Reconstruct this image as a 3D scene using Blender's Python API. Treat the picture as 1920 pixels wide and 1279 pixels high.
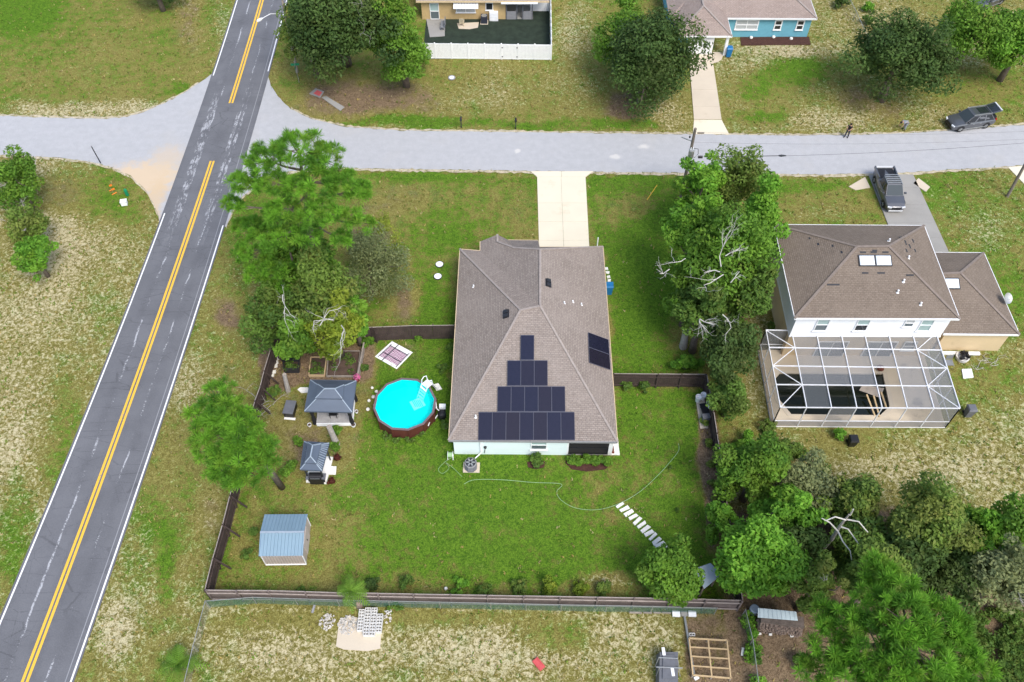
import bpy, bmesh, math, random
import numpy as np
from mathutils import Vector, Matrix
R = math.radians
for o in list(bpy.data.objects): bpy.data.objects.remove(o)
scene = bpy.context.scene
col = scene.collection

# ------------------------------------------------------------------ camera
F, CX, CY, H, DEP = 1612.0, 960.0, 639.5, 57.8, R(53.1)
SD, CD = math.sin(DEP), math.cos(DEP)
cam = bpy.data.cameras.new('camera'); cam.sensor_width = 36; cam.lens = F/1920*36
cam.clip_start = 0.5; cam.clip_end = 3000
camo = bpy.data.objects.new('camera', cam); col.objects.link(camo)
camo.location = (0, 0, H); camo.rotation_euler = (R(90)-DEP, 0, 0)
scene.camera = camo
# ------------------------------------------------------------------ sky, sun, exposure
SUN_EL, SUN_ROT = R(54), R(148)
w = bpy.data.worlds.new('World'); scene.world = w; w.use_nodes = True
nt = w.node_tree; bg = nt.nodes['Background']
sky = nt.nodes.new('ShaderNodeTexSky'); sky.sky_type = 'NISHITA'; sky.sun_disc = False
sky.sun_elevation = SUN_EL; sky.sun_rotation = SUN_ROT
sky.air_density = 1.0; sky.dust_density = 2.5; sky.ozone_density = 0.6
nt.links.new(sky.outputs[0], bg.inputs[0]); bg.inputs[1].default_value = 0.15
sl = bpy.data.lights.new('sun', 'SUN'); sl.energy = 1.5; sl.angle = R(24); sl.color = (1, 0.975, 0.935)
so = bpy.data.objects.new('sun', sl); col.objects.link(so)
sdir = Vector((math.sin(SUN_ROT)*math.cos(SUN_EL), math.cos(SUN_ROT)*math.cos(SUN_EL), math.sin(SUN_EL)))
so.rotation_euler = sdir.to_track_quat('Z', 'Y').to_euler(); so.location = sdir*150
vs = scene.view_settings; vs.view_transform = 'Standard'; vs.look = 'None'; vs.gamma = 1; vs.use_curve_mapping = False
vs.exposure = 0.78

# ------------------------------------------------------------------ pixel helpers
def gp(x, y, h=0.0):
    u, v = (x-CX)/F, (y-CY)/F
    t = (H-h)/(SD+v*CD)
    return Vector((u*t, t*(CD-v*SD), h))
def ppm(x, y, h=0.0):
    v = (y-CY)/F
    return F*(SD+v*CD)/(H-h)
def proj(X, Y, Z):
    dep = Y*CD+(H-Z)*SD
    return CX+F*X/dep, CY-F*(Y*SD+(Z-H)*CD)/dep

# ------------------------------------------------------------------ mesh builder
class MB:
    def __init__(s): s.v = []; s.f = []; s.uv = []
    def vs(s, pts):
        b = len(s.v); s.v += [tuple(p) for p in pts]; return b
    def face(s, pts, uv=None):
        b = s.vs(pts); s.f.append(tuple(range(b, b+len(pts)))); s.uv.append(uv); return s
    def box(s, c, d, rz=0.0, rx=0.0, ry=0.0):
        M = Matrix.Rotation(rz, 3, 'Z') @ Matrix.Rotation(ry, 3, 'Y') @ Matrix.Rotation(rx, 3, 'X')
        c = Vector(c); hx, hy, hz = d[0]/2, d[1]/2, d[2]/2
        b = s.vs([c+M@Vector((sx*hx, sy*hy, sz*hz)) for sz in (-1, 1) for sx, sy in ((-1,-1),(1,-1),(1,1),(-1,1))])
        for q in ((0,3,2,1),(4,5,6,7),(0,1,5,4),(1,2,6,5),(2,3,7,6),(3,0,4,7)):
            s.f.append(tuple(b+i for i in q)); s.uv.append(None)
        return s
    def bar(s, a, b, wd, ht=None):
        a, b = Vector(a), Vector(b); ht = ht or wd
        d = (b-a); L = d.length
        if L < 1e-6: return s
        d.normalize(); up = Vector((0,0,1)) if abs(d.z) < .95 else Vector((0,1,0))
        sx = d.cross(up).normalized(); sy = sx.cross(d)
        i = s.vs([p+sx*wd/2*e+sy*ht/2*g for p in (a, b) for e, g in ((-1,-1),(1,-1),(1,1),(-1,1))])
        for q in ((0,3,2,1),(4,5,6,7),(0,1,5,4),(1,2,6,5),(2,3,7,6),(3,0,4,7)):
            s.f.append(tuple(i+k for k in q)); s.uv.append(None)
        return s
    def tube(s, pts, rad, n=7, cap=True):
        pts = [Vector(p) for p in pts]; k = len(pts)
        rr = rad if isinstance(rad, (list, tuple)) else [rad]*k
        rings = []
        for i, p in enumerate(pts):
            d = (pts[min(i+1, k-1)]-pts[max(i-1, 0)])
            d = d.normalized() if d.length > 1e-9 else Vector((0,0,1))
            up = Vector((0,0,1)) if abs(d.z) < .9 else Vector((1,0,0))
            sx = d.cross(up).normalized(); sy = sx.cross(d)
            rings.append(s.vs([p+(sx*math.cos(a)+sy*math.sin(a))*rr[i] for a in [2*math.pi*j/n for j in range(n)]]))
        for i in range(k-1):
            for j in range(n):
                a, b = rings[i], rings[i+1]; j2 = (j+1) % n
                s.f.append((a+j, a+j2, b+j2, b+j)); s.uv.append(None)
        if cap:
            s.f.append(tuple(rings[0]+j for j in range(n))[::-1]); s.uv.append(None)
            s.f.append(tuple(rings[-1]+j for j in range(n))); s.uv.append(None)
        return s
    def lathe(s, c, prof, n=24, rz=0.0, cap=True):
        c = Vector(c)
        rings = [s.vs([c+Vector((r*math.cos(rz+2*math.pi*j/n), r*math.sin(rz+2*math.pi*j/n), z)) for j in range(n)]) for r, z in prof]
        for a, b in zip(rings, rings[1:]):
            for j in range(n):
                j2 = (j+1) % n
                s.f.append((a+j, a+j2, b+j2, b+j)); s.uv.append(None)
        if cap:
            s.f.append(tuple(rings[0]+j for j in range(n))[::-1]); s.uv.append(None)
            s.f.append(tuple(rings[-1]+j for j in range(n))); s.uv.append(None)
        return s
    def prism(s, poly, z0, z1):
        n = len(poly)
        a = s.vs([(p[0], p[1], z0) for p in poly]); b = s.vs([(p[0], p[1], z1) for p in poly])
        s.f.append(tuple(a+i for i in range(n))[::-1]); s.uv.append(None)
        s.f.append(tuple(b+i for i in range(n))); s.uv.append(None)
        for i in range(n):
            j = (i+1) % n
            s.f.append((a+i, a+j, b+j, b+i)); s.uv.append(None)
        return s
    def build(s, name, m, parent=None, smooth=False, local=False, fix=True):
        me = bpy.data.meshes.new(name)
        v = s.v
        if parent is not None and not local:
            r = parent
            while r.parent: r = r.parent
            Mi = (Matrix.Translation(r.location) @ Matrix.Rotation(r.rotation_euler.z, 4, 'Z')).inverted()
            v = [tuple(Mi @ Vector(p)) for p in v]
        me.from_pydata(v, [], s.f)
        if any(u is not None for u in s.uv):
            l = me.uv_layers.new(name='UVMap').data
            for p, u in zip(me.polygons, s.uv):
                if u is not None:
                    for k, li in enumerate(p.loop_indices): l[li].uv = u[k]
        if fix:
            bm = bmesh.new(); bm.from_mesh(me); bmesh.ops.recalc_face_normals(bm, faces=bm.faces); bm.to_mesh(me); bm.free()
        if smooth: me.polygons.foreach_set('use_smooth', [True]*len(me.polygons))
        me.materials.append(M[m] if isinstance(m, str) else m)
        o = bpy.data.objects.new(name, me); col.objects.link(o)
        if parent is not None: o.parent = parent
        return o
def tag(o, label=None, cat=None, group=None, kind=None):
    if label: o['label'] = label
    if cat: o['category'] = cat
    if group: o['group'] = group
    if kind: o['kind'] = kind
    return o
def thing(name, label, cat, loc, rz=0.0, group=None):
    o = bpy.data.objects.new(name, None); col.objects.link(o)
    o.empty_display_size = .2
    o.location = loc; o.rotation_euler = (0, 0, rz)
    return tag(o, label, cat, group)
def copy_tree(o, parent=None):
    c = o.copy(); col.objects.link(c)
    if parent is not None: c.parent = parent
    for ch in o.children: copy_tree(ch, c)
    return c
def struct(name, mb, m, **k):
    return tag(mb.build(name, m, **k), kind='structure')

# ------------------------------------------------------------------ materials
M = {}
class NT:
    def __init__(s, name):
        s.m = bpy.data.materials.new(name); s.m.use_nodes = True; s.t = s.m.node_tree
        s.b = s.t.nodes['Principled BSDF']; s.out = s.t.nodes['Material Output']; M[name] = s.m
    def n(s, typ, **k):
        nd = s.t.nodes.new('ShaderNode'+typ)
        for a, b in k.items(): setattr(nd, a, b)
        return nd
    def l(s, a, b): s.t.links.new(a, b)
    def put(s, inp, val):
        if hasattr(val, 'is_linked'): s.l(val, inp)
        elif val is not None:
            if isinstance(val, tuple) and len(val) == 3 and inp.type == 'RGBA': val = (*val, 1)
            inp.default_value = val
    def noise(s, scale, detail=4, rough=.55, vec=None, dist=0.0):
        nd = s.n('TexNoise'); nd.inputs['Scale'].default_value = scale; nd.inputs['Detail'].default_value = detail
        nd.inputs['Roughness'].default_value = rough; nd.inputs['Distortion'].default_value = dist
        s.l(vec if vec is not None else s.obj(), nd.inputs['Vector']); return nd.outputs['Fac']
    def obj(s):
        if not hasattr(s, '_o'): s._o = s.n('NewGeometry').outputs['Position']
        return s._o
    def math(s, op, a, b=None, c=None, clamp=False):
        nd = s.n('Math', operation=op, use_clamp=clamp)
        for i, q in enumerate((a, b, c)):
            if q is not None: s.put(nd.inputs[i], q)
        return nd.outputs[0]
    def ramp(s, x, a, b):                       # smoothstep a..b -> 0..1
        nd = s.n('MapRange', interpolation_type='SMOOTHSTEP')
        s.put(nd.inputs[0], x); s.put(nd.inputs[1], a); s.put(nd.inputs[2], b); return nd.outputs[0]
    def mix(s, f, a, b, mode='MIX'):
        nd = s.n('Mix', data_type='RGBA', blend_type=mode)
        s.put(nd.inputs[0], f); s.put(nd.inputs[6], a); s.put(nd.inputs[7], b); return nd.outputs[2]
    def bump(s, h, strength=.3, dist=.05):
        nd = s.n('Bump'); nd.inputs['Strength'].default_value = strength; nd.inputs['Distance'].default_value = dist
        s.l(h, nd.inputs['Height']); s.l(nd.outputs[0], s.b.inputs['Normal'])
    def bs(s, **k):
        for a, b in k.items(): s.put(s.b.inputs[a.replace('_', ' ')], b)
def plain(name, c, rough=.7, var=.18, scale=3.0, metal=0.0, spec=.4, fine=25.0, bump=0.0, dirt=None):
    q = NT(name); c = tuple(c)
    lo = tuple(x*(1-var) for x in c); hi = tuple(min(1, x*(1+var)) for x in c)
    n1 = q.noise(scale); n2 = q.noise(fine, 3)
    f = q.math('ADD', q.math('MULTIPLY', n1, .6), q.math('MULTIPLY', n2, .4))
    cc = q.mix(q.ramp(f, .3, .7), lo, hi)
    if dirt: cc = q.mix(q.ramp(q.noise(dirt[1], 6, .65), dirt[2], dirt[2]+.2), cc, dirt[0])
    q.bs(Base_Color=cc, Roughness=rough, Metallic=metal, Specular_IOR_Level=spec)
    if bump: q.bump(n2, bump, .02)
    return q
plain('white_paint', (.84,.85,.85), .5, .05)
plain('white_wall', (.86,.88,.89), .8, .04, dirt=((.74,.76,.75), .8, .64))
plain('aqua_wall', (.74,.85,.85), .85, .04, .6, dirt=((.64,.74,.73), .7, .64))
plain('tan_wall', (.64,.50,.31), .85, .07, .5, dirt=((.42,.33,.2), .6, .6))
plain('yellow_wall', (.50,.36,.17), .85, .08)
plain('blue_wall', (.16,.42,.52), .85, .06, dirt=((.12,.33,.4), .7, .6))
plain('sky_soffit', (.50,.62,.66), .7, .05)
plain('garden_soil', (.085,.055,.04), 1, .4, 3, bump=.6)
plain('mulch', (.07,.03,.022), 1, .45, 6, bump=.8)
plain('concrete', (.58,.50,.385), .9, .06, .4, dirt=((.46,.37,.26), .5, .58), bump=.1)
plain('concrete_bright', (.70,.635,.49), .9, .05, .3, dirt=((.60,.50,.345), .45, .56), bump=.1)
plain('concrete_grey', (.30,.29,.265), .9, .12, .4, dirt=((.2,.19,.17), .35, .55), bump=.15)
plain('concrete_block', (.66,.65,.62), .95, .08, 2)
plain('pool_deck', (.60,.51,.38), .9, .07, .5, dirt=((.27,.23,.18), .45, .55))
plain('rubble', (.52,.49,.44), .95, .25, 4, bump=.3)
plain('stone_white', (.80,.78,.72), .9, .1, 4, bump=.3)
plain('fence_wood', (.062,.043,.037), .9, .3, 2, fine=18, bump=.3)
plain('fence_back', (.165,.13,.12), .9, .25, 2, fine=18, bump=.3)
plain('fence_rail', (.34,.29,.26), .9, .2, 3, bump=.2)
plain('weathered_wood', (.30,.26,.22), .9, .25, 2, bump=.3)
plain('new_wood', (.52,.38,.21), .85, .15, 2)
plain('bark', (.16,.125,.10), 1, .35, 4, bump=.8)
plain('bark_pale', (.36,.33,.30), 1, .25, 4, bump=.5)
plain('dead_wood', (.52,.50,.46), .95, .2, 4)
plain('galvanised', (.42,.43,.42), .45, .1, metal=.6)
plain('aluminium', (.74,.75,.77), .5, .06, metal=.0)
plain('dark_metal', (.025,.027,.032), .45, .2)
plain('black_plastic', (.014,.014,.016), .45, .2)
plain('grey_plastic', (.13,.135,.15), .55, .12)
plain('mid_grey', (.27,.27,.28), .6, .1)
plain('blue_plastic', (.015,.16,.38), .45, .1)
plain('red_plastic', (.55,.09,.09), .5, .15)
plain('pink', (.6,.13,.30), .8, .2)
plain('brown_mat', (.16,.045,.025), 1, .2)
plain('gazebo_roof', (.105,.13,.17), .45, .1, 1, metal=.2)
plain('tarp', (.30,.36,.42), .6, .08)
plain('tin_pale', (.42,.50,.52), .5, .15, 1.5, metal=.3, dirt=((.3,.3,.25), 1.5, .6))
plain('pole_wood', (.17,.145,.12), .95, .2, 3)
plain('sign_green', (.01,.22,.10), .4, .05)
plain('orange_flag', (.8,.22,.03), .5, .1)
plain('skin', (.45,.26,.17), .6, .05)
plain('cloth_black', (.012,.012,.014), .9, .2)
plain('cloth_grey', (.25,.27,.29), .9, .1)
plain('cloth_dark', (.03,.035,.05), .9, .1)
plain('hair_dark', (.02,.014,.01), .8, .1)
plain('rubber', (.015,.015,.016), .8, .2)
plain('litter_log', (.24,.18,.14), 1, .5, 9)
plain('turf_dark', (.022,.035,.022), 1, .35, 1.2, bump=.5)
plain('pool_wall', (.10,.028,.022), .5, .25, 2)
plain('pool_rim', (.17,.12,.13), .5, .1)
plain('hose_green', (.30,.46,.24), .5, .1)
plain('screen_old', (.20,.21,.22), .9, .1)
plain('wire', (.03,.03,.03), .6, .1)
plain('shed_wall', (.50,.43,.39), .6, .08)
plain('car_red_lamp', (.35,.01,.01), .2, .05)
plain('lamp_clear', (.7,.72,.74), .15, .05)
q = NT('car_paint'); q.bs(Base_Color=(.12,.125,.135), Metallic=.5, Roughness=.32, Coat_Weight=.8, Coat_Roughness=.08)
q = NT('glass_dark'); q.bs(Base_Color=(.02,.024,.028), Roughness=.08, Specular_IOR_Level=.7)
q = NT('glass_window'); q.bs(Base_Color=(.10,.13,.14), Roughness=.08, Specular_IOR_Level=.8)
q = NT('glass_pale'); q.bs(Base_Color=(.34,.46,.44), Roughness=.12, Specular_IOR_Level=.8)
q = NT('blind'); q.bs(Base_Color=(.45,.47,.47), Roughness=.6)
q = NT('skylight'); q.bs(Base_Color=(.80,.86,.90), Roughness=.2)
q = NT('solar_cell')
br = q.n('TexBrick'); br.offset = 0; br.inputs['Scale'].default_value = 1
br.inputs['Brick Width'].default_value = .166; br.inputs['Row Height'].default_value = .166; br.inputs['Mortar Size'].default_value = .003
q.l(q.n('UVMap').outputs[0], br.inputs['Vector'])
q.put(br.inputs['Color1'], (.010,.012,.030)); q.put(br.inputs['Color2'], (.014,.015,.034)); q.put(br.inputs['Mortar'], (.02,.022,.045))
tint = q.n('ObjectInfo').outputs['Random']
q.bs(Base_Color=q.mix(q.math('MULTIPLY', tint, .5), br.outputs[0], (.024,.017,.019)), Roughness=.16, Specular_IOR_Level=.55)
q = NT('water_pool')
tb = q.n('BsdfTransparent'); tb.inputs[0].default_value = (.5,1,.99,1)
gl = q.n('BsdfGlossy'); gl.inputs[1].default_value = .04
mx = q.n('MixShader'); fr = q.n('Fresnel'); fr.inputs[0].default_value = 1.33
bp = q.n('Bump'); bp.inputs['Strength'].default_value = .15; bp.inputs['Distance'].default_value = .03
q.l(q.noise(2.5, 3), bp.inputs['Height']); q.l(bp.outputs[0], gl.inputs['Normal'])
q.l(fr.outputs[0], mx.inputs[0]); q.l(tb.outputs[0], mx.inputs[1]); q.l(gl.outputs[0], mx.inputs[2]); q.l(mx.outputs[0], q.out.inputs[0])
plain('pool_liner', (.0,.86,.86), .6, .03)
q = NT('water_dark'); q.bs(Base_Color=(.008,.011,.006), Roughness=.06, Specular_IOR_Level=.5)
def screen_mat(name, c, a):
    q = NT(name); tb = q.n('BsdfTransparent'); df = q.n('BsdfDiffuse'); q.put(df.inputs[0], c)
    mx = q.n('MixShader'); mx.inputs[0].default_value = a
    q.l(tb.outputs[0], mx.inputs[1]); q.l(df.outputs[0], mx.inputs[2]); q.l(mx.outputs[0], q.out.inputs[0])
screen_mat('screen_mesh', (.24,.25,.26), .54)
screen_mat('screen_dense', (.10,.11,.115), .72)
screen_mat('screen_porch', (.02,.02,.022), .75)
screen_mat('chain_mesh', (.30,.31,.30), .22)
screen_mat('chain_green', (.10,.20,.16), .45)
def shingle(name, c1, c2, c3):
    q = NT(name); uv = q.n('UVMap').outputs[0]
    br = q.n('TexBrick'); br.inputs['Scale'].default_value = 1; br.offset = .37
    br.inputs['Brick Width'].default_value = .30; br.inputs['Row Height'].default_value = .15
    br.inputs['Mortar Size'].default_value = .016; br.inputs['Mortar Smooth'].default_value = .3
    q.l(uv, br.inputs['Vector']); q.put(br.inputs['Color1'], c1); q.put(br.inputs['Color2'], c2); q.put(br.inputs['Mortar'], c3)
    big = q.noise(.35, 5, .6); sm = q.noise(9, 3, .6)
    cc = q.mix(q.math('MULTIPLY', q.ramp(big, .35, .7), .45), br.outputs[0], c2)
    cc = q.mix(q.math('MULTIPLY', q.ramp(sm, .45, .7), .45), cc, c3)
    q.bs(Base_Color=cc, Roughness=.95, Specular_IOR_Level=.2)
    q.bump(br.outputs['Fac'], .5, -.02)
shingle('shingle_grey', (.258,.216,.185), (.335,.286,.248), (.156,.128,.110))
shingle('shingle_brown', (.185,.148,.115), (.235,.19,.15), (.115,.09,.072))
shingle('shingle_tan', (.30,.235,.20), (.37,.30,.26), (.19,.15,.13))
plain('ridge_cap', (.315,.272,.243), .95, .15, 3)
plain('ridge_brown', (.22,.18,.15), .95, .15, 3)
def ribbed(name, c, per, dark, metal=.3):
    q = NT(name); uv = q.n('UVMap').outputs[0]; sp = q.n('SeparateXYZ'); q.l(uv, sp.inputs[0])
    fr = q.math('FRACT', q.math('DIVIDE', sp.outputs[0], per))
    f = q.ramp(q.math('ABSOLUTE', q.math('SUBTRACT', fr, .5)), .22, .34)
    n = q.noise(1.2, 4)
    cc = q.mix(q.math('MULTIPLY', n, .5), c, tuple(x*.72 for x in c))
    q.bs(Base_Color=cc, Roughness=.45, Metallic=metal); q.bump(f, 1.0, .03)
ribbed('metal_roof_blue', (.26,.38,.46), .24, .5)
ribbed('shed_siding', (.55,.47,.43), .2, .5, .1)
plain('panel_frame', (.10,.105,.135), .4, .05)
# roof deck planks of the gazebo floor
plain('deck_plank', (.34,.33,.32), .85, .15, 3)

def leafmat(name, c, var, trans=.38, rough=.65):
    q = NT(name); at = q.n('Attribute'); at.attribute_name = 'tone'
    sp = q.n('SeparateColor'); q.l(at.outputs[0], sp.inputs[0])
    lo = tuple(x*y for x, y in zip(c, (.45,.52,.55))); hi = tuple(min(1, x*y) for x, y in zip(c, (1.6,1.4,1.2)))
    cc = q.mix(sp.outputs[0], lo, hi)
    cc = q.mix(sp.outputs[1], cc, var)
    q.bs(Base_Color=cc, Roughness=rough, Specular_IOR_Level=.25)
    tr = q.n('BsdfTranslucent'); q.l(cc, tr.inputs[0])
    mx = q.n('MixShader'); mx.inputs[0].default_value = trans
    q.l(q.b.outputs[0], mx.inputs[1]); q.l(tr.outputs[0], mx.inputs[2]); q.l(mx.outputs[0], q.out.inputs[0])
leafmat('leaf_bright', (.155,.37,.04), (.23,.38,.04))
leafmat('leaf_green', (.135,.29,.035), (.16,.25,.03))
leafmat('leaf_mid', (.115,.225,.042), (.14,.17,.03))
leafmat('leaf_dark', (.075,.145,.038), (.075,.10,.022))
leafmat('leaf_olive', (.155,.26,.05), (.24,.26,.06))
leafmat('leaf_greyish', (.22,.275,.13), (.17,.20,.06))
leafmat('leaf_yellow', (.20,.30,.03), (.33,.36,.05))
leafmat('needle_green', (.150,.365,.038), (.23,.36,.04), .36)
leafmat('needle_dark', (.065,.165,.025), (.15,.22,.03), .25)
leafmat('leaf_red', (.10,.025,.02), (.16,.06,.03))
# ================================================================== GROUND
rng = np.random.default_rng(7)
def axis(lo, hi, step, far):
    core = list(np.arange(lo, hi+1e-6, step)); g = step
    left, right = [], []
    p = core[0]; q_ = core[-1]
    while p > -far: g *= 1.6; p -= g; left.append(p); q_ += g; right.append(q_)
    return np.array(left[::-1]+core+right)
gx, gy = axis(-66, 66, .4, 900), axis(9, 101, .4, 900)
GX, GY = np.meshgrid(gx, gy); NX, NY = len(gx), len(gy)
PXX, PYY = proj(GX, np.maximum(GY, -20), 0*GX)
PXX = np.where(GY < -20, 960+GX*20, PXX); PYY = np.where(GY < -20, 1600, PYY)
# wander the borders so that no region ends in a ruled line
def fbm(X, Y, s, seed):
    r = np.random.default_rng(seed); out = 0*X
    for k in range(5):
        a = r.uniform(0, 2*np.pi); f_ = s*1.7**k
        out += np.sin((X*np.cos(a)+Y*np.sin(a))*f_+r.uniform(0, 7)+1.3*np.sin((X*np.sin(a)-Y*np.cos(a))*f_*.8+r.uniform(0, 7)))*.6**k
    return out/2.2
wx = PXX+14*fbm(GX, GY, .35, 1)+5*fbm(GX, GY, 1.3, 3); wy = PYY+10*fbm(GX, GY, .35, 2)+4*fbm(GX, GY, 1.3, 4)
def polymask(pts, soft):
    inside = np.zeros_like(wx, bool); d2 = np.full(wx.shape, 1e9); n = len(pts)
    for i in range(n):
        x1, y1 = pts[i]; x2, y2 = pts[(i+1) % n]
        if y1 != y2:
            c = ((y1 > wy) != (y2 > wy)) & (wx < (x2-x1)*(wy-y1)/(y2-y1)+x1); inside ^= c
        L2 = (x2-x1)**2+(y2-y1)**2
        t = np.clip(((wx-x1)*(x2-x1)+(wy-y1)*(y2-y1))/L2, 0, 1)
        d2 = np.minimum(d2, (wx-x1-t*(x2-x1))**2+(wy-y1-t*(y2-y1))**2)
    d = np.sqrt(d2)*np.where(inside, 1, -1)
    return np.clip(d/soft+.5, 0, 1)
green = .38+0*GX; sand = .42+0*GX; litt = .05+0*GX
def reg(mask, g=None, s=None, l=None):
    global green, sand, litt
    if g is not None: green = green*(1-mask)+g*mask
    if s is not None: sand = sand*(1-mask)+s*mask
    if l is not None: litt = litt*(1-mask)+l*mask
def P(pts, soft, g=None, s=None, l=None): reg(polymask(pts, soft), g, s, l)
def B(cx, cy, rx, ry, g=None, s=None, l=None, k=1.0):
    m = np.exp(-(((wx-cx)/rx)**2+((wy-cy)/ry)**2)**1.3)*k; reg(m, g, s, l)
# --- north-west lot
P([(-400,-200),(470,-200),(400,150),(260,215),(-400,222)], 20, .52, .26, .14)
B(40,20,70,45, 1.0, 0, 0); B(350,40,28,80, .2,.42,.55); B(410,40,20,70, .5,.6,.1); B(300,60,40,40,.6,.2,.25)
B(120,205,160,22, .4,.80,.1); B(260,200,70,20, .45,.72,.1); B(340,165,40,22, .8,.2,0); B(180,150,60,25,.45,.45,.15)
# --- south-west verge
P([(-500,285),(190,298),(270,345),(300,420),(0,1180),(-500,1900)], 16, .36, .60, .12)
B(120,460,90,110, .25,.85,.15); B(190,620,60,200, .55,.55,.05); B(60,720,80,90, .30,.78,.1); B(215,370,60,50, .72,.2,.15)
B(120,360,60,40,.45,.25,.45); B(20,850,30,60,.3,.9,.2); B(120,860,40,160, .8,.3,0); B(30,1000,30,120,.8,.35,0)
# --- verge between the road and the wooden fence
P([(420,430),(480,560),(515,660),(385,1120),(330,1300),(130,1300),(220,1010)], 14, .42, .45, .12)
B(430,590,34,36, .1,.15,.95); B(450,500,25,60,.4,.5,.15); B(345,720,40,70, .4,.62,.1); B(300,930,26,130, .35,.35,.45); B(260,1010,50,110, .70,.50,0)
B(310,1050,16,90,.9,.1,.0); B(215,1190,40,70,.35,.85,.05); B(440,690,30,60,.35,.35,.45); B(400,960,28,60,.3,.5,.45)
# --- north yard between the side road and the white fence
P([(505,150),(530,-200),(1300,-200),(1300,250),(960,246),(650,236),(545,205)], 10, .42, .30, .16)
B(680,180,130,38, .05,.15,.95); B(830,190,60,30, .2,.25,.8); B(540,160,30,60,.6,.1,.3); B(1180,205,70,45, .15,.2,.9)
B(900,180,90,55, .42,.62,.05); B(1080,160,70,90, .5,.55,.05); B(1080,40,50,70, .45,.6,.1); B(1250,200,50,50, .3,.62,.3)
P([(640,222),(1240,228),(1240,246),(640,238)], 8, .78, .25, 0)
# --- blue house yard
P([(1340,70),(1960,70),(2200,-300),(1340,-300)], 10, .4, .5, .1)
P([(1345,90),(1620,60),(2200,60),(2200,235),(1920,236),(1700,250),(1480,254),(1370,252)], 8, .45, .55, .08)
B(1480,130,50,30, .95,.1,0); B(1500,105,25,40,.9,.15,.0); B(1440,218,60,16, .95,.15,0); B(1430,160,40,30, .65,.15,.1); B(1480,90,90,18, .3,.85,.1); B(1600,200,40,50,.2,.4,.6)
B(1560,225,110,16, .3,.75,.2); B(1850,160,90,40, .5,.15,.3); B(1660,215,50,30,.3,.35,.55); B(1660,40,60,60,.35,.6,.2)
# --- front yard of the main house
P([(600,312),(1000,321),(1012,470),(860,480),(850,640),(690,640),(560,500),(450,420),(470,345)], 10, .55, .06, .26)
B(780,370,110,40, .35,.14,.40); B(700,440,50,45, .25,.1,.65); B(840,440,80,45, .85,.02,.05); B(800,330,110,10, .85,.08,.05); B(960,400,40,50,.5,.1,.4)
B(760,560,30,45, .3,.05,.7); B(815,560,35,70, .85,.0,.15)
P([(1100,322),(1300,326),(1290,600),(1320,700),(1150,705),(1130,470)], 10, .78, .05, .12)
B(1160,390,60,40, .5,.1,.35); B(1200,560,50,120, 1.0,0,0); B(1280,360,30,30,.6,.1,.3)
P([(1420,326),(1640,330),(1655,422),(1440,425)], 8, .50, .30, .2); B(1520,345,100,10,.85,.2,.0); B(1560,400,70,18,.4,.5,.3)
# --- fenced back yard
P([(515,640),(850,628),(850,830),(1150,830),(1155,730),(1320,728),(1352,960),(1345,1125),(395,1118),(470,860)], 10, .84, .02, .06)
P([(470,860),(620,860),(680,960),(640,1118),(395,1118)], 45, .52, .26, .22)
B(760,660,70,40, .62,.05,.3); B(690,720,22,60, .3,.45,.45); B(650,850,26,50,.3,.45,.5); B(720,940,50,22,.7,.1,.3); B(640,930,40,40,.7,.2,.2)
P([(410,1080),(1340,1090),(1340,1125),(400,1120)], 24, .5,.26,.25); B(1130,1085,60,14,.3,.6,.3); B(880,1065,60,14,.6,.15,.3); B(1240,880,50,50,.8,.0,.1); B(1165,900,70,20,.7,.0,.25)
P([(500,640),(690,640),(690,712),(580,715),(490,730)], 8, .05,.05,.95)
P([(1300,745),(1328,745),(1362,960),(1340,1050),(1325,960)], 8, .12,.02,.9)
P([(470,730),(700,715),(680,830),(620,900),(530,900),(450,900)], 14, .45,.14,.40); B(570,840,30,30,.1,.2,.8)
B(740,650,60,14,.5,.02,.4); B(1300,640,60,60,.5,.05,.45); B(1400,560,40,160,.05,.25,.8)
# --- south lot
P([(385,1132),(1345,1142),(1345,1400),(300,1400)], 8, .34, .62, .14)
B(700,1160,330,14, .35,.2,.4); B(860,1230,330,40, .34,.80,.02); B(500,1230,70,50,.3,.80,.1); B(1050,1190,80,30,.5,.3,.2); B(1180,1190,80,30,.3,.75,.2)
P([(1280,1150),(1520,1140),(1560,1400),(1290,1400)], 20, .12,.22,.8)
# --- east lot and wood
P([(1400,560),(1440,600),(1450,800),(1800,800),(1800,640),(2300,640),(2300,950),(1740,960),(1500,950),(1380,820)], 16, .42, .60, .12)
B(1860,720,60,60,.5,.5,.1); B(1590,840,70,40,.3,.3,.45); B(1700,880,180,40,.35,.78,.1)
P([(1380,960),(1500,930),(1700,960),(1920,960),(2400,960),(2400,1400),(1400,1400),(1360,1040)], 30, .08,.08,.95)
P([(1720,320),(2300,300),(2300,640),(1830,640),(1760,430)], 10, .60, .42, .05); B(1880,560,50,60,.75,.25,0); B(1860,420,60,60,.5,.6,.05)
green = np.clip(green+.16*fbm(GX, GY, .22, 11), 0, 1); sand = np.clip(sand*.84+.12*fbm(GX, GY, .3, 12), 0, 1); litt = np.clip(litt+.10*fbm(GX, GY, .3, 13), 0, 1)
me = bpy.data.meshes.new('ground')
ii = np.arange(NX*NY).reshape(NY, NX)
quads = np.stack([ii[:-1,:-1], ii[:-1,1:], ii[1:,1:], ii[1:,:-1]], -1).reshape(-1, 4)
zz = .03*fbm(GX, GY, .5, 21)-.045
me.vertices.add(NX*NY); me.vertices.foreach_set('co', np.stack([GX, GY, zz], -1).astype(np.float32).ravel())
me.loops.add(quads.size); me.loops.foreach_set('vertex_index', quads.ravel().astype(np.int32))
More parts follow.
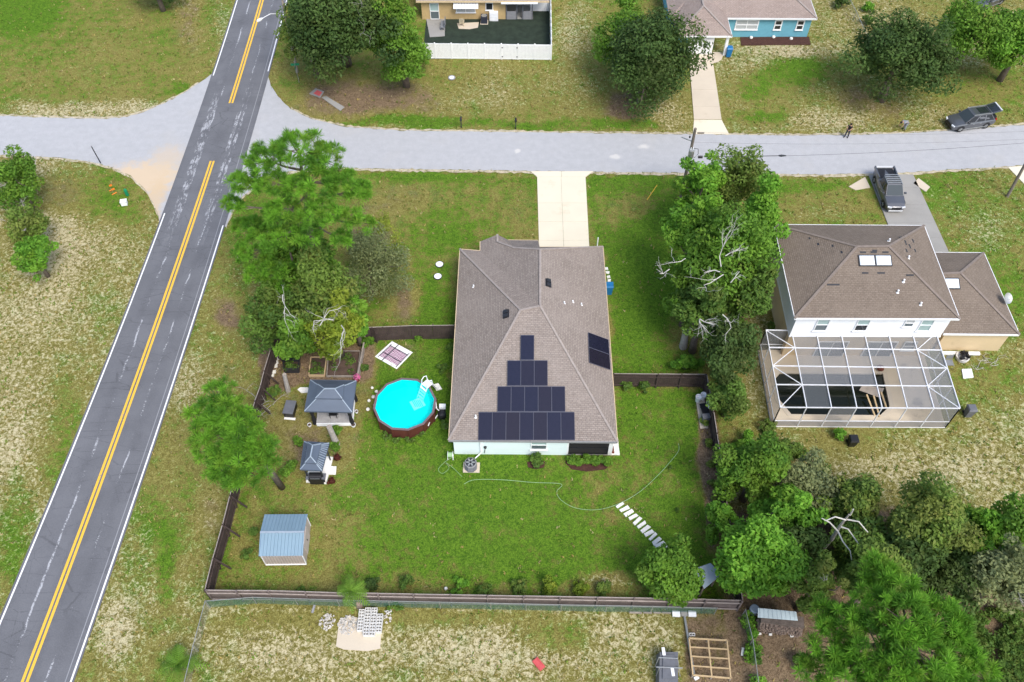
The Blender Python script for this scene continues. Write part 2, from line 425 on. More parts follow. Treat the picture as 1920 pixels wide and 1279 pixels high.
me.polygons.add(len(quads)); me.polygons.foreach_set('loop_start', np.arange(0, quads.size, 4, dtype=np.int32))
me.update(calc_edges=True)
ca = me.color_attributes.new('cover', 'FLOAT_COLOR', 'POINT')
ca.data.foreach_set('color', np.stack([green, sand, litt, 1+0*green], -1).astype(np.float32).ravel())
q = NT('ground_cover'); at = q.n('Attribute'); at.attribute_name = 'cover'; sc = q.n('SeparateColor'); q.l(at.outputs[0], sc.inputs[0])
g_, s_, l_ = sc.outputs[0], sc.outputs[1], sc.outputs[2]
n_big, n_mid, n_fle, n_fin = q.noise(.22, 5), q.noise(.9, 5, .6), q.noise(3.6, 3, .65, dist=.8), q.noise(12, 3, .7)
tex = q.math('ADD', q.math('MULTIPLY', n_fin, .6), q.math('MULTIPLY', n_fle, .4))
tx = q.ramp(tex, .38, .62)
lush = q.mix(tx, (.040,.100,.010), (.132,.238,.022))
olive = q.mix(tx, (.130,.115,.028), (.285,.262,.080))
brown = q.mix(tx, (.11,.075,.045), (.27,.195,.12))
sandc = q.mix(tx, (.36,.30,.165), (.63,.555,.365))
k1 = q.math('ADD', g_, q.math('ADD', q.math('MULTIPLY', q.math('SUBTRACT', n_mid, .5), 1.3), q.math('ADD', q.math('MULTIPLY', q.math('SUBTRACT', n_big, .5), .8), q.math('MULTIPLY', q.math('SUBTRACT', n_fle, .5), .9))))
c0 = q.mix(q.ramp(k1, .32, .85), olive, lush)
k2 = q.math('ADD', l_, q.math('ADD', q.math('MULTIPLY', q.math('SUBTRACT', n_mid, .5), .9), q.math('MULTIPLY', q.math('SUBTRACT', n_fin, .5), .7)))
c0 = q.mix(q.ramp(k2, .35, .80), c0, brown)
k3 = q.math('ADD', q.math('MULTIPLY', s_, .55), q.math('ADD', q.math('MULTIPLY', n_fle, .75), q.math('ADD', q.math('MULTIPLY', n_fin, .28), q.math('MULTIPLY', n_mid, .10))))
c0 = q.mix(q.math('MULTIPLY', q.ramp(k3, .80, 1.02), .82), c0, sandc)
q.bs(Base_Color=c0, Roughness=1.0, Specular_IOR_Level=.05)
q.bump(q.math('SUBTRACT', tex, q.math('MULTIPLY', q.ramp(k3, .86, 1.06), .3)), 1.0, .10)
me.materials.append(M['ground_cover']); me.polygons.foreach_set('use_smooth', [True]*len(me.polygons))
go = bpy.data.objects.new('ground', me); col.objects.link(go); tag(go, kind='structure')

# ================================================================== ROADS
def fit(pts):
    w_ = [gp(*p) for p in pts]; return np.polyfit([p.y for p in w_], [p.x for p in w_], 2)
fl = fit([(445.5,0),(399.5,142),(307,400),(273.5,497.7),(215,646),(113,905),(0,1165)])
fr_ = fit([(525,48),(503,134),(420,423),(388.6,516.6),(346.7,646),(223,1013),(192,1113),(158.7,1204.6),(140,1261)])
fc = fit([(491.5,0),(433,193.6),(396.7,302),(281.6,646),(144,1023),(45,1279)])
def strip(f0, d0, f1, d1, y0, y1, z, step=1.0, name='x', m='asphalt'):
    mb = MB(); ys = np.arange(y0, y1+1e-6, step)
    if ys[-1] < y1-1e-3: ys = np.append(ys, y1)
    def uv(x, y): return (x-np.polyval(fc, y), y)
    def cl(y): return min(max(y, -5), 125)
    def xx(f, d, y):
        yc = cl(y); s = np.polyval(np.polyder(f), yc); return np.polyval(f, yc)+s*(y-yc)+d
    for a, b in zip(ys, ys[1:]):
        p = [(xx(f0,d0,a), a), (xx(f1,d1,a), a), (xx(f1,d1,b), b), (xx(f0,d0,b), b)]
        mb.face([(x, y, z) for x, y in p], [uv(x, y) for x, y in p])
    return mb
# asphalt of the through road
q = NT('asphalt'); uv = q.n('UVMap').outputs[0]; sp = q.n('SeparateXYZ'); q.l(uv, sp.inputs[0]); U, V = sp.outputs[0], sp.outputs[1]
nb, nf, ns = q.noise(.35, 5), q.noise(14, 3, .7), q.noise(3.5, 4, .65)
c0 = q.mix(q.ramp(q.math('ADD', q.math('MULTIPLY', nb, .5), q.math('MULTIPLY', nf, .5)), .35, .65), (.108,.110,.119), (.160,.163,.174))
def band(c_, hw, soft): return q.math('SUBTRACT', 1.0, q.ramp(q.math('ABSOLUTE', q.math('SUBTRACT', U, c_)), hw, hw+soft))
tr = q.math('ADD', q.math('ADD', band(-2.4,.2,.6), band(-.9,.15,.5)), q.math('ADD', band(.95,.15,.5), band(2.5,.2,.6)))
c0 = q.mix(q.math('MULTIPLY', tr, .22), c0, (.172,.175,.185))
vo = q.n('TexVoronoi', feature='DISTANCE_TO_EDGE'); vo.inputs['Scale'].default_value = .55; q.l(q.n('NewGeometry').outputs['Position'], vo.inputs['Vector'])
wv = q.math('ADD', vo.outputs['Distance'], q.math('MULTIPLY', ns, .05))
crk = q.math('MULTIPLY', q.math('SUBTRACT', 1.0, q.ramp(wv, .022, .038)), q.ramp(q.noise(.12, 3), .42, .55))
c0 = q.mix(q.math('MULTIPLY', crk, .4), c0, (.035,.036,.04))
yA, yB = gp(317,480).y, gp(440,135).y
inr = q.math('MULTIPLY', q.ramp(V, yA, yA+9), q.math('SUBTRACT', 1.0, q.ramp(V, yB-9, yB)))
wob = q.math('MULTIPLY', q.math('SUBTRACT', q.noise(.5, 2), .5), .5)
def band2(c_, hw): return q.math('SUBTRACT', 1.0, q.ramp(q.math('ABSOLUTE', q.math('SUBTRACT', q.math('ADD', U, wob), c_)), hw*.4, hw))
wp = q.math('ADD', band2(-1.75,.5), q.math('ADD', band2(1.2,.22), band2(1.7,.18)))
mpw = q.n('Mapping'); mpw.inputs['Scale'].default_value = (5.5, 1.6, 1); q.l(uv, mpw.inputs[0])
wp = q.math('MULTIPLY', q.math('MULTIPLY', wp, inr), q.ramp(q.math('ADD', q.noise(1.0, 4, .75, mpw.outputs[0]), q.math('MULTIPLY', q.math('SUBTRACT', q.noise(.5,2), .5), .6)), .50, .60))
c0 = q.mix(q.math('MULTIPLY', wp, .6), c0, (.55,.56,.58))
wl_ = q.math('ADD', band2(-1.35,.10), band2(1.35,.08))
wl_ = q.math('MULTIPLY', wl_, q.ramp(q.math('ADD', q.noise(.35, 3), q.math('MULTIPLY', q.noise(7, 3, .8), .9)), .98, 1.06))
c0 = q.mix(q.math('MULTIPLY', wl_, .75), c0, (.5,.51,.53))
mp2 = q.n('Mapping'); mp2.inputs['Scale'].default_value = (.25, 1.1, 1); q.l(q.obj(), mp2.inputs[0])
v2 = q.n('TexVoronoi', feature='DISTANCE_TO_EDGE'); v2.inputs['Scale'].default_value = .8; q.l(mp2.outputs[0], v2.inputs['Vector'])
c2 = q.math('MULTIPLY', q.math('SUBTRACT', 1.0, q.ramp(q.math('ADD', v2.outputs['Distance'], q.math('MULTIPLY', ns, .06)), .035, .055)), q.ramp(q.noise(.2, 3), .45, .6))
c0 = q.mix(q.math('MULTIPLY', c2, .32), c0, (.045,.046,.05))
c0 = q.mix(q.math('MULTIPLY', q.math('ADD', band(2.62,.015,.03), band(3.25,.012,.025)), .65), c0, (.36,.365,.38))
q.bs(Base_Color=c0, Roughness=.85, Specular_IOR_Level=.3); q.bump(nf, .25, .02)
struct('through_road', strip(fl, -.22, fr_, .2, -200, 320, .012), 'asphalt')
def paint(name, c):
    q = NT(name); nf, ns = q.noise(6, 4, .7), q.noise(.8, 3)
    w_ = q.ramp(q.math('ADD', q.math('MULTIPLY', nf, .7), q.math('MULTIPLY', ns, .5)), .70, .82)
    q.bs(Base_Color=q.mix(q.math('MULTIPLY', w_, .8), c, (.22,.21,.2)), Roughness=.7)
paint('paint_white', (.80,.80,.79)); paint('paint_yellow', (.78,.46,.045))
g1, g2 = gp(395,142).y, gp(307,400).y; h1, h2 = gp(503,134).y, gp(420,423).y; k1_, k2_ = gp(433,193.6).y, gp(396.7,302).y
for f_, a, b, lo in ((fl, g1, 300, 1), (fl, -180, g2, 1), (fr_, h1, 300, 1), (fr_, -180, h2, 1)):
    struct('edge_line', strip(f_, -.06, f_, .06, a, b, .018, 2.0), 'paint_white')
for a, b in ((k1_, 300), (-180, k2_)):
    for d in (-.155, .155): struct('centre_line', strip(fc, d-.095, fc, d+.095, a, b, .018, 2.0), 'paint_yellow')
# pale side street with flared corners
q = NT('side_asphalt'); nb, nm, nf = q.noise(.25, 5), q.noise(1.3, 5, .6), q.noise(12, 3, .7)
mp = q.n('Mapping'); mp.inputs['Scale'].default_value = (.12, 2.2, 1); q.l(q.obj(), mp.inputs[0]); st = q.noise(1.2, 4, .6, mp.outputs[0])
c0 = q.mix(q.ramp(q.math('ADD', q.math('MULTIPLY', nm, .35), q.math('MULTIPLY', nf, .65)), .35, .68), (.365,.367,.372), (.455,.457,.462))
c0 = q.mix(q.math('MULTIPLY', q.ramp(st, .5, .7), .25), c0, (.37,.375,.39))
c0 = q.mix(q.math('MULTIPLY', q.ramp(nb, .55, .7), .25), c0, (.43,.41,.38))
def spot(px_, py_, rx, ry, amp, thr):
    p = gp(px_, py_); sx = q.n('SeparateXYZ'); q.l(q.obj(), sx.inputs[0])
    dx = q.math('DIVIDE', q.math('SUBTRACT', sx.outputs[0], p.x), rx); dy = q.math('DIVIDE', q.math('SUBTRACT', sx.outputs[1], p.y), ry)
    d = q.math('SQRT', q.math('ADD', q.math('MULTIPLY', dx, dx), q.math('MULTIPLY', dy, dy)))
    return q.math('SUBTRACT', 1.0, q.ramp(q.math('ADD', d, q.math('MULTIPLY', q.math('SUBTRACT', nm, .5), amp)), thr, 1.15))
c0 = q.mix(q.math('MULTIPLY', spot(265,335,4.5,2.8,1.2,.5), .85), c0, (.60,.46,.30))
c0 = q.mix(q.math('MULTIPLY', spot(312,300,2.2,2.6,1.4,.4), .6), c0, (.55,.44,.31))
c0 = q.mix(q.math('MULTIPLY', spot(285,385,1.2,4.5,1.2,.4), .8), c0, (.55,.42,.27))
for a in ((970,283,.4,.4),(1208,275,.7,.4),(1155,294,.8,.4)):
    c0 = q.mix(q.math('MULTIPLY', spot(*a,2.2,.3), .75), c0, (.60,.58,.54))
q.bs(Base_Color=c0, Roughness=.9, Specular_IOR_Level=.2); q.bump(nf, .25, .02)
st_top = [(-700,206),(-300,212),(0,217),(100,221),(200,223),(240,219),(275,208),(310,193),(345,174),(372,157),(398,138)]
top2 = [(501,138),(508,160),(520,180),(545,205),(590,225),(650,238),(750,245),(960,248),(1300,252),(1480,254),(1600,253),(1700,250),(1800,243),(1920,234),(2200,212),(2900,150)]
bot2 = [(2900,200),(2200,276),(1920,310),(1800,317),(1700,323),(1550,327),(1420,325),(1100,322),(900,319),(690,316),(610,314),(540,322),(490,342),(455,368),(436,395),(424,425)]
bot = [(300,424),(297,405),(288,382),(272,355),(245,330),(210,313),(160,301),(100,295),(0,290),(-300,283),(-700,276)]
def sheet(pts, z):
    mb = MB(); mb.face([gp(*p)+Vector((0,0,z)) for p in pts]); return mb
def rough_edge(pts, amp, seed):
    r = random.Random(seed); out = []
    for (x1, y1), (x2, y2) in zip(pts, pts[1:]):
        n = max(1, int(math.hypot(x2-x1, y2-y1)/7))
        for k in range(n): out.append((x1+(x2-x1)*k/n+r.uniform(-amp, amp)*.5, y1+(y2-y1)*k/n+r.uniform(-amp, amp)))
    out.append(pts[-1]); return out
def street(name, a, b):
    o = struct(name, sheet(a+b, .004), 'side_asphalt', fix=False)
    bm = bmesh.new(); bm.from_mesh(o.data); bmesh.ops.triangulate(bm, faces=bm.faces)
    for f in bm.faces:
        if f.normal.z < 0: f.normal_flip()
    bm.to_mesh(o.data); bm.free(); return o
street('side_street', rough_edge(st_top,1.0,1)+[(450,139)], [(362,424)]+rough_edge(bot,1.0,2))
street('side_street', [(450,137)]+rough_edge(top2,1.0,3), rough_edge(bot2,1.0,4)+[(363,425)])
def shoulder(edge, k, amp, seed):
    a = rough_edge(edge, .5, seed); b = rough_edge([(x, y+k) for x, y in edge], amp, seed+1)
    mb = MB(); n_ = min(len(a), len(b))
    for i in range(n_-1):
        mb.face([gp(*a[i])+Vector((0,0,.001)), gp(*a[i+1])+Vector((0,0,.001)), gp(*b[i+1])+Vector((0,0,-.004)), gp(*b[i])+Vector((0,0,-.004))])
    struct('sandy_shoulder', mb, 'shoulder_sand')
plain('shoulder_sand', (.46,.40,.28), 1, .3, 2.5, dirt=((.16,.16,.05), 1.6, .48), fine=9)
shoulder([p for p in bot2 if p[0] < 2100], 4.5, 1.8, 51); shoulder(top2[3:-1], -3.5, 1.6, 53); shoulder(st_top[2:-1], -3.5, 1.6, 55); shoulder(bot[1:-2], 4, 1.8, 57)
# ---- driveways: each concrete slab is a piece of its own
def slab_piece(pts, parent, m, z=.03, gap=.014):
    w_ = [gp(*p) for p in pts]; c = sum(w_, Vector())/len(w_)
    w2 = [p+(c-p).normalized()*gap for p in w_]
    return MB().prism(w2, -.06, z).build('slab', m, parent)
def driveway(pieces, m, z=.03, name='driveway', base='garden_soil'):
    o = thing(name, None, None, gp(*pieces[0][0])); o['kind'] = 'structure'
    for p in pieces: slab_piece(p, o, m, z)
    return o
def lerp(a, b, t): return (a[0]+(b[0]-a[0])*t, a[1]+(b[1]-a[1])*t)
pcs = [[(995,321.5),(1053,321.5),(1053,332),(1007,332)], [(1053,321.5),(1112,321.5),(1098,332),(1053,332)]]
ysr = [332,381,416,451,478]
def lx(y): return 1007+(y-332)*3.5/130
def mxx(y): return 1052+(y-332)*5/130
def rx_(y): return 1098+(y-332)*7/130
for a, b in zip(ysr, ysr[1:]):
    pcs += [[(lx(a),a),(mxx(a),a),(mxx(b),b),(lx(b),b)], [(mxx(a),a),(rx_(a),a),(rx_(b),b),(mxx(b),b)]]
driveway(pcs, 'concrete_bright')
def rowed(l0, l1, r0, r1, ys):
    out = []
    for a, b in zip(ys, ys[1:]):
        f = lambda p, q_, y: (p[0]+(q_[0]-p[0])*(y-p[1])/(q_[1]-p[1]), y)
        out.append([f(l0,l1,a), f(r0,r1,a), f(r0,r1,b), f(l0,l1,b)])
    return out
driveway(rowed((1291,98),(1301,224),(1334,98),(1353,224),[98,118,143,168,200,224]), 'concrete')
driveway([[(1301,225),(1353,225),(1367,251.5),(1299,251.5)]], 'concrete_bright')
driveway(rowed((1628,327),(1684,470),(1712,327),(1778,470),[327.5,352,384,418,446,472]), 'concrete_grey')
driveway([[(1591,350),(1622,332),(1632,352),(1604,357)]], 'concrete'); driveway([[(1712,344),(1722,334),(1744,351),(1736,360)]], 'concrete')
driveway([[(1890,314),(2000,303),(2000,350),(1921,346)]], 'concrete_bright')
cv = [(1336,98),(1352,98),(1356,104),(1353,112),(1346,117),(1337,119)]
o = sheet(cv, .03).build('walkway', 'concrete', fix=False); tag(o, kind='structure')
# ================================================================== HOUSES
def up(pts):
    n = Vector((0,0,0))
    for i in range(len(pts)):
        a, b = pts[i], pts[(i+1) % len(pts)]; n += Vector(a).cross(Vector(b))
    return n
def roof_faces(faces, m, parent, name='roof'):
    mb = MB()
    for pts in faces:
        pts = [Vector(p) for p in pts]; n = up(pts)
        if n.z < 0: pts = pts[::-1]; n = -n
        n.normalize(); hz = Vector((-n.y, n.x, 0)); hz = hz.normalized() if hz.length > 1e-4 else Vector((1,0,0)); sl_ = n.cross(hz)
        mb.face(pts, [(p.dot(hz), p.dot(sl_)) for p in pts])
    return mb.build(name, m, parent, fix=False)
def caps(lines, m, parent, wd=.17):
    for a, b in lines:
        MB().bar(Vector(a)+Vector((0,0,.03)), Vector(b)+Vector((0,0,.03)), wd, .07).build('ridge_cap', m, parent)
def fascia(lines, m, parent, h=.2):
    for a, b in lines:
        a, b = Vector(a), Vector(b); MB().bar(a-Vector((0,0,h/2-.02)), b-Vector((0,0,h/2-.02)), .05, h).build('fascia', m, parent)
def window(parent, c, wd, ht, ang, rows=2, cols=1, glass='glass_window', frame='white_paint', fw=.07, mats=None):
    """c: bottom centre on the wall face; ang: yaw of the outward normal"""
    c = Vector(c); n = Vector((math.cos(ang), math.sin(ang), 0)); t = Vector((-n.y, n.x, 0)); z = Vector((0,0,1))
    mb = MB(); o_ = c+n*.03
    for s in (-1, 1): mb.bar(o_+t*s*(wd/2), o_+t*s*(wd/2)+z*ht, fw, .08)
    for y in np.linspace(0, ht, rows+1): mb.bar(o_-t*(wd/2+fw/2)+z*y, o_+t*(wd/2+fw/2)+z*y, .08, fw)
    for k in range(1, cols): mb.bar(o_+t*(wd*k/cols-wd/2), o_+t*(wd*k/cols-wd/2)+z*ht, fw*.8, .07)
    w_ = mb.build('window', frame, parent); i = 0
    for r in range(rows):
        for k in range(cols):
            p = c+t*(wd*(k+.5)/cols-wd/2)+z*(ht*(r+.5)/rows)+n*.015
            g_ = (mats[i % len(mats)] if mats else glass); i += 1
            MB().box(p, (.02, wd/cols-fw, ht/rows-fw), ang).build('pane', g_, w_)
    sl2 = MB().bar(c-t*(wd/2+.1)+n*.06-z*.05, c+t*(wd/2+.1)+n*.06-z*.05, .14, .06).build('sill', frame, w_)
    return w_
def vent_pipe(parent, p, r=.06, h=.3, m='white_paint'): MB().lathe(Vector(p)-Vector((0,0,.05)), [(r*2,.02),(r,.06),(r,h)], 10).build('vent_pipe', m, parent)
def plane_z(a, b, c):
    a, b, c = Vector(a), Vector(b), Vector(c); n = (b-a).cross(c-a)
    return lambda x, y: a.z-((x-a.x)*n.x+(y-a.y)*n.y)/n.z
def on_plane(px_, py_, a, b, c):
    a, b, c = Vector(a), Vector(b), Vector(c); n = (b-a).cross(c-a); o_ = Vector((0,0,H)); d = gp(px_, py_)-o_
    return o_+d*((a-o_).dot(n)/d.dot(n))
# ---------------------------------------------------------------- main house
E, RH = 2.5, 5.2
BL, BR, FR, FL = gp(841,826,E), gp(1158,829,E), gp(1131,463,E), gp(862,467,E)
R1, R2, W_ = gp(976,582,RH), gp(1013,574,RH), gp(1013,468,RH)
V0, V1 = gp(900,470,E), gp(900,453,E)
hP = E+(932.6-900)/113*(RH-E); hS = E+64/113*(RH-E)
Pk, Q_, S_ = gp(932.6,440,hP), gp(932.6,453.5,hP), gp(964,465,hS)
E1, E2, G0 = gp(953,450,E), gp(1009,450.6,E), gp(1011,463,E)
house = thing('house', 'single storey house with brown shingle hip roof and rows of solar panels', 'house', gp(1000,700))
rf = roof_faces([[BL,BR,R2,R1],[BL,R1,FL],[BR,FR,W_,R2],[FL,R1,R2,V0],[V0,R2,W_,S_,Q_],[V0,Q_,Pk,V1],[Pk,Q_,S_,E1],[S_,W_,E2,E1],[W_,G0,E2],[W_,FR,G0]], 'shingle_grey', house)
roof_faces([[BL,BR,FR,G0,E2,E1,V1,V0,FL]], 'white_paint', house, 'soffit').location.z = -.06
caps([(BL,R1),(FL,R1),(R1,R2),(R2,BR),(R2,W_),(W_,FR),(W_,S_),(S_,Q_),(Pk,Q_)], 'ridge_cap', rf)
fascia([(BL,BR)], 'mid_grey', house); fascia([(BR,FR),(FR,G0),(G0,E2),(E2,E1),(V1,V0),(V0,FL),(FL,BL)], 'tan_wall', house)
MB().face([V1,Pk,E1]).build('gable', 'aqua_wall', house)
ux = (BR-BL).normalized(); uy = Vector((-ux.y, ux.x, 0))
def hpt(x, y, z=0.0):                      # house frame: x along the rear eave from its left end, y into the house
    p = BL+ux*x+uy*y; return Vector((p.x, p.y, z))
WD, DP = (BR-BL).length, (FL-BL).length
px0 = (gp(1062,856)-hpt(0,0)).dot(ux); OV = .3
mb = MB(); foot = [hpt(OV,OV),hpt(px0,OV),hpt(px0,3.2),hpt(WD-OV,3.2),hpt(WD-OV,DP-.4),hpt(OV,DP-.4)]
mb.prism(foot, -.1, E-.1).build('wall', 'aqua_wall', house)
mb = MB(); fw_ = [hpt(2.9,DP-1),hpt(5.0,DP-1),hpt(5.0,DP+.3),hpt(2.9,DP+.3)]; mb.prism(fw_, -.1, E-.12).build('wall', 'aqua_wall', house)
MB().prism([hpt(px0,OV),hpt(WD-OV,OV),hpt(WD-OV,3.2),hpt(px0,3.2)], -.1, .06).build('porch_floor', 'concrete_grey', house)
for x in (px0+.06, WD-OV-.06): MB().box(hpt(x,OV+.06,E/2-.05), (.12 if x < WD-1 else .3,.12,E-.12), math.atan2(ux.y,ux.x)).build('porch_post', 'white_paint', house)
MB().bar(hpt(px0,OV+.06,.1), hpt(WD-OV,OV+.06,.1), .06, .1).build('porch_rail', 'dark_metal', house); MB().bar(hpt(px0,OV+.06,1.0), hpt(WD-OV,OV+.06,1.0), .05, .05).build('porch_rail', 'dark_metal', house)
MB().face([hpt(px0+.1,OV+.05,.1),hpt(WD-OV-.1,OV+.05,.1),hpt(WD-OV-.1,OV+.05,E-.15),hpt(px0+.1,OV+.05,E-.15)]).build('screen', 'screen_porch', house)
MB().face([hpt(WD-OV-.02,OV+.1,.1),hpt(WD-OV-.02,3.2,.1),hpt(WD-OV-.02,3.2,E-.15),hpt(WD-OV-.02,OV+.1,E-.15)]).build('screen', 'screen_porch', house)
angw = math.atan2(-uy.y, -uy.x)
wx_ = (gp(1009.5,845)-hpt(0,0)).dot(ux); window(house, hpt(wx_,OV,.85), 1.15, 1.3, angw, 2, 1, mats=['glass_window','glass_pale'])
cx_ = (gp(903,840)-hpt(0,0)).dot(ux)
MB().bar(hpt(cx_,OV-.05,.3), hpt(cx_,OV-.05,E-.1), .12, .12).build('conduit', 'white_paint', house); MB().tube([hpt(cx_,OV-.05,.35),hpt(cx_-.15,OV-.2,.25),hpt(cx_-.45,OV-.55,.3)], .05, 8).build('conduit', 'white_paint', house)
MB().lathe(hpt((gp(911,842)-hpt(0,0)).dot(ux),OV-.08,1.15), [(.02,-.1),(.1,-.06),(.12,0),(.1,.06),(.02,.1)], 10).build('dryer_vent', 'black_plastic', house)
MB().tube([hpt((gp(911,842)-hpt(0,0)).dot(ux),OV-.04,1.1),hpt((gp(909,842)-hpt(0,0)).dot(ux),OV-.04,.2)], .025, 6).build('conduit', 'dark_metal', house)
# roof fittings
rear, left, right = (BL,BR,R1), (BL,R1,FL), (BR,FR,R2)
for x, y, pl in ((888,538,left),(1058,569,right),(1074,567,right),(1090,572,right),(892,782,rear)): vent_pipe(house, on_plane(x,y,*pl), .06, .28)
for x, y, pl in ((949,589,left),(1028,531,right)):
    p = on_plane(x,y,*pl); n = (pl[1]-pl[0]).cross(pl[2]-pl[0]).normalized(); n = n if n.z > 0 else -n
    dn = Vector((n.x,n.y,0)).normalized(); sd_ = Vector((-dn.y,dn.x,0)); sl_ = n.cross(sd_)
    mb = MB(); mb.face([p+sd_*a*.42+sl_*b*.28+n*.02 for a, b in ((-1,-1),(1,-1),(1,1),(-1,1))]); vv_ = mb.build('vent_base', 'dark_metal', house)
    for k in (-1, 1):
        mb = MB(); c = p+sd_*k*.2; lo = [c+sd_*a*.17+sl_*b*.2+n*.03 for a, b in ((-1,-1),(1,-1),(1,1),(-1,1))]; hi = [c+sd_*a*.15+sl_*b*.17+n*.17 for a, b in ((-1,-1),(1,-1),(1,1),(-1,1))]
        i = mb.vs(lo+hi); mb.f += [(i+4,i+5,i+6,i+7)]+[(i+a,i+(a+1)%4,i+4+(a+1)%4,i+4+a) for a in range(4)]; mb.uv += [None]*5; mb.build('vent_hood', 'dark_metal', vv_)
def solar(quad, parent, lift=.10):
    """quad: four roof points bl, br, tr, tl"""
    a, b, c, d = [Vector(p) for p in quad]; n = (b-a).cross(d-a).normalized(); n = n if n.z > 0 else -n
    ctr = (a+b+c+d)/4; sh = lambda k, l: [p+(ctr-p).normalized()*k+n*l for p in (a,b,c,d)]
    mb = MB(); lo, hi = sh(.012, lift-.045), sh(.012, lift); i = mb.vs(lo+hi)
    mb.f += [(i+4,i+5,i+6,i+7),(i+3,i+2,i+1,i)]+[(i+k,i+(k+1)%4,i+4+(k+1)%4,i+4+k) for k in range(4)]; mb.uv += [None]*6
    o = mb.build('solar_panel', 'panel_frame', parent)
    mb = MB(); pts = sh(.05, lift+.004); w_, h_ = (b-a).length, (d-a).length
    mb.face(pts, [(0,0),(w_,0),(w_,h_),(0,h_)]); mb.build('cell_sheet', 'solar_cell', o, fix=False)
for n_, xl0, xr0, y0, y1, yr in ((1,976,1001.5,676,629,676.5),(3,951,1027,724.5,676.5,725),(5,932.5,1060,773,725,774),(7,896.5,1078,826.5,773,827)):
    for k in range(n_):
        def rp(f, y):
            sq_ = 1-(y-826)*0.0
            return on_plane(xl0+(xr0-xl0)*f, y, *rear)
        a, b = rp(k/n_, y0), rp((k+1)/n_, y0); t = rp(0, y1)
        # keep panels square to the eave: move straight up the slope by the row height
        n = (rear[1]-rear[0]).cross(rear[2]-rear[0]).normalized(); sl_ = n.cross(ux); sl_ = sl_ if sl_.z > 0 else -sl_
        hh = (t-rp(0, y0)).dot(sl_); solar([a, b, b+sl_*hh, a+sl_*hh], house)
c4 = [on_plane(x,y,*right) for x, y in ((1103.5,681),(1144,695),(1140,638),(1101.5,624))]
m1, m2 = (c4[0]+c4[3])/2, (c4[1]+c4[2])/2
solar([c4[0],c4[1],m2,m1], house); solar([m1,m2,c4[2],c4[3]], house)
# ---------------------------------------------------------------- two storey house
E2S, R2S = 5.5, 7.6
h2 = thing('two_storey_house', 'two storey white and tan house with brown hip roof and skylights', 'house', gp(1620,640))
A, B_, C_, D_ = gp(1451,421,E2S), gp(1733,423,E2S), gp(1800,598,E2S), gp(1490,597,E2S); Ra, Rb = gp(1607,463,R2S), gp(1666,462,R2S)
r2 = roof_faces([[D_,C_,Rb,Ra],[A,D_,Ra],[A,Ra,Rb,B_],[B_,Rb,C_]], 'shingle_brown', h2)
roof_faces([[A,B_,C_,D_]], 'sky_soffit', h2, 'soffit').location.z = -.06
caps([(A,Ra),(Ra,Rb),(Rb,B_),(Rb,C_),(D_,Ra)], 'ridge_brown', r2, .2); fascia([(A,B_),(B_,C_),(C_,D_),(D_,A)], 'white_paint', h2)
def inset(pts, k):
    out = []; n = len(pts)
    for i in range(n):
        p, a, b = Vector(pts[i]), Vector(pts[i-1]), Vector(pts[(i+1) % n]); out.append(p+((a-p).normalized()+(b-p).normalized())*k)
    return out
f2 = inset([D_,C_,B_,A], .35)
MB().prism(f2, 2.75, E2S-.1).build('upper_wall', 'white_wall', h2); MB().prism(inset(f2,.03), -.1, 2.75).build('lower_wall', 'tan_wall', h2)
MB().prism(inset(f2,-.03), 2.68, 2.8).build('band_course', 'white_paint', h2)
vx = (f2[1]-f2[0]); wl = vx.length; vx.normalize(); vy = Vector((-vx.y, vx.x, 0)); ang2 = math.atan2(-vy.y, -vy.x)
def w2pt(px_, z):                           # point of the rear wall seen at column px_
    # intersect the pixel column at the wall height with the wall line
    best = None
    for s in np.linspace(0, wl, 600):
        p = f2[0]+vx*s; x, y = proj(p.x, p.y, z)
        if best is None or abs(x-px_) < best[0]: best = (abs(x-px_), Vector((p.x, p.y, z)))
    return best[1]
for x, w_, h_, z, mt in ((1536,.95,1.5,3.55,['glass_window','glass_pale']),(1611,.95,1.5,3.55,['glass_dark','glass_pale']),(1701,.7,.9,4.1,['glass_window','blind']),(1729,.95,1.5,3.55,['glass_pale','glass_pale'])):
    window(h2, w2pt(x, z), w_, h_, ang2, 2, 1, mats=mt)
for x, w_, h_, z, c in ((1550,2.4,2.05,.05,2),(1640,2.4,2.05,.05,2),(1700,1.0,1.1,1.0,1)): window(h2, w2pt(x, z)-vy*.03, w_, h_, ang2, 1 if h_ > 2 else 2, c, mats=['glass_window','glass_dark'])
bk, rt = (D_,C_,Ra), (B_,Rb,C_)
def skylight(par, cx, cy, w_, pl, hh=.8):
    p = on_plane(cx,cy,*pl); n = (pl[1]-pl[0]).cross(pl[2]-pl[0]).normalized(); n = n if n.z > 0 else -n
    hz = Vector((-n.y,n.x,0)).normalized(); sl_ = n.cross(hz); mb = MB()
    def qd(a, b, l): return [p+hz*i*a+sl_*j*b+n*l for i, j in ((-1,-1),(1,-1),(1,1),(-1,1))]
    i = mb.vs(qd(w_/2+.08,hh/2+.08,0)+qd(w_/2+.08,hh/2+.08,.09)); mb.f += [(i+4,i+5,i+6,i+7)]+[(i+k,i+(k+1)%4,i+4+(k+1)%4,i+4+k) for k in range(4)]; mb.uv += [None]*5
    o = mb.build('skylight', 'dark_metal', par)
    mb = MB(); i = mb.vs(qd(w_/2,hh/2,.095)+qd(w_/2-.1,hh/2-.1,.16)); mb.f += [(i+4,i+5,i+6,i+7)]+[(i+k,i+(k+1)%4,i+4+(k+1)%4,i+4+k) for k in range(4)]; mb.uv += [None]*5
    mb.build('dome', 'skylight', o)
skylight(h2, 1625,489,1.15,bk); skylight(h2, 1656,489,1.15,bk)
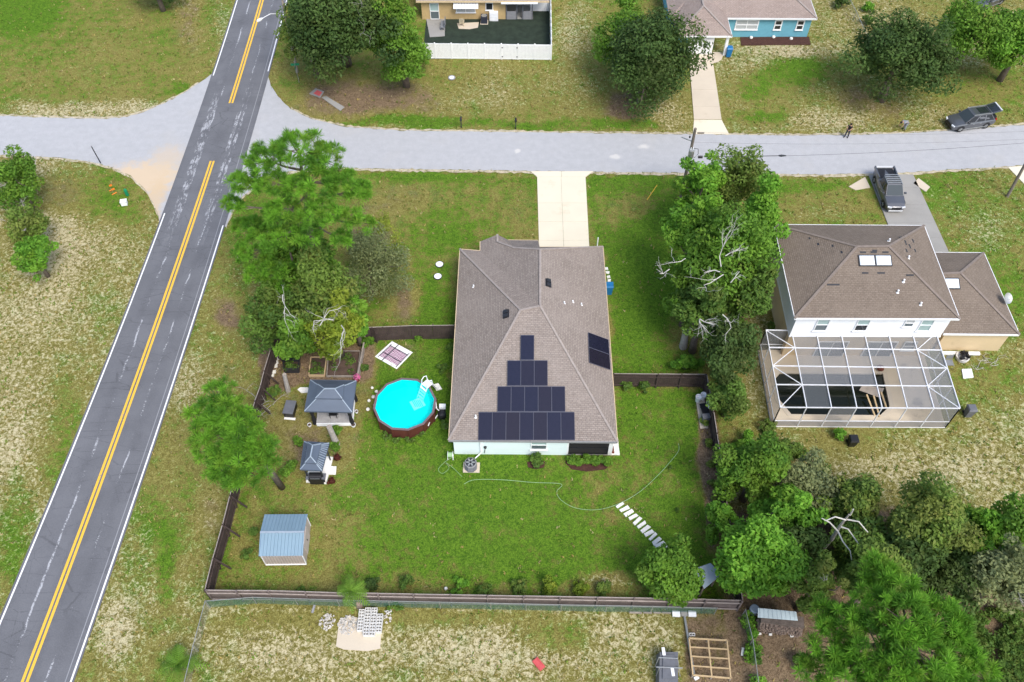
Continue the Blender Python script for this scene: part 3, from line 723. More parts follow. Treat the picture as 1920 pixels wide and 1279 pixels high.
for x, y, pl in ((1694,528,bk),(1683,548,bk),(1726,571,bk),(1703,484,rt),(1667,452,(A,Ra,Rb))): vent_pipe(h2, on_plane(x,y,*pl), .07, .3)
rs_ = random.Random(6)
for x, y, w_ in [(1562,534,1.0),(1618,473,.5),(1638,473,.5),(1660,473,.5),(1640,470,.4),(1622,512,.5),(1652,512,.6),(1578,473,.25),(1561,461,.25),(1534,458,.25),(1518,447,.2),(1706,516,.6),(1645,481,1.0),(1626,482,.6)]:
    pl = bk if y > 465 and x > 1585 else ((A,D_,Ra) if x < 1600 and y < 480 else bk); p = on_plane(x,y,*pl); n = (pl[1]-pl[0]).cross(pl[2]-pl[0]).normalized(); n = n if n.z > 0 else -n
    hz = Vector((-n.y,n.x,0)).normalized(); sl_ = n.cross(hz); MB().face([p+hz*i*w_/2+sl_*j*.07+n*.012 for i, j in ((-1,-1),(1,-1),(1.05,1),(-.95,1))]).build('bare_patch','dark_metal',r2)
for x, y, w_ in [(1698,455,.5),(1706,462,.5),(1712,452,.4),(1700,470,.4),(1716,470,.35),(1690,446,.4)]:
    p = on_plane(x,y,*rt); n = (rt[1]-rt[0]).cross(rt[2]-rt[0]).normalized(); n = n if n.z > 0 else -n; hz = Vector((-n.y,n.x,0)).normalized(); sl_ = n.cross(hz); MB().face([p+hz*i*w_/2+sl_*j*.07+n*.012 for i, j in ((-1,-1),(1,-1),(1.05,1),(-.95,1))]).build('bare_patch','dark_metal',r2)
A, B_, C_, D_ = gp(1745,473,2.7), gp(1845,474,2.7), gp(1912,627.5,2.7), gp(1769,626,2.7); Ra3, Rb3 = gp(1755,514,4.6), gp(1801,512,4.6)
r3 = roof_faces([[D_,C_,Rb3,Ra3],[A,Ra3,Rb3,B_],[B_,Rb3,C_]], 'shingle_brown', h2); roof_faces([[A,B_,C_,D_]], 'sky_soffit', h2, 'soffit').location.z = -.06
caps([(Ra3,Rb3),(Rb3,B_),(Rb3,C_)], 'ridge_brown', r3, .2); fascia([(B_,C_),(C_,D_),(A,B_)], 'white_paint', h2)
MB().prism(inset([D_,C_,B_,A],.4), -.1, 2.6).build('garage_wall', 'tan_wall', h2)
skylight(h2, 1785,532,1.05,(D_,C_,Ra3)); vent_pipe(h2, on_plane(1772,536,D_,C_,Ra3), .06, .25)
p = gp(1884,566,2.9); o = thing('satellite_dish', 'pale round satellite dish on the garage roof edge', 'dish', p-Vector((0,0,.25)))
MB().tube([p-Vector((0,0,.3)), p, p+Vector((.05,0,.35))], .03, 6).build('mast', 'galvanised', o)
mb = MB(); dn_ = Vector((.35,-.55,.75)).normalized(); s1 = dn_.cross(Vector((0,0,1))).normalized(); s2 = s1.cross(dn_); rings = []
for k in range(6):
    r_ = .46*k/5+.001; rings.append(mb.vs([p+Vector((0,0,.45))+(s1*math.cos(a)+s2*math.sin(a))*r_+dn_*r_*r_*.45 for a in [j*math.pi/10 for j in range(20)]]))
for a, b in zip(rings, rings[1:]):
    for j in range(20): mb.f.append((a+j,a+(j+1)%20,b+(j+1)%20,b+j)); mb.uv.append(None)
mb.build('reflector', 'galvanised', o); MB().tube([p+Vector((0,0,.1)), p+Vector((0,0,.4))+dn_*.45], .015, 5).build('feed_arm', 'galvanised', o)
# ---------------------------------------------------------------- blue house
hb_ = thing('blue_house', 'blue stucco house with tan shingle roof across the street', 'house', gp(1440,68))
A, B_ = gp(1364,34,2.6), gp(1532.5,35,2.6); ex = (B_-A).normalized(); ey = Vector((-ex.y, ex.x, 0)); LW = (B_-A).length
C_, D_ = B_+ey*9.5, A-ex*6.5+ey*9.5; A0 = A-ex*6.5; Rm1, Rm2 = A0+ex*4.6+ey*4.75+Vector((0,0,2.1)), B_-ex*4.6+ey*4.75+Vector((0,0,2.1))
rb = roof_faces([[A0,B_,Rm2,Rm1],[B_,C_,Rm2],[C_,D_,Rm1,Rm2],[D_,A0,Rm1]], 'shingle_tan', hb_)
ga, gb = gp(1268,68,2.6), gp(1373,68,2.6); gw = (gb-ga).length; gpk = (ga+gb)/2+ey*gw/2*1.0+Vector((0,0,1.75)); gbk = (ga+gb)/2+ey*8+Vector((0,0,1.75))
rg = roof_faces([[ga,gb,gpk],[gb,gb+ey*8,gbk,gpk],[ga,gpk,gbk,ga+ey*8]], 'shingle_tan', hb_)
caps([(ga,gpk),(gb,gpk),(gpk,gbk),(B_,Rm2),(Rm1,Rm2)], 'ridge_cap', rb, .2); fascia([(ga,gb),(gb,A),(A,B_),(B_,C_)], 'white_paint', hb_)
MB().prism(inset([A0,B_,C_,D_],.4), -.1, 2.5).build('wall', 'blue_wall', hb_)
gi = [ga+ex*.4+ey*.5, gb-ex*1.9+ey*.5, gb-ex*1.9+ey*7, ga+ex*.4+ey*7]; MB().prism(gi, -.1, 2.5).build('garage_wall', 'blue_wall', hb_)
gd = MB(); angb = math.atan2(-ey.y,-ey.x)
dc = gp(1310,98); dc = ga+ex*((dc-ga).dot(ex))+ey*.5; dc.z = 0
gdo = MB().box(dc+Vector((0,0,1.05))-ey*.03, (.06,2.7,2.1), angb).build('garage_door', 'white_paint', hb_)
for k in range(4): MB().box(dc+Vector((0,0,.28+k*.52))-ey*.075, (.03,2.6,.46), angb).build('door_panel', 'white_paint', gdo)
MB().box(gb-ex*.35+ey*.35+Vector((0,0,-1.35)), (.3,.3,2.5), angb).build('porch_post', 'white_paint', hb_)
for x, w_, c in ((1397,2.5,2),(1455,.75,1),(1496,.75,1)):
    q_ = gp(x,52,.9); p = A+ex*((q_-A).dot(ex))+ey*.4; p.z = .95; window(hb_, p, w_, 1.15, angb, 2, c, mats=(['blind'] if c == 2 else ['glass_dark']), fw=.12)
MB().prism([gp(1388,70),gp(1517,69),gp(1520,84),gp(1390,85)], -.05, .03).build('mulch_bed', 'mulch', hb_)
for i, (x, y) in enumerate(((1408,72),(1450,71),(1483,74))):
    p = gp(x,y); o = MB().lathe(p, [(.14,.0),(.2,.1),(.16,.22),(.05,.27)], 9).build('garden_rock','stone_white'); tag(o, ['white','small pale','rounded pale'][i]+' rock in the mulch under the blue wall, '+['left','middle','right'][i], 'rock', 'rocks by the blue wall')
# ---------------------------------------------------------------- tan house at the top edge
ht_ = thing('tan_house', 'tan house with turf yard cut by the top edge', 'house', gp(890,36))
a, b = gp(792,36), gp(948,36); ex = (b-a).normalized(); ey = Vector((-ex.y,ex.x,0))
MB().prism([a, b, b+ey*8, a+ey*8], -.1, 2.6).build('wall','yellow_wall',ht_)
e1, e2 = a-ex*.5-ey*.5+Vector((0,0,2.6)), b+ex*5-ey*.5+Vector((0,0,2.6)); roof_faces([[e1,e2,e2+ey*5+Vector((0,0,1.9)),e1+ey*5+Vector((0,0,1.9))],[e1+ey*5+Vector((0,0,1.9)),e2+ey*5+Vector((0,0,1.9)),e2+ey*10,e1+ey*10]],'shingle_tan',ht_)
fascia([(e1,e2)],'tan_wall',ht_); angt = math.atan2(-ey.y,-ey.x)
def tw(px_, z): q_ = gp(px_,36); p = a+ex*((q_-a).dot(ex)); p.z = z; return p
window(ht_, tw(874,.9), 2.2, 1.0, angt, 1, 2, mats=['blind']); window(ht_, tw(816,.05), 1.0, 2.0, angt, 2, 1, mats=['glass_window','glass_pale']); window(ht_, tw(918,1.2), .8, .9, angt, 1, 1, mats=['glass_dark'])
aw = tw(875,2.2); mb = MB()
for k in range(9): MB().box(aw+ex*(k-4)*.32-ey*.45+Vector((0,0,-.12)), (.29,.95,.04), math.atan2(ex.y,ex.x), .5).build('awning_slat','white_paint',ht_)
MB().prism([b, b+ex*3.2, b+ex*3.2+ey*4, b+ey*4],-.1,.05).build('porch_floor','concrete_grey',ht_)
for k in (0.1,1.3,2.0,3.1): MB().bar(b+ex*k, b+ex*k+Vector((0,0,2.3)), .12).build('porch_post','grey_plastic',ht_)
for k in (.1, 2.0): MB().box(b+ex*(k+.55)+Vector((0,0,.5)), (1.1,.1,1.0)).build('porch_panel','mid_grey',ht_)
MB().box(b+ex*1.6+ey*1.5+Vector((0,0,2.4)), (4.2,4.4,.12)).build('porch_roof','white_paint',ht_)
MB().box(b+ex*1.6+ey*3.8+Vector((0,0,1.2)), (3.2,.1,2.3)).build('porch_back','dark_metal',ht_)
# ================================================================== FENCES
def resample(pts, step):
    out = [Vector(pts[0])]
    for a, b in zip(pts, pts[1:]):
        a, b = Vector(a), Vector(b); n = max(1, round((b-a).length/step))
        out += [a+(b-a)*k/n for k in range(1, n+1)]
    return out
def wood_fence(label, tops, h=1.8, side=1, m='fence_wood', step=2.4, seed=0, rails=(.35,1.45), cap='fence_rail', brace=False, rm=None):
    r = random.Random(seed)
    w_ = [gp(x, y, h) for x, y in tops]; w_ = [Vector((p.x,p.y,0)) for p in w_]
    ps = resample(w_, step); t = thing('wooden_fence', label, 'fence', ps[0])
    for p in ps:
        lean = Vector((r.uniform(-.04,.04), r.uniform(-.04,.04), 0)); MB().bar(p-Vector((0,0,.1)), p+lean+Vector((0,0,h+.06)), .11).build('post', m, t)
    for a, b in zip(ps, ps[1:]):
        d = (b-a); L = d.length; d.normalize(); n = Vector((-d.y,d.x,0))*side; mb = MB(); s = .06
        while s < L-.1:
            hh = h+r.uniform(-.035,.02); p = a+d*(s+.07)+n*(-.07+r.uniform(-.006,.006)); mb.box(p+Vector((0,0,hh/2)), (.135,.02,hh), math.atan2(d.y,d.x)); s += .146
        mb.build('panel', m, t)
        for z in rails: MB().bar(a+Vector((0,0,z))+n*.03, b+Vector((0,0,z+r.uniform(-.03,.03)))+n*.03, .06, .09).build('rail', rm or m, t)
        MB().bar(a+Vector((0,0,h+.01))-n*.05, b+Vector((0,0,h+.01+r.uniform(-.03,.03)))-n*.05, .05, .035).build('top_rail', cap, t)
        if brace:
            e = a+n*.75; MB().bar(a+n*.04+Vector((0,0,h*.92)), e, .1).build('brace', m, t)
    return t
lt = [(514,631),(508,656),(496,696),(489,725),(479,752),(463,815),(432,930),(418,985),(400,1047),(385,1107)]
wood_fence('dark wooden fence with raking braces along the road side of the yard', lt, side=1, seed=1, brace=True)
wood_fence('long dark wooden fence across the bottom of the back yard', [(386,1108),(502,1109),(642,1113),(775,1115.5),(982,1119),(1190,1122.5),(1392,1127)], m='fence_back', side=-1, seed=2, rm='fence_rail')
wood_fence('dark wooden fence down the right side of the back yard', [(1391,1126),(1362,945),(1350,855),(1337,772),(1324,703)], side=1, seed=3)
wood_fence('short wooden fence from the right fence corner to the main house', [(1323,703),(1235,702.5),(1150,701.5)], side=1, seed=4)
wood_fence('short dark wooden fence between the garden trees and the main house', [(852,609),(770,610),(689,613),(600,618),(515,630)], side=-1, seed=5)
gt_ = thing('fence_gate', 'open dark wooden gate leaf beside the patio mat', 'gate', gp(710,645)); a, b = gp(690,634), gp(710,645)
mb = MB(); d = (b-a); L = d.length; d.normalize()
for k in range(int(L/.15)): MB().box(a+d*(k*.15+.07)+Vector((0,0,.9)), (.135,.025,1.8), math.atan2(d.y,d.x)).build('board', 'fence_wood', gt_)
for z in (.4,1.4): MB().bar(a+Vector((0,0,z)), b+Vector((0,0,z)), .05, .1).build('rail', 'fence_wood', gt_)
def link_fence(label, tops, h=1.2, m='chain_mesh', step=3.0):
    w_ = [gp(x,y,h) for x, y in tops]; w_ = [Vector((p.x,p.y,0)) for p in w_]; ps = resample(w_, step); t = thing('wire_fence', label, 'fence', ps[0])
    for p in ps: MB().tube([p-Vector((0,0,.05)), p+Vector((0,0,h+.04))], .03, 6).build('post', 'galvanised', t)
    for a, b in zip(ps, ps[1:]):
        MB().tube([a+Vector((0,0,h)), b+Vector((0,0,h))], .024, 6).build('top_rail', 'galvanised', t)
        MB().face([a+Vector((0,0,.02)), b+Vector((0,0,.02)), b+Vector((0,0,h)), a+Vector((0,0,h))]).build('mesh_panel', m, t)
link_fence('chain link fence with green mesh running along the wooden back fence', [(385,1127),(473,1120),(632,1125),(920,1131),(1053,1134),(1224,1137),(1345,1140)], 1.2, 'chain_green')
link_fence('chain link fence running off the bottom edge at the left', [(384,1129),(362,1210),(340,1300)])
link_fence('overgrown chain link fence right of the blue house', [(1592,-5),(1606,22),(1624,62)], 1.2)
link_fence('chain link fence between the timber frame and the wood', [(1398,1143),(1412,1200),(1424,1290)], 1.2)
# white vinyl fence
vf = thing('vinyl_fence', 'white vinyl privacy fence around the dark turf yard', 'fence', gp(1033,111)); ax, bx_ = gp(786,109), gp(1033,112)
d = (bx_-ax); L = d.length; d.normalize(); npan = 8
for k in range(npan+1): 
    p = ax+d*L*k/npan; MB().box(p+Vector((0,0,.97)), (.13,.13,1.95), math.atan2(d.y,d.x)).build('post','white_paint',vf); MB().lathe(p+Vector((0,0,1.93)), [(.1,0),(.1,.04),(.01,.1)], 4, math.pi/4).build('post_cap','white_paint',vf)
for k in range(npan):
    a, b = ax+d*(L*k/npan+.07), ax+d*(L*(k+1)/npan-.07); mb = MB(); nb_ = 11; an = math.atan2(d.y,d.x)
    for j in range(nb_): mb.box(a+(b-a)*((j+.5)/nb_)+Vector((0,0,.95)), ((b-a).length/nb_-.012,.035,1.72), an)
    mb.build('gate_panel' if k == 5 else 'panel','white_paint',vf)
    for z in (.07,1.83): MB().bar(a+Vector((0,0,z)), b+Vector((0,0,z)), .05, .14).build('rail','white_paint',vf)
    if k == 5:
        for e in (a+d*.03, b-d*.03):
            for z in (.35,1.5): MB().box(e+Vector((0,-.06,z)), (.14,.03,.1), an).build('hinge','black_plastic',vf)
c = gp(1031,-10); d2 = (Vector((c.x,c.y,0))-bx_); L2 = d2.length; d2.normalize()
for k in range(1, 11):
    p = bx_+d2*L2*k/10; MB().box(p+Vector((0,0,.97)), (.13,.13,1.95)).build('post','white_paint',vf)
    a = bx_+d2*L2*(k-1)/10; MB().box((a+p)/2+Vector((0,0,.95)), ((p-a).length-.14,.04,1.75), math.atan2(d2.y,d2.x)).build('panel','white_paint',vf)
e = gp(1005,21); mb = MB(); d3 = (gp(1030,21)-gp(994,21)); MB().box((gp(1030,21)+gp(994,21))/2+Vector((0,0,.95)), (d3.length,.05,1.85), math.atan2(d3.y,d3.x)).build('panel','white_paint',vf)
struct('turf_yard', MB().prism([gp(792,110),gp(1032,111),gp(1030,18),gp(960,28),gp(800,30)], -.08, .0), 'turf_dark')
# ================================================================== SCREEN ENCLOSURE
EH = 2.8
en = thing('screen_enclosure', 'white framed pool screen enclosure behind the two storey house, several panels torn out', 'enclosure', gp(1447,796))
bxk = [1436,1484,1530,1576,1620,1665,1710,1755]; fxk = [1463,1512.5,1559,1606.5,1654,1701,1751,1800]
rowt = [0,.225,.463,.705,1.0]
def ept(c, r):
    yb = 619+(c/7)*6 if c else 619; yf = 764+(c/7)*2; f = rowt[r]
    return gp(bxk[c]+(fxk[c]-bxk[c])*f, yb+(yf-yb)*f, EH)
EP = [[ept(c, r) for r in range(5)] for c in range(8)]
gz = lambda p, z: Vector((p.x,p.y,z))
for c in range(8): MB().bar(EP[c][0], EP[c][4], .06, .13).build('roof_beam','aluminium',en)
for r in range(5):
    for c in range(7): MB().bar(EP[c][r]+Vector((0,0,.003)), EP[c+1][r]+Vector((0,0,.003)), .055, .1).build('purlin','aluminium',en)
for c, s in ((0,1),(6,-1)):
    for r in range(4):
        a, b = (EP[c][r], EP[c+1][r+1]) if (r % 2 == 0) == (s > 0) else (EP[c+1][r], EP[c][r+1])
        MB().bar(a+Vector((0,0,-.01)), b+Vector((0,0,-.01)), .05, .06).build('brace','aluminium',en)
pres = ['0111111','0111111','0111011','0100011']
for r in range(4):
    for c in range(7):
        if pres[r][c] == '1': MB().face([EP[c][r]-Vector((0,0,.06)),EP[c+1][r]-Vector((0,0,.06)),EP[c+1][r+1]-Vector((0,0,.06)),EP[c][r+1]-Vector((0,0,.06))]).build('screen_panel','screen_dense' if (r,c) in ((3,1),) else 'screen_mesh',en)
def side_wall(ps, pr, dense):
    for i, p in enumerate(ps): MB().bar(gz(p,0), gz(p,EH-.06), .065).build('post','aluminium',en)
    for i, (a, b) in enumerate(zip(ps, ps[1:])):
        MB().bar(gz(a,.9), gz(b,.9), .05, .07).build('mid_rail','aluminium',en); MB().bar(gz(a,.04), gz(b,.04), .06, .08).build('base_rail','aluminium',en)
        MB().face([gz(a,.08),gz(b,.08),gz(b,.88),gz(a,.88)]).build('screen_panel','screen_dense' if dense else 'screen_mesh',en)
        if pr[i] == '1': MB().face([gz(a,.92),gz(b,.92),gz(b,EH-.1),gz(a,EH-.1)]).build('screen_panel','screen_mesh',en)
side_wall([EP[c][4] for c in range(8)], '0010001', False)
side_wall([EP[0][r] for r in range(5)], '1111', True); side_wall([EP[7][r] for r in range(5)], '1111', False)
side_wall([EP[0][0], EP[1][0]], '1', False)
# deck with its sunken dark pool
dk = [gz(EP[0][0],0),gz(EP[7][0],0),gz(EP[7][4],0),gz(EP[0][4],0)]; pl_ = [gp(1451,712),gp(1461,701),gp(1655,702),gp(1668,764),gp(1650,781),gp(1482,779),gp(1460,752)]
def holed(name, outer, inner, z, m, kind='structure'):
    bm = bmesh.new(); o_ = [bm.verts.new((p.x,p.y,z)) for p in outer]; i_ = [bm.verts.new((p.x,p.y,z)) for p in inner]
    ed = [bm.edges.new((o_[k], o_[(k+1)%len(o_)])) for k in range(len(o_))]+[bm.edges.new((i_[k], i_[(k+1)%len(i_)])) for k in range(len(i_))]
    bmesh.ops.triangle_fill(bm, edges=ed, use_beauty=True, use_dissolve=False)
    ex_ = bmesh.ops.extrude_face_region(bm, geom=bm.faces[:])
    for v in [g_ for g_ in ex_['geom'] if isinstance(g_, bmesh.types.BMVert)]: v.co.z -= .3
    bmesh.ops.recalc_face_normals(bm, faces=bm.faces); me_ = bpy.data.meshes.new(name); bm.to_mesh(me_); bm.free(); me_.materials.append(M[m]); o = bpy.data.objects.new(name, me_); col.objects.link(o); return tag(o, kind=kind)
cen_ = sum(pl_, Vector())/len(pl_)
holed('pool_deck', dk, pl_, .14, 'pool_deck'); holed('pool_coping', [p+(p-cen_).normalized()*.32 for p in pl_], [p-(p-cen_).normalized()*.04 for p in pl_], .17, 'concrete')
MB().face([p+(p-cen_).normalized()*.1+Vector((0,0,.0)) for p in pl_]).build('dark_pool_water','water_dark'); tag(bpy.data.objects['dark_pool_water'], kind='structure')
bd = thing('fallen_sheet', 'collapsed grey sheet on timber legs lying in the dark pool', 'panel', gp(1635,740))
a = [gp(1611,732,.5),gp(1617,722,.9),gp(1658,728,.6),gp(1650,746,.25)]; MB().face(a).build('sheet','weathered_wood',bd)
for p0, p1 in (((1625,740,.5),(1640,779,.2)),((1638,742,.5),(1649,782,.2)),((1652,735,.5),(1662,765,.2))): MB().bar(gp(*p0), gp(*p1), .12, .08).build('leg','new_wood',bd)
p = gp(1648,695); o = thing('beach_ball', 'dull red ball on the enclosed pool deck', 'ball', p+Vector((0,0,.12))); MB().lathe(p+Vector((0,0,.14)), [(.02,0),(.2,.06),(.3,.2),(.26,.36),(.1,.46),(.02,.47)], 14).build('skin','brown_mat',o,smooth=True)
# ================================================================== ROUND POOL
RHT = 1.25; pc = gp(759,757,RHT); pc.z = 0; PR = 59.5/ppm(759,757,RHT); NS = 12; ofs = .18
pool = thing('round_pool', 'round above ground pool with bright cyan water and dark red wall', 'pool', pc)
def pp(k, r, z): a = ofs+2*math.pi*k/NS; return pc+Vector((r*math.cos(a), r*math.sin(a), z))
for k in range(NS):
    MB().prism([pp(k,PR-.05,0),pp(k+1,PR-.05,0),pp(k+1,PR-.11,0),pp(k,PR-.11,0)], 0, RHT-.03).build('wall_panel','pool_wall',pool)
    MB().prism([pp(k,PR,0),pp(k+1,PR,0),pp(k+1,PR-.17,0),pp(k,PR-.17,0)], RHT-.03, RHT+.02).build('rim','pool_rim',pool)
    MB().bar(pp(k,PR-.03,0), pp(k,PR-.03,RHT-.03), .1).build('upright','pool_wall',pool)
mb = MB(); mb.face([pp(k,PR-.12,.12) for k in range(NS)])
for k in range(NS): mb.face([pp(k,PR-.12,.12),pp(k+1,PR-.12,.12),pp(k+1,PR-.12,RHT-.03),pp(k,PR-.12,RHT-.03)])
mb.build('liner','pool_liner',pool); MB().face([pp(k,PR-.121,RHT-.14) for k in range(NS)]).build('water','water_pool',pool)
for x, y in ((726,801),(756,808),(787,800)): MB().lathe(gp(x,y,.8), [(.02,-.05),(.06,0),(.02,.05)], 8).build('wall_lamp','white_paint',pool)
ld = thing('pool_ladder', 'white plastic pool ladder straddling the rim of the round pool', 'ladder', gp(812,735)); lc = gp(801,720,RHT+.15); dirp = (Vector((pc.x,pc.y,0))-Vector((lc.x,lc.y,0))).normalized(); sdv = Vector((-dirp.y,dirp.x,0))
MB().box(lc, (.62,.62,.09), math.atan2(dirp.y,dirp.x)).build('platform','white_paint',ld)
for s in (-1,1):
    q0 = lc+sdv*s*.3; MB().tube([q0+dirp*.3, q0+dirp*.25+Vector((0,0,.55)), q0+Vector((0,0,.72)), q0-dirp*.25+Vector((0,0,.55)), q0-dirp*.3], .04, 7).build('handrail','white_paint',ld)
    MB().bar(q0+dirp*.3, Vector((0,0,.2))+Vector((q0.x,q0.y,0))+dirp*.95, .07).build('rail','white_paint',ld); MB().bar(q0-dirp*.3, Vector((q0.x,q0.y,.02))-dirp*.75, .07).build('rail','white_paint',ld)
for k in range(1,5):
    f = k/5; c = lc+dirp*(.3+.65*f)+Vector((0,0,-(lc.z-.2)*f)); MB().box(c, (.14,.56,.05), math.atan2(dirp.y,dirp.x)).build('step','white_paint',ld)
    c = lc-dirp*(.3+.45*f)+Vector((0,0,-(lc.z-.02)*f)); MB().box(c, (.14,.56,.05), math.atan2(dirp.y,dirp.x)).build('step','white_paint',ld)
q0 = gp(783,757,.2); MB().box(q0, (1.0,.9,.05), .5).build('base_mat','white_paint',ld)
for k in range(5): MB().box(q0+Vector((-.3+k*.15,0,.04)), (.05,.7,.05), .5).build('base_slot','pool_liner',ld)
o = MB().prism([gp(812,722),gp(822,719),gp(829,730),(gp(818,733))], -.02, .06).build('step_paver','stone_white'); tag(o,'pale square paver at the foot of the pool ladder','paver')
pm = thing('pool_pump', 'black pool filter pump with white box beside the round pool', 'pump', gp(829,782)); c = gp(829,782)
MB().lathe(c, [(.32,0),(.34,.1),(.34,.5),(.28,.62),(.1,.68)], 14).build('tank','black_plastic',pm); MB().box(c+Vector((.05,.5,.75)), (.5,.32,.3)).build('control_box','white_paint',pm); MB().box(c+Vector((.05,.5,.3)), (.4,.28,.6)).build('motor','dark_metal',pm)
MB().tube([c+Vector((-.3,0,.4)), c+Vector((-.5,-.35,.35)), c+Vector((-.8,-.3,.5)), pp(10.3,PR,.6)], .045, 7).build('hose','white_paint',pm); MB().tube([c+Vector((-.2,.25,.5)), c+Vector((-.5,.5,.6)), c+Vector((-.5,.9,.9)), pp(11.5,PR,.9)], .045, 7).build('hose','white_paint',pm)
# patio mat
q = NT('mat_weave'); uv = q.n('UVMap').outputs[0]; vo = q.n('TexVoronoi', feature='DISTANCE_TO_EDGE'); vo.inputs['Scale'].default_value = 9; q.l(uv, vo.inputs['Vector'])
wv_ = q.n('TexWave', wave_type='RINGS'); wv_.inputs['Scale'].default_value = 3.2; wv_.inputs['Distortion'].default_value = 6; wv_.inputs['Detail'].default_value = 2; q.l(uv, wv_.inputs['Vector'])
q.bs(Base_Color=q.mix(q.ramp(wv_.outputs[0], .45, .6), (.26,.10,.19), (.62,.53,.58)), Roughness=.9)
mc = [gp(735,640),gp(774,661),gp(744,692.5),gp(703,669)]; mt = thing('patio_mat', 'purple and white patterned outdoor mat laid on the lawn', 'mat', sum(mc,Vector())/4)
def mq(u, v, z=.0): return mc[0]+(mc[1]-mc[0])*u*(1-v)+(mc[2]-mc[0])*u*v+(mc[3]-mc[0])*v*(1-u)+Vector((0,0,z))
mq = lambda u, v, z=0.: (mc[0]*(1-u)+mc[1]*u)*(1-v)+(mc[3]*(1-u)+mc[2]*u)*v+Vector((0,0,z))
MB().face([mq(0,0,.02),mq(1,0,.02),mq(1,1,.02),mq(0,1,.02)]).build('border','white_paint',mt)
MB().face([mq(.1,.2,.026),mq(.93,.2,.026),mq(.93,.86,.026),mq(.1,.86,.026)],[(0,0),(1,0),(1,1),(0,1)]).build('pattern','mat_weave',mt)
for u0, v0, u1, v1 in ((.30,.0,.34,1),(.07,.2,.95,.24),(.07,.62,.95,.66),(.90,.1,.93,.95),(.08,.14,.11,.95)): MB().face([mq(u0,v0,.031),mq(u1,v0,.031),mq(u1,v1,.031),mq(u0,v1,.031)]).build('stripe','cloth_dark',mt)
# ================================================================== SHELTERS
def hip_shelter(t, cs, r1, r2, m, seams=0, lip='gazebo_roof', upper=.42):
    cs = [Vector(p) for p in cs]; r1, r2 = Vector(r1), Vector(r2)      # cs: fl, fr, br, bl ; ridge r1 (fl/bl end), r2
    def fr_(c, r, f): return c+(r-c)*f
    K = 1-upper; lo = [cs[0],cs[1],cs[2],cs[3]]; hi = [fr_(cs[0],r1,K+.06),fr_(cs[1],r2,K+.06),fr_(cs[2],r2,K+.06),fr_(cs[3],r1,K+.06)]
    for k in range(4): roof_faces([[lo[k],lo[(k+1)%4],hi[(k+1)%4],hi[k]]], m, t, 'roof_panel')
    dz = Vector((0,0,.14)); u0 = [fr_(cs[0],r1,K-.02)+dz,fr_(cs[1],r2,K-.02)+dz,fr_(cs[2],r2,K-.02)+dz,fr_(cs[3],r1,K-.02)+dz]; rr1, rr2 = r1+dz, r2+dz
    roof_faces([[u0[0],u0[1],rr2,rr1],[u0[1],u0[2],rr2],[u0[2],u0[3],rr1,rr2],[u0[3],u0[0],rr1]], m, t, 'top_roof')
    for k in range(4):
        MB().bar(u0[k]-dz*.35,u0[(k+1)%4]-dz*.35,.04,.1).build('vent_lip',lip,t); MB().bar(lo[k]-Vector((0,0,.05)),lo[(k+1)%4]-Vector((0,0,.05)),.06,.12).build('gutter',lip,t)
        MB().bar(lo[k]+Vector((0,0,.02)),hi[k]+Vector((0,0,.02)),.06,.05).build('hip_cap','tarp',t); MB().bar(u0[k]+Vector((0,0,.02)),(rr1 if k in (0,3) else rr2)+Vector((0,0,.02)),.06,.05).build('hip_cap','tarp',t)
    MB().bar(rr1+Vector((0,0,.03)),rr2+Vector((0,0,.03)),.09,.06).build('ridge_cap','tarp',t)
gz_ = thing('gazebo', 'grey hardtop gazebo with two tier roof over a plank deck', 'gazebo', gp(620,785))
GC = [gp(571,771,2.3),gp(660,773,2.3),gp(668,714,2.3),gp(582,712.5,2.3)]; hip_shelter(gz_, GC, gp(609,731,3.25), gp(628,731,3.25), 'gazebo_roof')
gi = inset(GC, .35)
for p in gi:
    MB().box(gz(p,1.1), (.12,.12,2.3)).build('post','dark_metal',gz_); MB().lathe(gz(p,0)+Vector((.0,.0,0)), [(.2,.02),(.17,.5),(.11,1.1),(.15,1.6),(.2,2.15)], 10).build('curtain','cloth_black',gz_)
dpz = .42; dk_ = [gp(593,793,dpz),gp(660,792,dpz),gp(664,738,dpz),gp(598,738,dpz)]; npk = 15
for k in range(npk):
    a, b = dk_[0]+(dk_[1]-dk_[0])*((k+.03)/npk), dk_[0]+(dk_[1]-dk_[0])*((k+.97)/npk); c_, d_ = dk_[3]+(dk_[2]-dk_[3])*((k+.97)/npk), dk_[3]+(dk_[2]-dk_[3])*((k+.03)/npk)
    MB().prism([a,b,c_,d_], dpz-.04, dpz).build('plank','deck_plank',gz_)
a, b = dk_[0], dk_[1]; MB().bar(gz(a,dpz/2-.02)-Vector((0,.03,0)), gz(b,dpz/2-.02)-Vector((0,.03,0)), .05, dpz-.05).build('skirt','white_wall',gz_)
MB().bar(gz(b,dpz/2-.02)+Vector((.03,0,0)), gz(dk_[2],dpz/2-.02)+Vector((.03,0,0)), .05, dpz-.05).build('skirt','white_wall',gz_)
tb_ = gp(625,776,.8); t = thing('side_table', 'black low table on the gazebo deck', 'table', gz(tb_,dpz)); MB().box(gz(tb_,.88), (.62,.42,.05)).build('top','black_plastic',t)
for sx in (-1,1):
    for sy in (-1,1): MB().bar(gz(tb_,dpz)+Vector((sx*.26,sy*.17,0)), gz(tb_,.86)+Vector((sx*.26,sy*.17,0)), .04).build('leg','black_plastic',t)
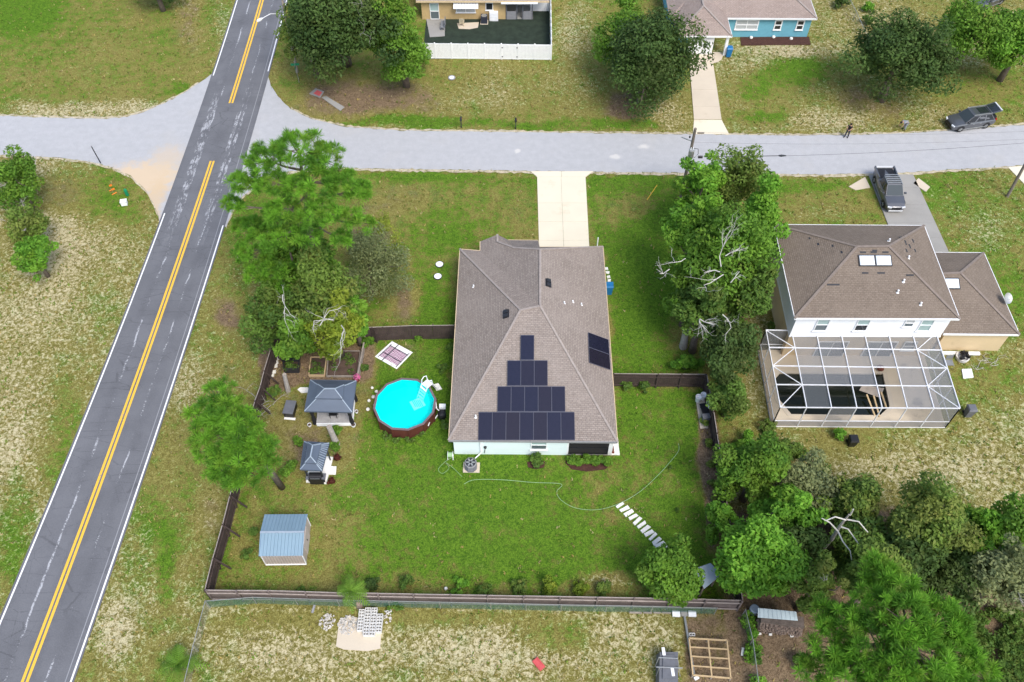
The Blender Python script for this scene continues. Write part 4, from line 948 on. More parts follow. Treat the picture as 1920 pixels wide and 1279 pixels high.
for i, (x, y, r_) in enumerate(((581,799,.16),(663,799,.2),(669,774,.14),(665,751,.12))):
    o = thing('planter_pot', ['small white pot at the left front post of the gazebo','white pot at the right front corner of the gazebo','white pot on the lawn right of the gazebo','little white pot by the gazebo side'][i], 'pot', gp(x,y)); MB().lathe(gp(x,y), [(r_*.7,0),(r_,.25),(r_*.85,.25),(r_*.8,.2)], 12).build('pot','white_paint',o)
    MB().lathe(gp(x,y)+Vector((0,0,.19)), [(r_*.8,0),(r_*.8,.012)], 12).build('soil','garden_soil',o)
gg = thing('grill_shelter', 'small grey metal grill shelter on a white pad', 'gazebo', gp(595,890)); CC = [gp(563,880,2.25),gp(603.5,882.5,2.25),gp(617,831,2.25),gp(570.5,828,2.25)]
ra, rb_ = (CC[0]+CC[1])/2*.72+(CC[2]+CC[3])/2*.28, (CC[0]+CC[1])/2*.32+(CC[2]+CC[3])/2*.68; ra.z = rb_.z = 2.95
# ridge runs front to back: order corners so that each ridge end has its two corners
hip_shelter(gg, [CC[1],CC[2],CC[3],CC[0]], ra, rb_, 'gazebo_roof', upper=.5)
for s in np.linspace(.08,.92,11):
    a = CC[1]+(CC[2]-CC[1])*s; top = ra+(rb_-ra)*min(1,max(0,(s-.28)/.4)); e = a+(top-a)*.55; MB().bar(a+Vector((0,0,.03)), e+Vector((0,0,.03)), .03, .04).build('seam','tarp',gg)
    a = CC[0]+(CC[3]-CC[0])*s; e = a+(top-a)*.55; MB().bar(a+Vector((0,0,.03)), e+Vector((0,0,.03)), .03, .04).build('seam','gazebo_roof',gg)
for p in inset(CC,.22): MB().box(gz(p,1.08), (.09,.09,2.2)).build('post','dark_metal',gg)
MB().prism([gp(574,905),gp(612,908),gp(625,858),gp(584,852)], -.02, .08).build('pad','stone_white',gg)
o = MB().prism([gp(617,890),gp(629.5,890.5),gp(631,875),gp(620,874.5)], -.02, .05).build('step_paver','stone_white'); tag(o,'white square paver right of the grill pad','paver')
gr = thing('barbecue', 'black barbecue grill under the small shelter', 'barbecue', gp(592,898)); c = gz(gp(592,893,.9),0)
MB().box(c+Vector((0,0,.45)), (1.0,.5,.75)).build('cabinet','black_plastic',gr); MB().box(c+Vector((0,0,.86)), (1.45,.5,.06)).build('shelf','grey_plastic',gr)
mb = MB(); n_ = 8; prof = [(.3*math.cos(math.pi*j/n_), .3*math.sin(math.pi*j/n_)) for j in range(n_+1)]; i0 = mb.vs([c+Vector((-.46,y,.89+z)) for y, z in prof]); i1 = mb.vs([c+Vector((.46,y,.89+z)) for y, z in prof])
for j in range(n_): mb.f.append((i0+j,i0+j+1,i1+j+1,i1+j)); mb.uv.append(None)
mb.f += [tuple(i0+j for j in range(n_+1)), tuple(i1+j for j in range(n_,-1,-1))]; mb.uv += [None]*2; mb.build('lid','black_plastic',gr); MB().tube([c+Vector((-.35,-.3,1.05)),c+Vector((.35,-.3,1.05))],.02,6).build('handle','galvanised',gr)
# shed
sh_ = thing('metal_shed', 'beige metal garden shed with ribbed blue-grey gable roof', 'shed', gp(535,1050)); EHs = 1.72; RHs = 2.15
bl, br_, fl_, frr = gp(496,964.5,EHs), gp(577,964,EHs), gp(485,1043,EHs), gp(568,1042,EHs); rl, rr_ = (bl+fl_)/2, (br_+frr)/2; rl.z = rr_.z = RHs
roof_faces([[fl_,frr,rr_,rl]],'metal_roof_blue',sh_,'roof_panel'); roof_faces([[rl,rr_,br_,bl]],'metal_roof_blue',sh_,'roof_panel'); MB().bar(rl+Vector((0,0,.03)),rr_+Vector((0,0,.03)),.14,.05).build('ridge_cap','tarp',sh_)
si = inset([fl_,frr,br_,bl],.1); mb = MB()
for k in range(4):
    a, b = si[k], si[(k+1)%4]; L = (b-a).length; mb.face([gz(a,0),gz(b,0),gz(b,EHs-.01),gz(a,EHs-.01)],[(0,0),(L,0),(L,EHs),(0,EHs)])
mb.build('wall','shed_siding',sh_)
for k in (1,3):
    a, b = si[k], si[(k+1)%4]; m_ = (a+b)/2; L = (b-a).length; MB().face([gz(a,EHs-.01),gz(b,EHs-.01),gz(m_,RHs-.05)],[(0,0),(L,0),(L/2,.4)]).build('gable','shed_siding',sh_)
m_ = (si[1]+si[2])/2; an = math.atan2((si[2]-si[1]).y,(si[2]-si[1]).x); dr = MB().box(gz(m_,.82)+Vector((.03,0,0)), (1.4,.04,1.55), an).build('door','shed_wall',sh_); MB().box(gz(m_,.85)+Vector((.06,0,0)), (.04,.06,.2), an).build('handle','dark_metal',dr)
for k in range(4): MB().bar(gz(si[k],0), gz(si[k],EHs-.03), .06).build('corner_trim','white_paint',sh_)
MB().bar(gz(si[0],.03)-Vector((0,.03,0)), gz(si[1],.03)-Vector((0,.03,0)), .06, .08).build('base_trim','white_paint',sh_)
# little lean-to between the trees
ls = thing('lean_to', 'small lean-to with plain grey-blue roof between the two round trees', 'shed', gp(1330,1095)); a = [gp(1300,1068,2.1),gp(1333,1054,2.35),gp(1354,1075,2.35),gp(1320,1105,2.1)]
MB().prism([(p.x,p.y) for p in a], 2.12, 2.2).build('roof','tarp',ls); ii_ = inset(a,.3); MB().prism([(p.x,p.y) for p in ii_], 0, 2.1).build('wall','fence_wood',ls)
for p in inset(a,.2): MB().bar(gz(p,0),gz(p,2.12),.1).build('post','weathered_wood',ls)
# ================================================================== TREES AND SHRUBS
def quads_obj(name, verts, tone, m, parent, k=4):
    """verts: (n,k,3) world; tone: (n,2) -> one mesh of n separate k-gons"""
    r = parent
    while r.parent: r = r.parent
    v = verts.reshape(-1, 3)-np.array(r.location)[None, :]
    n = len(verts); me = bpy.data.meshes.new(name)
    me.vertices.add(n*k); me.vertices.foreach_set('co', v.astype(np.float32).ravel())
    me.loops.add(n*k); me.loops.foreach_set('vertex_index', np.arange(n*k, dtype=np.int32))
    me.polygons.add(n); me.polygons.foreach_set('loop_start', np.arange(0, n*k, k, dtype=np.int32))
    me.update(calc_edges=True)
    a = me.color_attributes.new('tone', 'FLOAT_COLOR', 'POINT')
    c = np.zeros((n, k, 4), np.float32); c[:, :, 0] = tone[:, None, 0]; c[:, :, 1] = tone[:, None, 1]; c[..., 3] = 1
    a.data.foreach_set('color', c.ravel())
    me.materials.append(M[m]); o = bpy.data.objects.new(name, me); col.objects.link(o); o.parent = parent
    return o
def unit(n, g):
    d = g.normal(size=(n, 3)); return d/np.linalg.norm(d, axis=1, keepdims=True)
def leaves(cc, cr, n, size, g, flat=.75, hue=.25):
    """cc (m,3) clump centres, cr (m,) radii -> (N,4,3) leaf quads"""
    wgt = cr**2; idx = g.choice(len(cc), n, p=wgt/wgt.sum())
    d = unit(n, g); rr = cr[idx]*g.uniform(.25, 1, n)**.45
    p = cc[idx]+d*rr[:, None]*np.array([1, 1, flat])
    nrm = d*.6+unit(n, g)*.75+np.array([0, 0, .45]); nrm /= np.linalg.norm(nrm, axis=1, keepdims=True)
    t = np.cross(nrm, unit(n, g)); t /= np.linalg.norm(t, axis=1, keepdims=True)+1e-9; b = np.cross(nrm, t)
    s = size*g.uniform(.6, 1.35, n)[:, None]
    q_ = np.stack([p-t*s, p-b*s*.5+nrm*s*.12, p+t*s, p+b*s*.5+nrm*s*.12], 1)
    ct = g.uniform(0, 1, len(cc)); ch = (g.uniform(0, 1, len(cc)) < hue)*g.uniform(.3, .9, len(cc))
    tone = np.stack([np.clip(ct[idx]*.55+g.uniform(0, .45, n), 0, 1), np.clip(ch[idx]*.7+(g.uniform(0, 1, n) < .06)*.5, 0, 1)], 1)
    return q_, tone
def clumps(c, rad, m, g, fill=.98, lump=(.20, .44)):
    d = unit(m, g); d[:, 2] = np.where(d[:, 2] < -.8, -d[:, 2], d[:, 2])
    rr = g.uniform(.12, 1, m)**.42*fill
    cr = g.uniform(*lump, m)*min(rad)
    wob = 1+.26*np.sin(3*np.arctan2(d[:, 1], d[:, 0])+g.uniform(0, 6))+.12*np.sin(5*np.arctan2(d[:, 1], d[:, 0])+g.uniform(0, 6))
    p = np.array(c)+d*(rr*wob)[:, None]*(np.array(rad)-cr.mean()*.75)
    return p, cr
def limbs(mb, base, top, targets, r0, g, n=6):
    mb.tube([base, lerpv(base, top, .35)+Vector((g.normal()*.08, g.normal()*.08, 0)), lerpv(base, top, .7)+Vector((g.normal()*.1, g.normal()*.1, 0)), top], [r0*1.25, r0, r0*.8, r0*.5], 8)
    for t in targets:
        s = lerpv(base, top, g.uniform(.55, .98)); t = Vector(t); mid = lerpv(s, t, .5)+Vector((g.normal()*.25, g.normal()*.25, abs(g.normal())*.3))
        mb.tube([s, mid, t], [r0*.42, r0*.27, r0*.10], n, cap=False)
def lerpv(a, b, t): return Vector(a)+(Vector(b)-Vector(a))*t
def twigs(mb, s, d, L, r, depth, g):
    """forking bare branch"""
    s = Vector(s); d = Vector(d).normalized(); pts = [s]; k = 3
    for i in range(k):
        d = (d+Vector(g.normal(size=3))*.22).normalized(); pts.append(pts[-1]+d*L/k)
    mb.tube(pts, [r*(1-.5*i/k) for i in range(k+1)], 5, cap=False)
    if depth > 0:
        for i in range(int(g.integers(2, 4))):
            e = pts[int(g.integers(1, k+1))]
            twigs(mb, e, d+Vector(g.normal(size=3))*.75, L*g.uniform(.5, .75), r*.5, depth-1, g)
TREE_SEED = [100]
def broadleaf(label, px_, py_, hc, rpx, m='leaf_green', sq=.8, n=6000, leaf=.19, ry=None, name='tree', cat='tree', group=None,
              base=None, bare=0, nc=None, hue=.25, fill=.98, bark='bark', lump=(.20, .44), rz=None, trunk_r=None, bare_pts=None):
    TREE_SEED[0] += 1; g = np.random.default_rng(TREE_SEED[0])
    c = gp(px_, py_, hc); s = ppm(px_, py_, hc); rx = rpx/s*1.24; ryy = (ry/s*1.24 if ry else rx)
    rz_ = rz or min(max(rx*sq, hc*.72), hc*.95)
    b = gp(*base) if base else Vector((c.x, c.y, 0))
    b.z = -.1
    t = thing(name, label, cat, b, 0, group)
    nc = int((nc or int(26+rx*6))*.80)
    cc, cr = clumps(c, (rx, ryy, rz_), nc, g, fill, lump)
    mb = MB(); tg = cc[g.choice(len(cc), min(9, len(cc)), replace=False)]
    limbs(mb, b, Vector((c.x, c.y, c.z+.1*rz_)), tg, trunk_r or max(.05, .035*(hc+rx)), g)
    mb.build('trunk', bark, t, smooth=True)
    lv, tone = leaves(cc, cr, int(n*1.35), leaf, g, hue=hue); lv[..., 2] = np.maximum(lv[..., 2], .02)
    quads_obj('crown', lv, tone, m, t)
    if bare:
        for _ in range(bare):
            mb = MB(); d = unit(1, g)[0]; d[2] = abs(d[2])*.7+.25
            e = np.array(c)+d*np.array((rx, ryy, rz_))*.75
            twigs(mb, e, d*.7+np.array((0, 0, .25)), rx*.3, .03, 3, g)
            mb.build('bare_branch', 'bark_pale', t)
    for (x1, y1, x2, y2) in (bare_pts or []):
        mb = MB(); a = gp(x1, y1, hc+rz_*.85); e = gp(x2, y2, hc+rz_*1.02)
        twigs(mb, a, e-a, (e-a).length*.75, .042, 3, g); mb.build('bare_branch', 'dead_wood', t)
    return t
def pine(label, base, crown, hb, ht, rpx, m='needle_green', nt_=420, tuft=.55, trunk_r=.24, ry=None, gap=0.0, clus=None, zsq=.55):
    """base, crown pixels; crown clusters (px,py,h,rpx) optional"""
    TREE_SEED[0] += 1; g = np.random.default_rng(TREE_SEED[0])
    b = gp(*base); b.z = -.1
    t = thing('pine_tree', label, 'tree', b)
    cen, rad = [], []
    for (x, y, h, r) in clus:
        cen.append(np.array(gp(x, y, h))); rad.append(r/ppm(x, y, h))
    cen = np.array(cen); rad = np.array(rad); wt = rad**2
    nt_ = int(nt_*.98); idx = g.choice(len(cen), nt_, p=wt/wt.sum())
    d = unit(nt_, g); d[:, 2] = np.where(d[:, 2] < -.2, -d[:, 2], d[:, 2])
    tp = cen[idx]+d*(rad[idx]*g.uniform(.3, 1, nt_)**.5)[:, None]*np.array([1, 1, zsq])
    nn = 84; tot = nt_*nn
    o = np.repeat(tp, nn, 0); dd = unit(tot, g)+np.array([0, 0, .55]); dd /= np.linalg.norm(dd, axis=1, keepdims=True)
    L = (tuft*.86*np.repeat(g.uniform(.7, 1.25, nt_), nn)*g.uniform(.7, 1.1, tot))[:, None]
    sd = np.cross(dd, unit(tot, g)); sd /= np.linalg.norm(sd, axis=1, keepdims=True)+1e-9
    wv_ = .020*sd
    tri = np.stack([o-wv_*.5+dd*L*.08, o+dd*L*.55+wv_, o+dd*L, o+dd*L*.55-wv_], 1)
    tt = np.repeat(g.uniform(0, 1, nt_), nn)*.8+g.uniform(0, .2, tot); th = np.repeat((g.uniform(0, 1, nt_) < .2)*.5, nn)
    mb = MB(); topc = cen[np.argmax(cen[:, 2])]; top = Vector(topc)
    path = [b, lerpv(b, top, .3), lerpv(b, top, .6), lerpv(b, top, .85), top]
    mb.tube(path, [trunk_r*1.2, trunk_r, trunk_r*.8, trunk_r*.5, trunk_r*.2], 9)
    mb.build('trunk', 'bark', t, smooth=True)
    mb = MB()
    for i, cn in enumerate(cen):
        zz_ = (cn[2]-b.z-rad[i]*.5)/(top.z-b.z); s = lerpv(b, top, min(.97, max(.35, zz_)))
        e = Vector(cn); mid = lerpv(s, e, .5)+Vector((0, 0, -.15))
        mb.tube([s, mid, e], [trunk_r*.36, trunk_r*.25, trunk_r*.12], 6, cap=False)
        sub = tp[idx == i]
        for p in sub[:max(5, len(sub)//3)]:
            q0 = lerpv(mid, e, g.uniform(.1, 1)); mb.tube([q0, lerpv(q0, p, .5)+Vector((0, 0, -.08)), p], [.05, .035, .015], 4, cap=False)
    mb.build('branches', 'bark', t)
    quads_obj('crown', tri, np.stack([tt, th], 1), m, t)
    return t
def shrub(label, px_, py_, rpx, h, m='leaf_mid', n=900, leaf=.11, group=None, name='shrub', ry=None, hue=.2):
    c = gp(px_, py_, h*.5); s = ppm(px_, py_, h*.5); r = rpx/s
    TREE_SEED[0] += 1; g = np.random.default_rng(TREE_SEED[0])
    b = Vector((c.x, c.y, -.05)); t = thing(name, label, 'shrub', b, 0, group)
    cc, cr = clumps((c.x, c.y, h*.5), (r, (ry/s if ry else r), h*.5), 16, g, lump=(.35, .55))
    mb = MB()
    for i in range(6):
        p = cc[int(g.integers(len(cc)))]; mb.tube([b, lerpv(b, p, .5)+Vector((0, 0, .1)), p], [.035, .025, .01], 5, cap=False)
    mb.build('stem', 'bark', t)
    lv, tone = leaves(cc, cr, n, leaf, g, hue=hue); lv[..., 2] = np.maximum(lv[..., 2], .01)
    quads_obj('foliage', lv, tone, m, t); return t
def palm(label, px_, py_, h, L, n=26, m='leaf_bright', trunk=True, group=None, tm='bark'):
    c = gp(px_, py_, h); b = Vector((c.x, c.y, -.05)); TREE_SEED[0] += 1; g = np.random.default_rng(TREE_SEED[0])
    t = thing('palm', label, 'palm', b, 0, group)
    mb = MB(); mb.tube([b, Vector((c.x, c.y, h*.6)), c], [.22, .17, .13], 8); mb.build('trunk', tm, t)
    for i in range(n):
        a = i*2.4+g.normal()*.15; el = g.uniform(.05, 1.2); dz = math.sin(el); dh = math.cos(el); LL = L*g.uniform(.75, 1.1)
        dirh = Vector((math.cos(a), math.sin(a), 0)); pts = []
        for k in range(6):
            u_ = k/5; pts.append(c+dirh*(dh*LL*u_)+Vector((0, 0, dz*LL*u_-.5*LL*u_*u_)))
        mb = MB(); sdv = Vector((-dirh.y, dirh.x, 0)); vv = []
        for k in range(5):
            for sg in (-1, 1):
                for f in (0, .5):
                    p = lerpv(pts[k], pts[k+1], f); w_ = LL*.22*math.sin(math.pi*min(.97, (k+f+.6)/5.6))
                    e = p+sdv*sg*w_+(pts[k+1]-pts[k]).normalized()*w_*.8-Vector((0, 0, w_*.35))
                    tn = (pts[k+1]-pts[k])*.16
                    vv.append([p-tn, p+tn, e+tn*.2, e-tn*.2])
        vv = np.array([[tuple(p) for p in q_] for q_ in vv])
        quads_obj('frond', vv, np.tile([g.uniform(.2, .9), g.uniform(0, .5)], (len(vv), 1)), m, t)
    return t

# ---- tall pine by the junction: high crown of separate puffs
pine('tall slender pine with airy crown reaching over the street corner', (605,600), None, 8, 17, 0, 'needle_green', 520, .62, .30,
     clus=[(500,300,16.5,42),(560,280,17.5,48),(610,300,17,42),(640,345,15.5,36),(672,360,14,26),(585,345,16,44),(520,350,15.5,42),(470,350,15,30),
           (530,400,14,38),(600,400,14.5,40),(655,410,13,30),(680,420,12,24),(640,450,11.5,22),(575,440,12.5,34),(520,450,12,30),(445,340,14.5,18),(435,385,12.5,22)])
pine('lower bright pine on the verge in front of the tall pine', (520,575), None, 5, 9, 0, 'needle_green', 300, .58, .18,
     clus=[(500,425,8.5,38),(465,430,7.5,30),(530,450,8.5,34),(480,470,7.5,40),(525,490,7,40),(560,480,7,30),(490,515,6,34),(540,530,5.5,34),(575,455,7.5,28),(455,480,6,24),(510,550,4.5,30)])
broadleaf('leafy tree with drooping pale twigs left of the grey bush', 560,490,6.5,56,'leaf_green',.8,8000,.17,base=(570,600),nc=55,bare_pts=[(530,553,520,590)])
broadleaf('tree of sparse grey-green foliage on the front lawn', 690,500,3.6,62,'leaf_greyish',.75,8000,.10,ry=78,fill=1.0,nc=70,hue=.35,trunk_r=.1)
broadleaf('small tree flecked with yellow leaves behind the grey bush', 718,440,2.4,40,'leaf_yellow',.8,1500,.09,ry=44,fill=1.05,nc=40,trunk_r=.06)
broadleaf('dark evergreen tree at the fence corner by the verge', 525,595,4.0,60,'leaf_mid',.75,8000,.15,ry=48,nc=60)
broadleaf('round bright green tree just above the wooden fence', 662,590,4.0,26,'leaf_bright',.9,3000,.15,nc=30)
broadleaf('yellow-green tree with bare pale limbs over the garden beds', 610,560,6.2,54,'leaf_olive',.7,6500,.15,base=(612,640),hue=.5,nc=55,bare_pts=[(625,600,575,595),(600,610,640,580),(640,610,665,640)])
broadleaf('spreading tree with yellowing leaves beside the garden path', 630,625,5.4,50,'leaf_yellow',.6,4200,.15,base=(640,668),ry=44,hue=.5,nc=45,bare=2)
broadleaf('leafy green tree shading the metal raised bed', 560,638,4.2,38,'leaf_green',.8,4200,.15,base=(555,664),nc=35)
broadleaf('dark green tree in the shade between fence and garden', 590,590,3.0,55,'leaf_dark',.7,5000,.15,nc=45)
pine('leaning pine with dense bright crown by the grill shelter', (529,914), None, 6, 13, 0, 'needle_green', 330, .62, .21,
     clus=[(408,745,12.5,36),(380,775,12,28),(430,775,13,42),(455,800,12.5,40),(395,815,11.5,40),(440,840,11,44),(480,825,11,36),(498,845,10,26),(420,875,10,40),(465,885,9.5,38),(385,850,10,26),(505,870,9,22),(440,900,9,28)])
# ---- belt of trees between the two houses
broadleaf('yellow-green tree beside the power pole near the street', 1308,365,6.0,40,'leaf_bright',.9,5500,.16,hue=.45,nc=45)
broadleaf('pale leafy tree nearest the street between the two houses', 1388,350,6.0,54,'leaf_olive',.8,7500,.15,hue=.35,nc=60)
broadleaf('bright green tree touching the corner of the brown roof', 1428,425,6.5,44,'leaf_bright',.9,6000,.16,ry=52,hue=.2,nc=50)
broadleaf('leafy tree left in the belt with yellowish top', 1298,440,6.5,50,'leaf_bright',.85,7000,.16,hue=.4,nc=55,bare_pts=[(1285,485,1270,500)])
broadleaf('large tree with a fan of bare grey limbs in its crown', 1362,490,8.0,70,'leaf_green',.75,11000,.16,hue=.25,nc=75,bare_pts=[(1352,500,1372,430),(1356,515,1352,560),(1360,480,1395,455),(1350,510,1325,480),(1370,530,1400,510)])
broadleaf('bushy tree overhanging the lawn beside the main house', 1300,530,5.5,46,'leaf_green',.85,6500,.16,ry=52,hue=.2,nc=50,bare_pts=[(1255,505,1236,512)])
broadleaf('green tree above the screen enclosure corner', 1395,560,5.5,44,'leaf_mid',.85,6000,.16,hue=.3,nc=45,bare_pts=[(1355,590,1385,605)])
broadleaf('tree with drooping dead twigs above the leaning trunk', 1320,580,5.5,46,'leaf_mid',.75,5500,.16,hue=.2,nc=45,bare_pts=[(1311,600,1303,630),(1312,598,1345,612)])
broadleaf('dark dense tree between the belt and the corner fence post', 1362,650,4.2,48,'leaf_dark',.9,8000,.15,ry=58,nc=60,hue=.5)
broadleaf('dark bushy tree beside the screen enclosure wall', 1368,745,2.6,36,'leaf_mid',.85,4500,.13,ry=44,nc=45,hue=.3)
shrub('rounded green hedge bush above the right wooden fence', 1288,682,34,1.5,'leaf_bright',2600,.11,ry=20)
# ---- north side of the street
broadleaf('huge dark oak hung with moss at the street corner', 640,55,7.5,92,'leaf_dark',.75,16000,.20,ry=70,nc=110,hue=.35,bare=3,base=(650,120))
broadleaf('bright green cypress-like tree in front of the white fence', 752,70,6.0,44,'leaf_green',1.2,8500,.16,ry=70,nc=65,rz=6.0,hue=.2)
broadleaf('green limb-rich tree left half of the corner oak', 575,50,6.0,50,'leaf_mid',.8,6000,.18,ry=60,nc=50,hue=.35)
broadleaf('large dark juniper tree left of the blue house driveway', 1218,110,5.5,76,'leaf_dark',.9,15000,.17,ry=80,nc=110,hue=.25,rz=5.6)
broadleaf('lighter green tree behind the dark juniper', 1160,60,5.0,45,'leaf_green',.8,4500,.18,ry=60,nc=40)
palm('small fan palm at the foot of the dark juniper', 1205,178,.9,1.7,20,'leaf_mid'); palm('second fan palm under the juniper, nearer the driveway', 1228,172,.9,1.5,18,'leaf_mid')
broadleaf('round dark green oak on the lawn across the street', 1684,112,5.0,88,'leaf_dark',.75,16000,.18,ry=74,nc=110,hue=.4)
broadleaf('light green tree at the top right above the parked car', 1850,60,5.5,85,'leaf_green',.6,8500,.18,ry=62,nc=70,fill=1.0,base=(1775,118))
broadleaf('bright green tree at the right edge above the parked car', 1915,75,5.0,50,'leaf_bright',.8,5000,.18,ry=58,nc=45)
broadleaf('dark tree crown cut by the top edge left of the road', 285,-40,4.0,50,'leaf_dark',.9,6000,.18,ry=40,nc=50)
shrub('small bright bush above the round oak at the wire fence', 1628,12,12,1.2,'leaf_bright',700,.12); shrub('small leafy bush beside the wire fence above the round oak', 1628,38,11,1.1,'leaf_mid',700,.12)
shrub('dark bush at the top edge right of the blue house', 1580,2,18,1.6,'leaf_dark',900,.14)
# ---- west verge
broadleaf('leafy tree with orange tinges at the left edge', 30,340,3.5,46,'leaf_green',.9,4500,.15,ry=52,nc=45,hue=.4,bare=2)
broadleaf('thin yellowing tree in the middle of the left verge', 50,425,3.0,36,'leaf_olive',.9,3000,.14,ry=40,nc=35,hue=.6,bare=3)
broadleaf('small bright green tree at the lower end of the left group', 66,480,2.6,32,'leaf_bright',.9,3500,.14,ry=38,nc=35)
# ---- back yard corner and wood
broadleaf('dense dome-shaped green tree beside the back fence', 1258,1070,3.2,52,'leaf_green',.9,12000,.14,ry=48,nc=90,hue=.15)
broadleaf('broad bright green tree right of the little shed', 1418,1048,4.6,68,'leaf_bright',.75,16000,.15,ry=62,nc=110,hue=.2)
broadleaf('bright round tree in the yard corner thicket', 1462,968,4.0,56,'leaf_bright',.8,8000,.15,ry=42,nc=60)
broadleaf('small round green tree inside the right fence', 1350,975,2.4,25,'leaf_bright',1.0,3000,.13,ry=32,nc=30)
broadleaf('dull green tree behind the right fence', 1420,880,4.5,68,'leaf_green',.7,8500,.15,ry=48,nc=65,hue=.4)
broadleaf('hazy grey-green tree at the edge of the bare lot', 1515,905,3.4,50,'leaf_greyish',.7,6000,.13,ry=50,nc=50,hue=.3)
broadleaf('dark tree left of the dead white snag', 1490,1020,3.2,55,'leaf_dark',.8,7500,.16,nc=60)
broadleaf('dull tree above the dead white snag', 1595,945,3.4,48,'leaf_olive',.8,5500,.15,nc=45,hue=.3)
broadleaf('dark tree right of the dead white snag', 1620,1030,3.6,58,'leaf_mid',.8,7500,.16,nc=60,hue=.5)
broadleaf('tall yellow-green tree in the middle of the wood', 1740,985,5.2,64,'leaf_olive',.9,11000,.14,ry=64,nc=85,hue=.5)
broadleaf('dark tree in the shaded heart of the wood', 1680,1050,4.0,65,'leaf_dark',.8,7500,.16,nc=60)
broadleaf('yellowish tree between the wood and the bare lot', 1838,1015,3.6,42,'leaf_bright',.9,5000,.15,ry=60,nc=45,hue=.4)
broadleaf('green tree crown at the right edge of the wood', 1905,995,4.5,45,'leaf_green',.9,5500,.15,nc=45)
broadleaf('grey-green tree low at the right edge', 1880,1075,4.2,65,'leaf_greyish',.8,6500,.14,ry=60,nc=55,bare=2)
broadleaf('dark tree beyond the right edge of the wood', 1790,1075,3.0,55,'leaf_dark',.8,5500,.15,nc=45)
broadleaf('lanky green tree above the firewood stack', 1530,1095,4.5,36,'leaf_olive',.9,3000,.14,ry=46,nc=32,hue=.3,bare=2)
pine('large pine with starry needle tufts in the lower right', (1740,1330), None, 8, 14, 0, 'needle_green', 620, .62, .28,
     clus=[(1650,1080,12,40),(1690,1110,13,40),(1640,1140,12.5,50),(1700,1165,14,60),(1760,1170,13.5,55),(1590,1170,12,45),(1560,1215,11.5,50),(1640,1210,13,60),(1720,1235,14,65),
           (1790,1225,13,50),(1820,1260,12,45),(1590,1265,12,55),(1670,1275,13,60),(1760,1290,13,60),(1540,1150,11,30),(1525,1260,10.5,35)])
broadleaf('slim yellow-green tree behind the large pine', 1640,1085,6.0,46,'leaf_olive',.9,5000,.15,nc=45,hue=.2)
# ---- shrubs
for px_, py_, r_, h_, m_, lb in [
    (697,1096,17,1.0,'leaf_dark','dark green bush beside the palm at the back fence'),(760,1092,16,.9,'leaf_mid','mid green bush second from the palm along the back fence'),
    (862,1100,20,.8,'leaf_bright','low light green bush halfway along the back fence'),(908,1108,18,.9,'leaf_mid','dark weedy bush poking over the back fence'),(973,1101,20,.8,'leaf_olive','olive bush left of the vivid yellow-green bush'),
    (1030,1100,20,1.2,'leaf_yellow','vivid yellow-green ball bush at the back fence'),(1088,1105,18,.9,'leaf_yellow','dull yellow bush right of the vivid ball bush'),(1132,1104,17,.9,'leaf_olive','olive bush nearest the big dome tree'),
    (1005,862,15,.9,'leaf_mid','bush under the rear window of the main house'),(560,827,11,1.1,'leaf_green','neat round bush above the grill shelter'),(541,880,18,1.3,'leaf_green','glossy bush left of the grill shelter'),
    (688,640,14,1.0,'leaf_green','bush at the fence gate beside the patio mat'),(784,633,8,.6,'leaf_green','small bush at the foot of the short wooden fence'),(512,735,16,.9,'leaf_mid','bush inside the left fence near the leaning log'),
    (475,997,9,.6,'leaf_mid','little bush left of the shed roof'),(462,1038,13,.6,'leaf_mid','low spreading bush left of the shed wall'),(683,690,9,.7,'leaf_mid','plant inside the garden border near the pool'),
    (632,805,10,.7,'leaf_green','spiky plant below the gazebo deck'),(627,838,12,.8,'leaf_green','leafy plant right of the grill shelter roof'),(1575,812,14,1.2,'leaf_bright','bright bush against the screen enclosure front wall'),
    (1440,800,20,1.0,'leaf_olive','scrubby bush at the enclosure corner'),(1400,835,30,1.4,'leaf_bright','light green bush below the enclosure corner'),(1480,845,34,1.4,'leaf_olive','pale weedy bush in front of the enclosure'),
    (845,650,10,.7,'leaf_mid','bush beside the main house wall near the fence'),(830,690,12,.6,'leaf_mid','low bush between the pool and the main house'),(835,800,12,.6,'leaf_mid','low bush at the main house corner by the pump'),
    (1175,715,22,.9,'leaf_mid','dark shrub row at the right fence by the house'),(1210,722,16,.9,'leaf_mid','second shrub along the right fence'),
    (1410,1190,10,1.2,'leaf_bright','vine strip climbing the wire fence at the wood lot'),(1417,1235,12,1.0,'leaf_mid','weedy bush right of the timber frame'),(1880,1190,60,.9,'leaf_mid','low dark undergrowth mound in the lower right'),
    (1895,1240,50,.9,'leaf_mid','undergrowth mound at the bottom right corner'),(1825,1175,30,.8,'leaf_mid','undergrowth beside the large pine'),(1500,1240,20,1.0,'leaf_mid','leafy shrub below the firewood stack'),
    (1258,1129,8,.6,'leaf_mid','weed clump on the wire fence near the white boxes'),(565,1109,10,.6,'leaf_mid','weed clump poking through the back fence left of the palm'),(740,1135,18,.5,'leaf_mid','weeds along the wire fence by the concrete blocks'),
    (1445,613,9,1.2,'leaf_mid','vine plant at the corner of the two storey house')]:
    shrub(lb, px_, py_, r_, h_, m_, int(250+r_*45), .10 if r_ < 25 else .14)
for i, x in enumerate((1072, 1086, 1100, 1114, 1128, 1140)):
    shrub(['leftmost','second','third','fourth','fifth','rightmost'][i]+' leafy bush of the row in front of the dark porch', x, 862+(i % 2)*3, 10, .75, 'leaf_green', 700, .11, 'porch bushes')
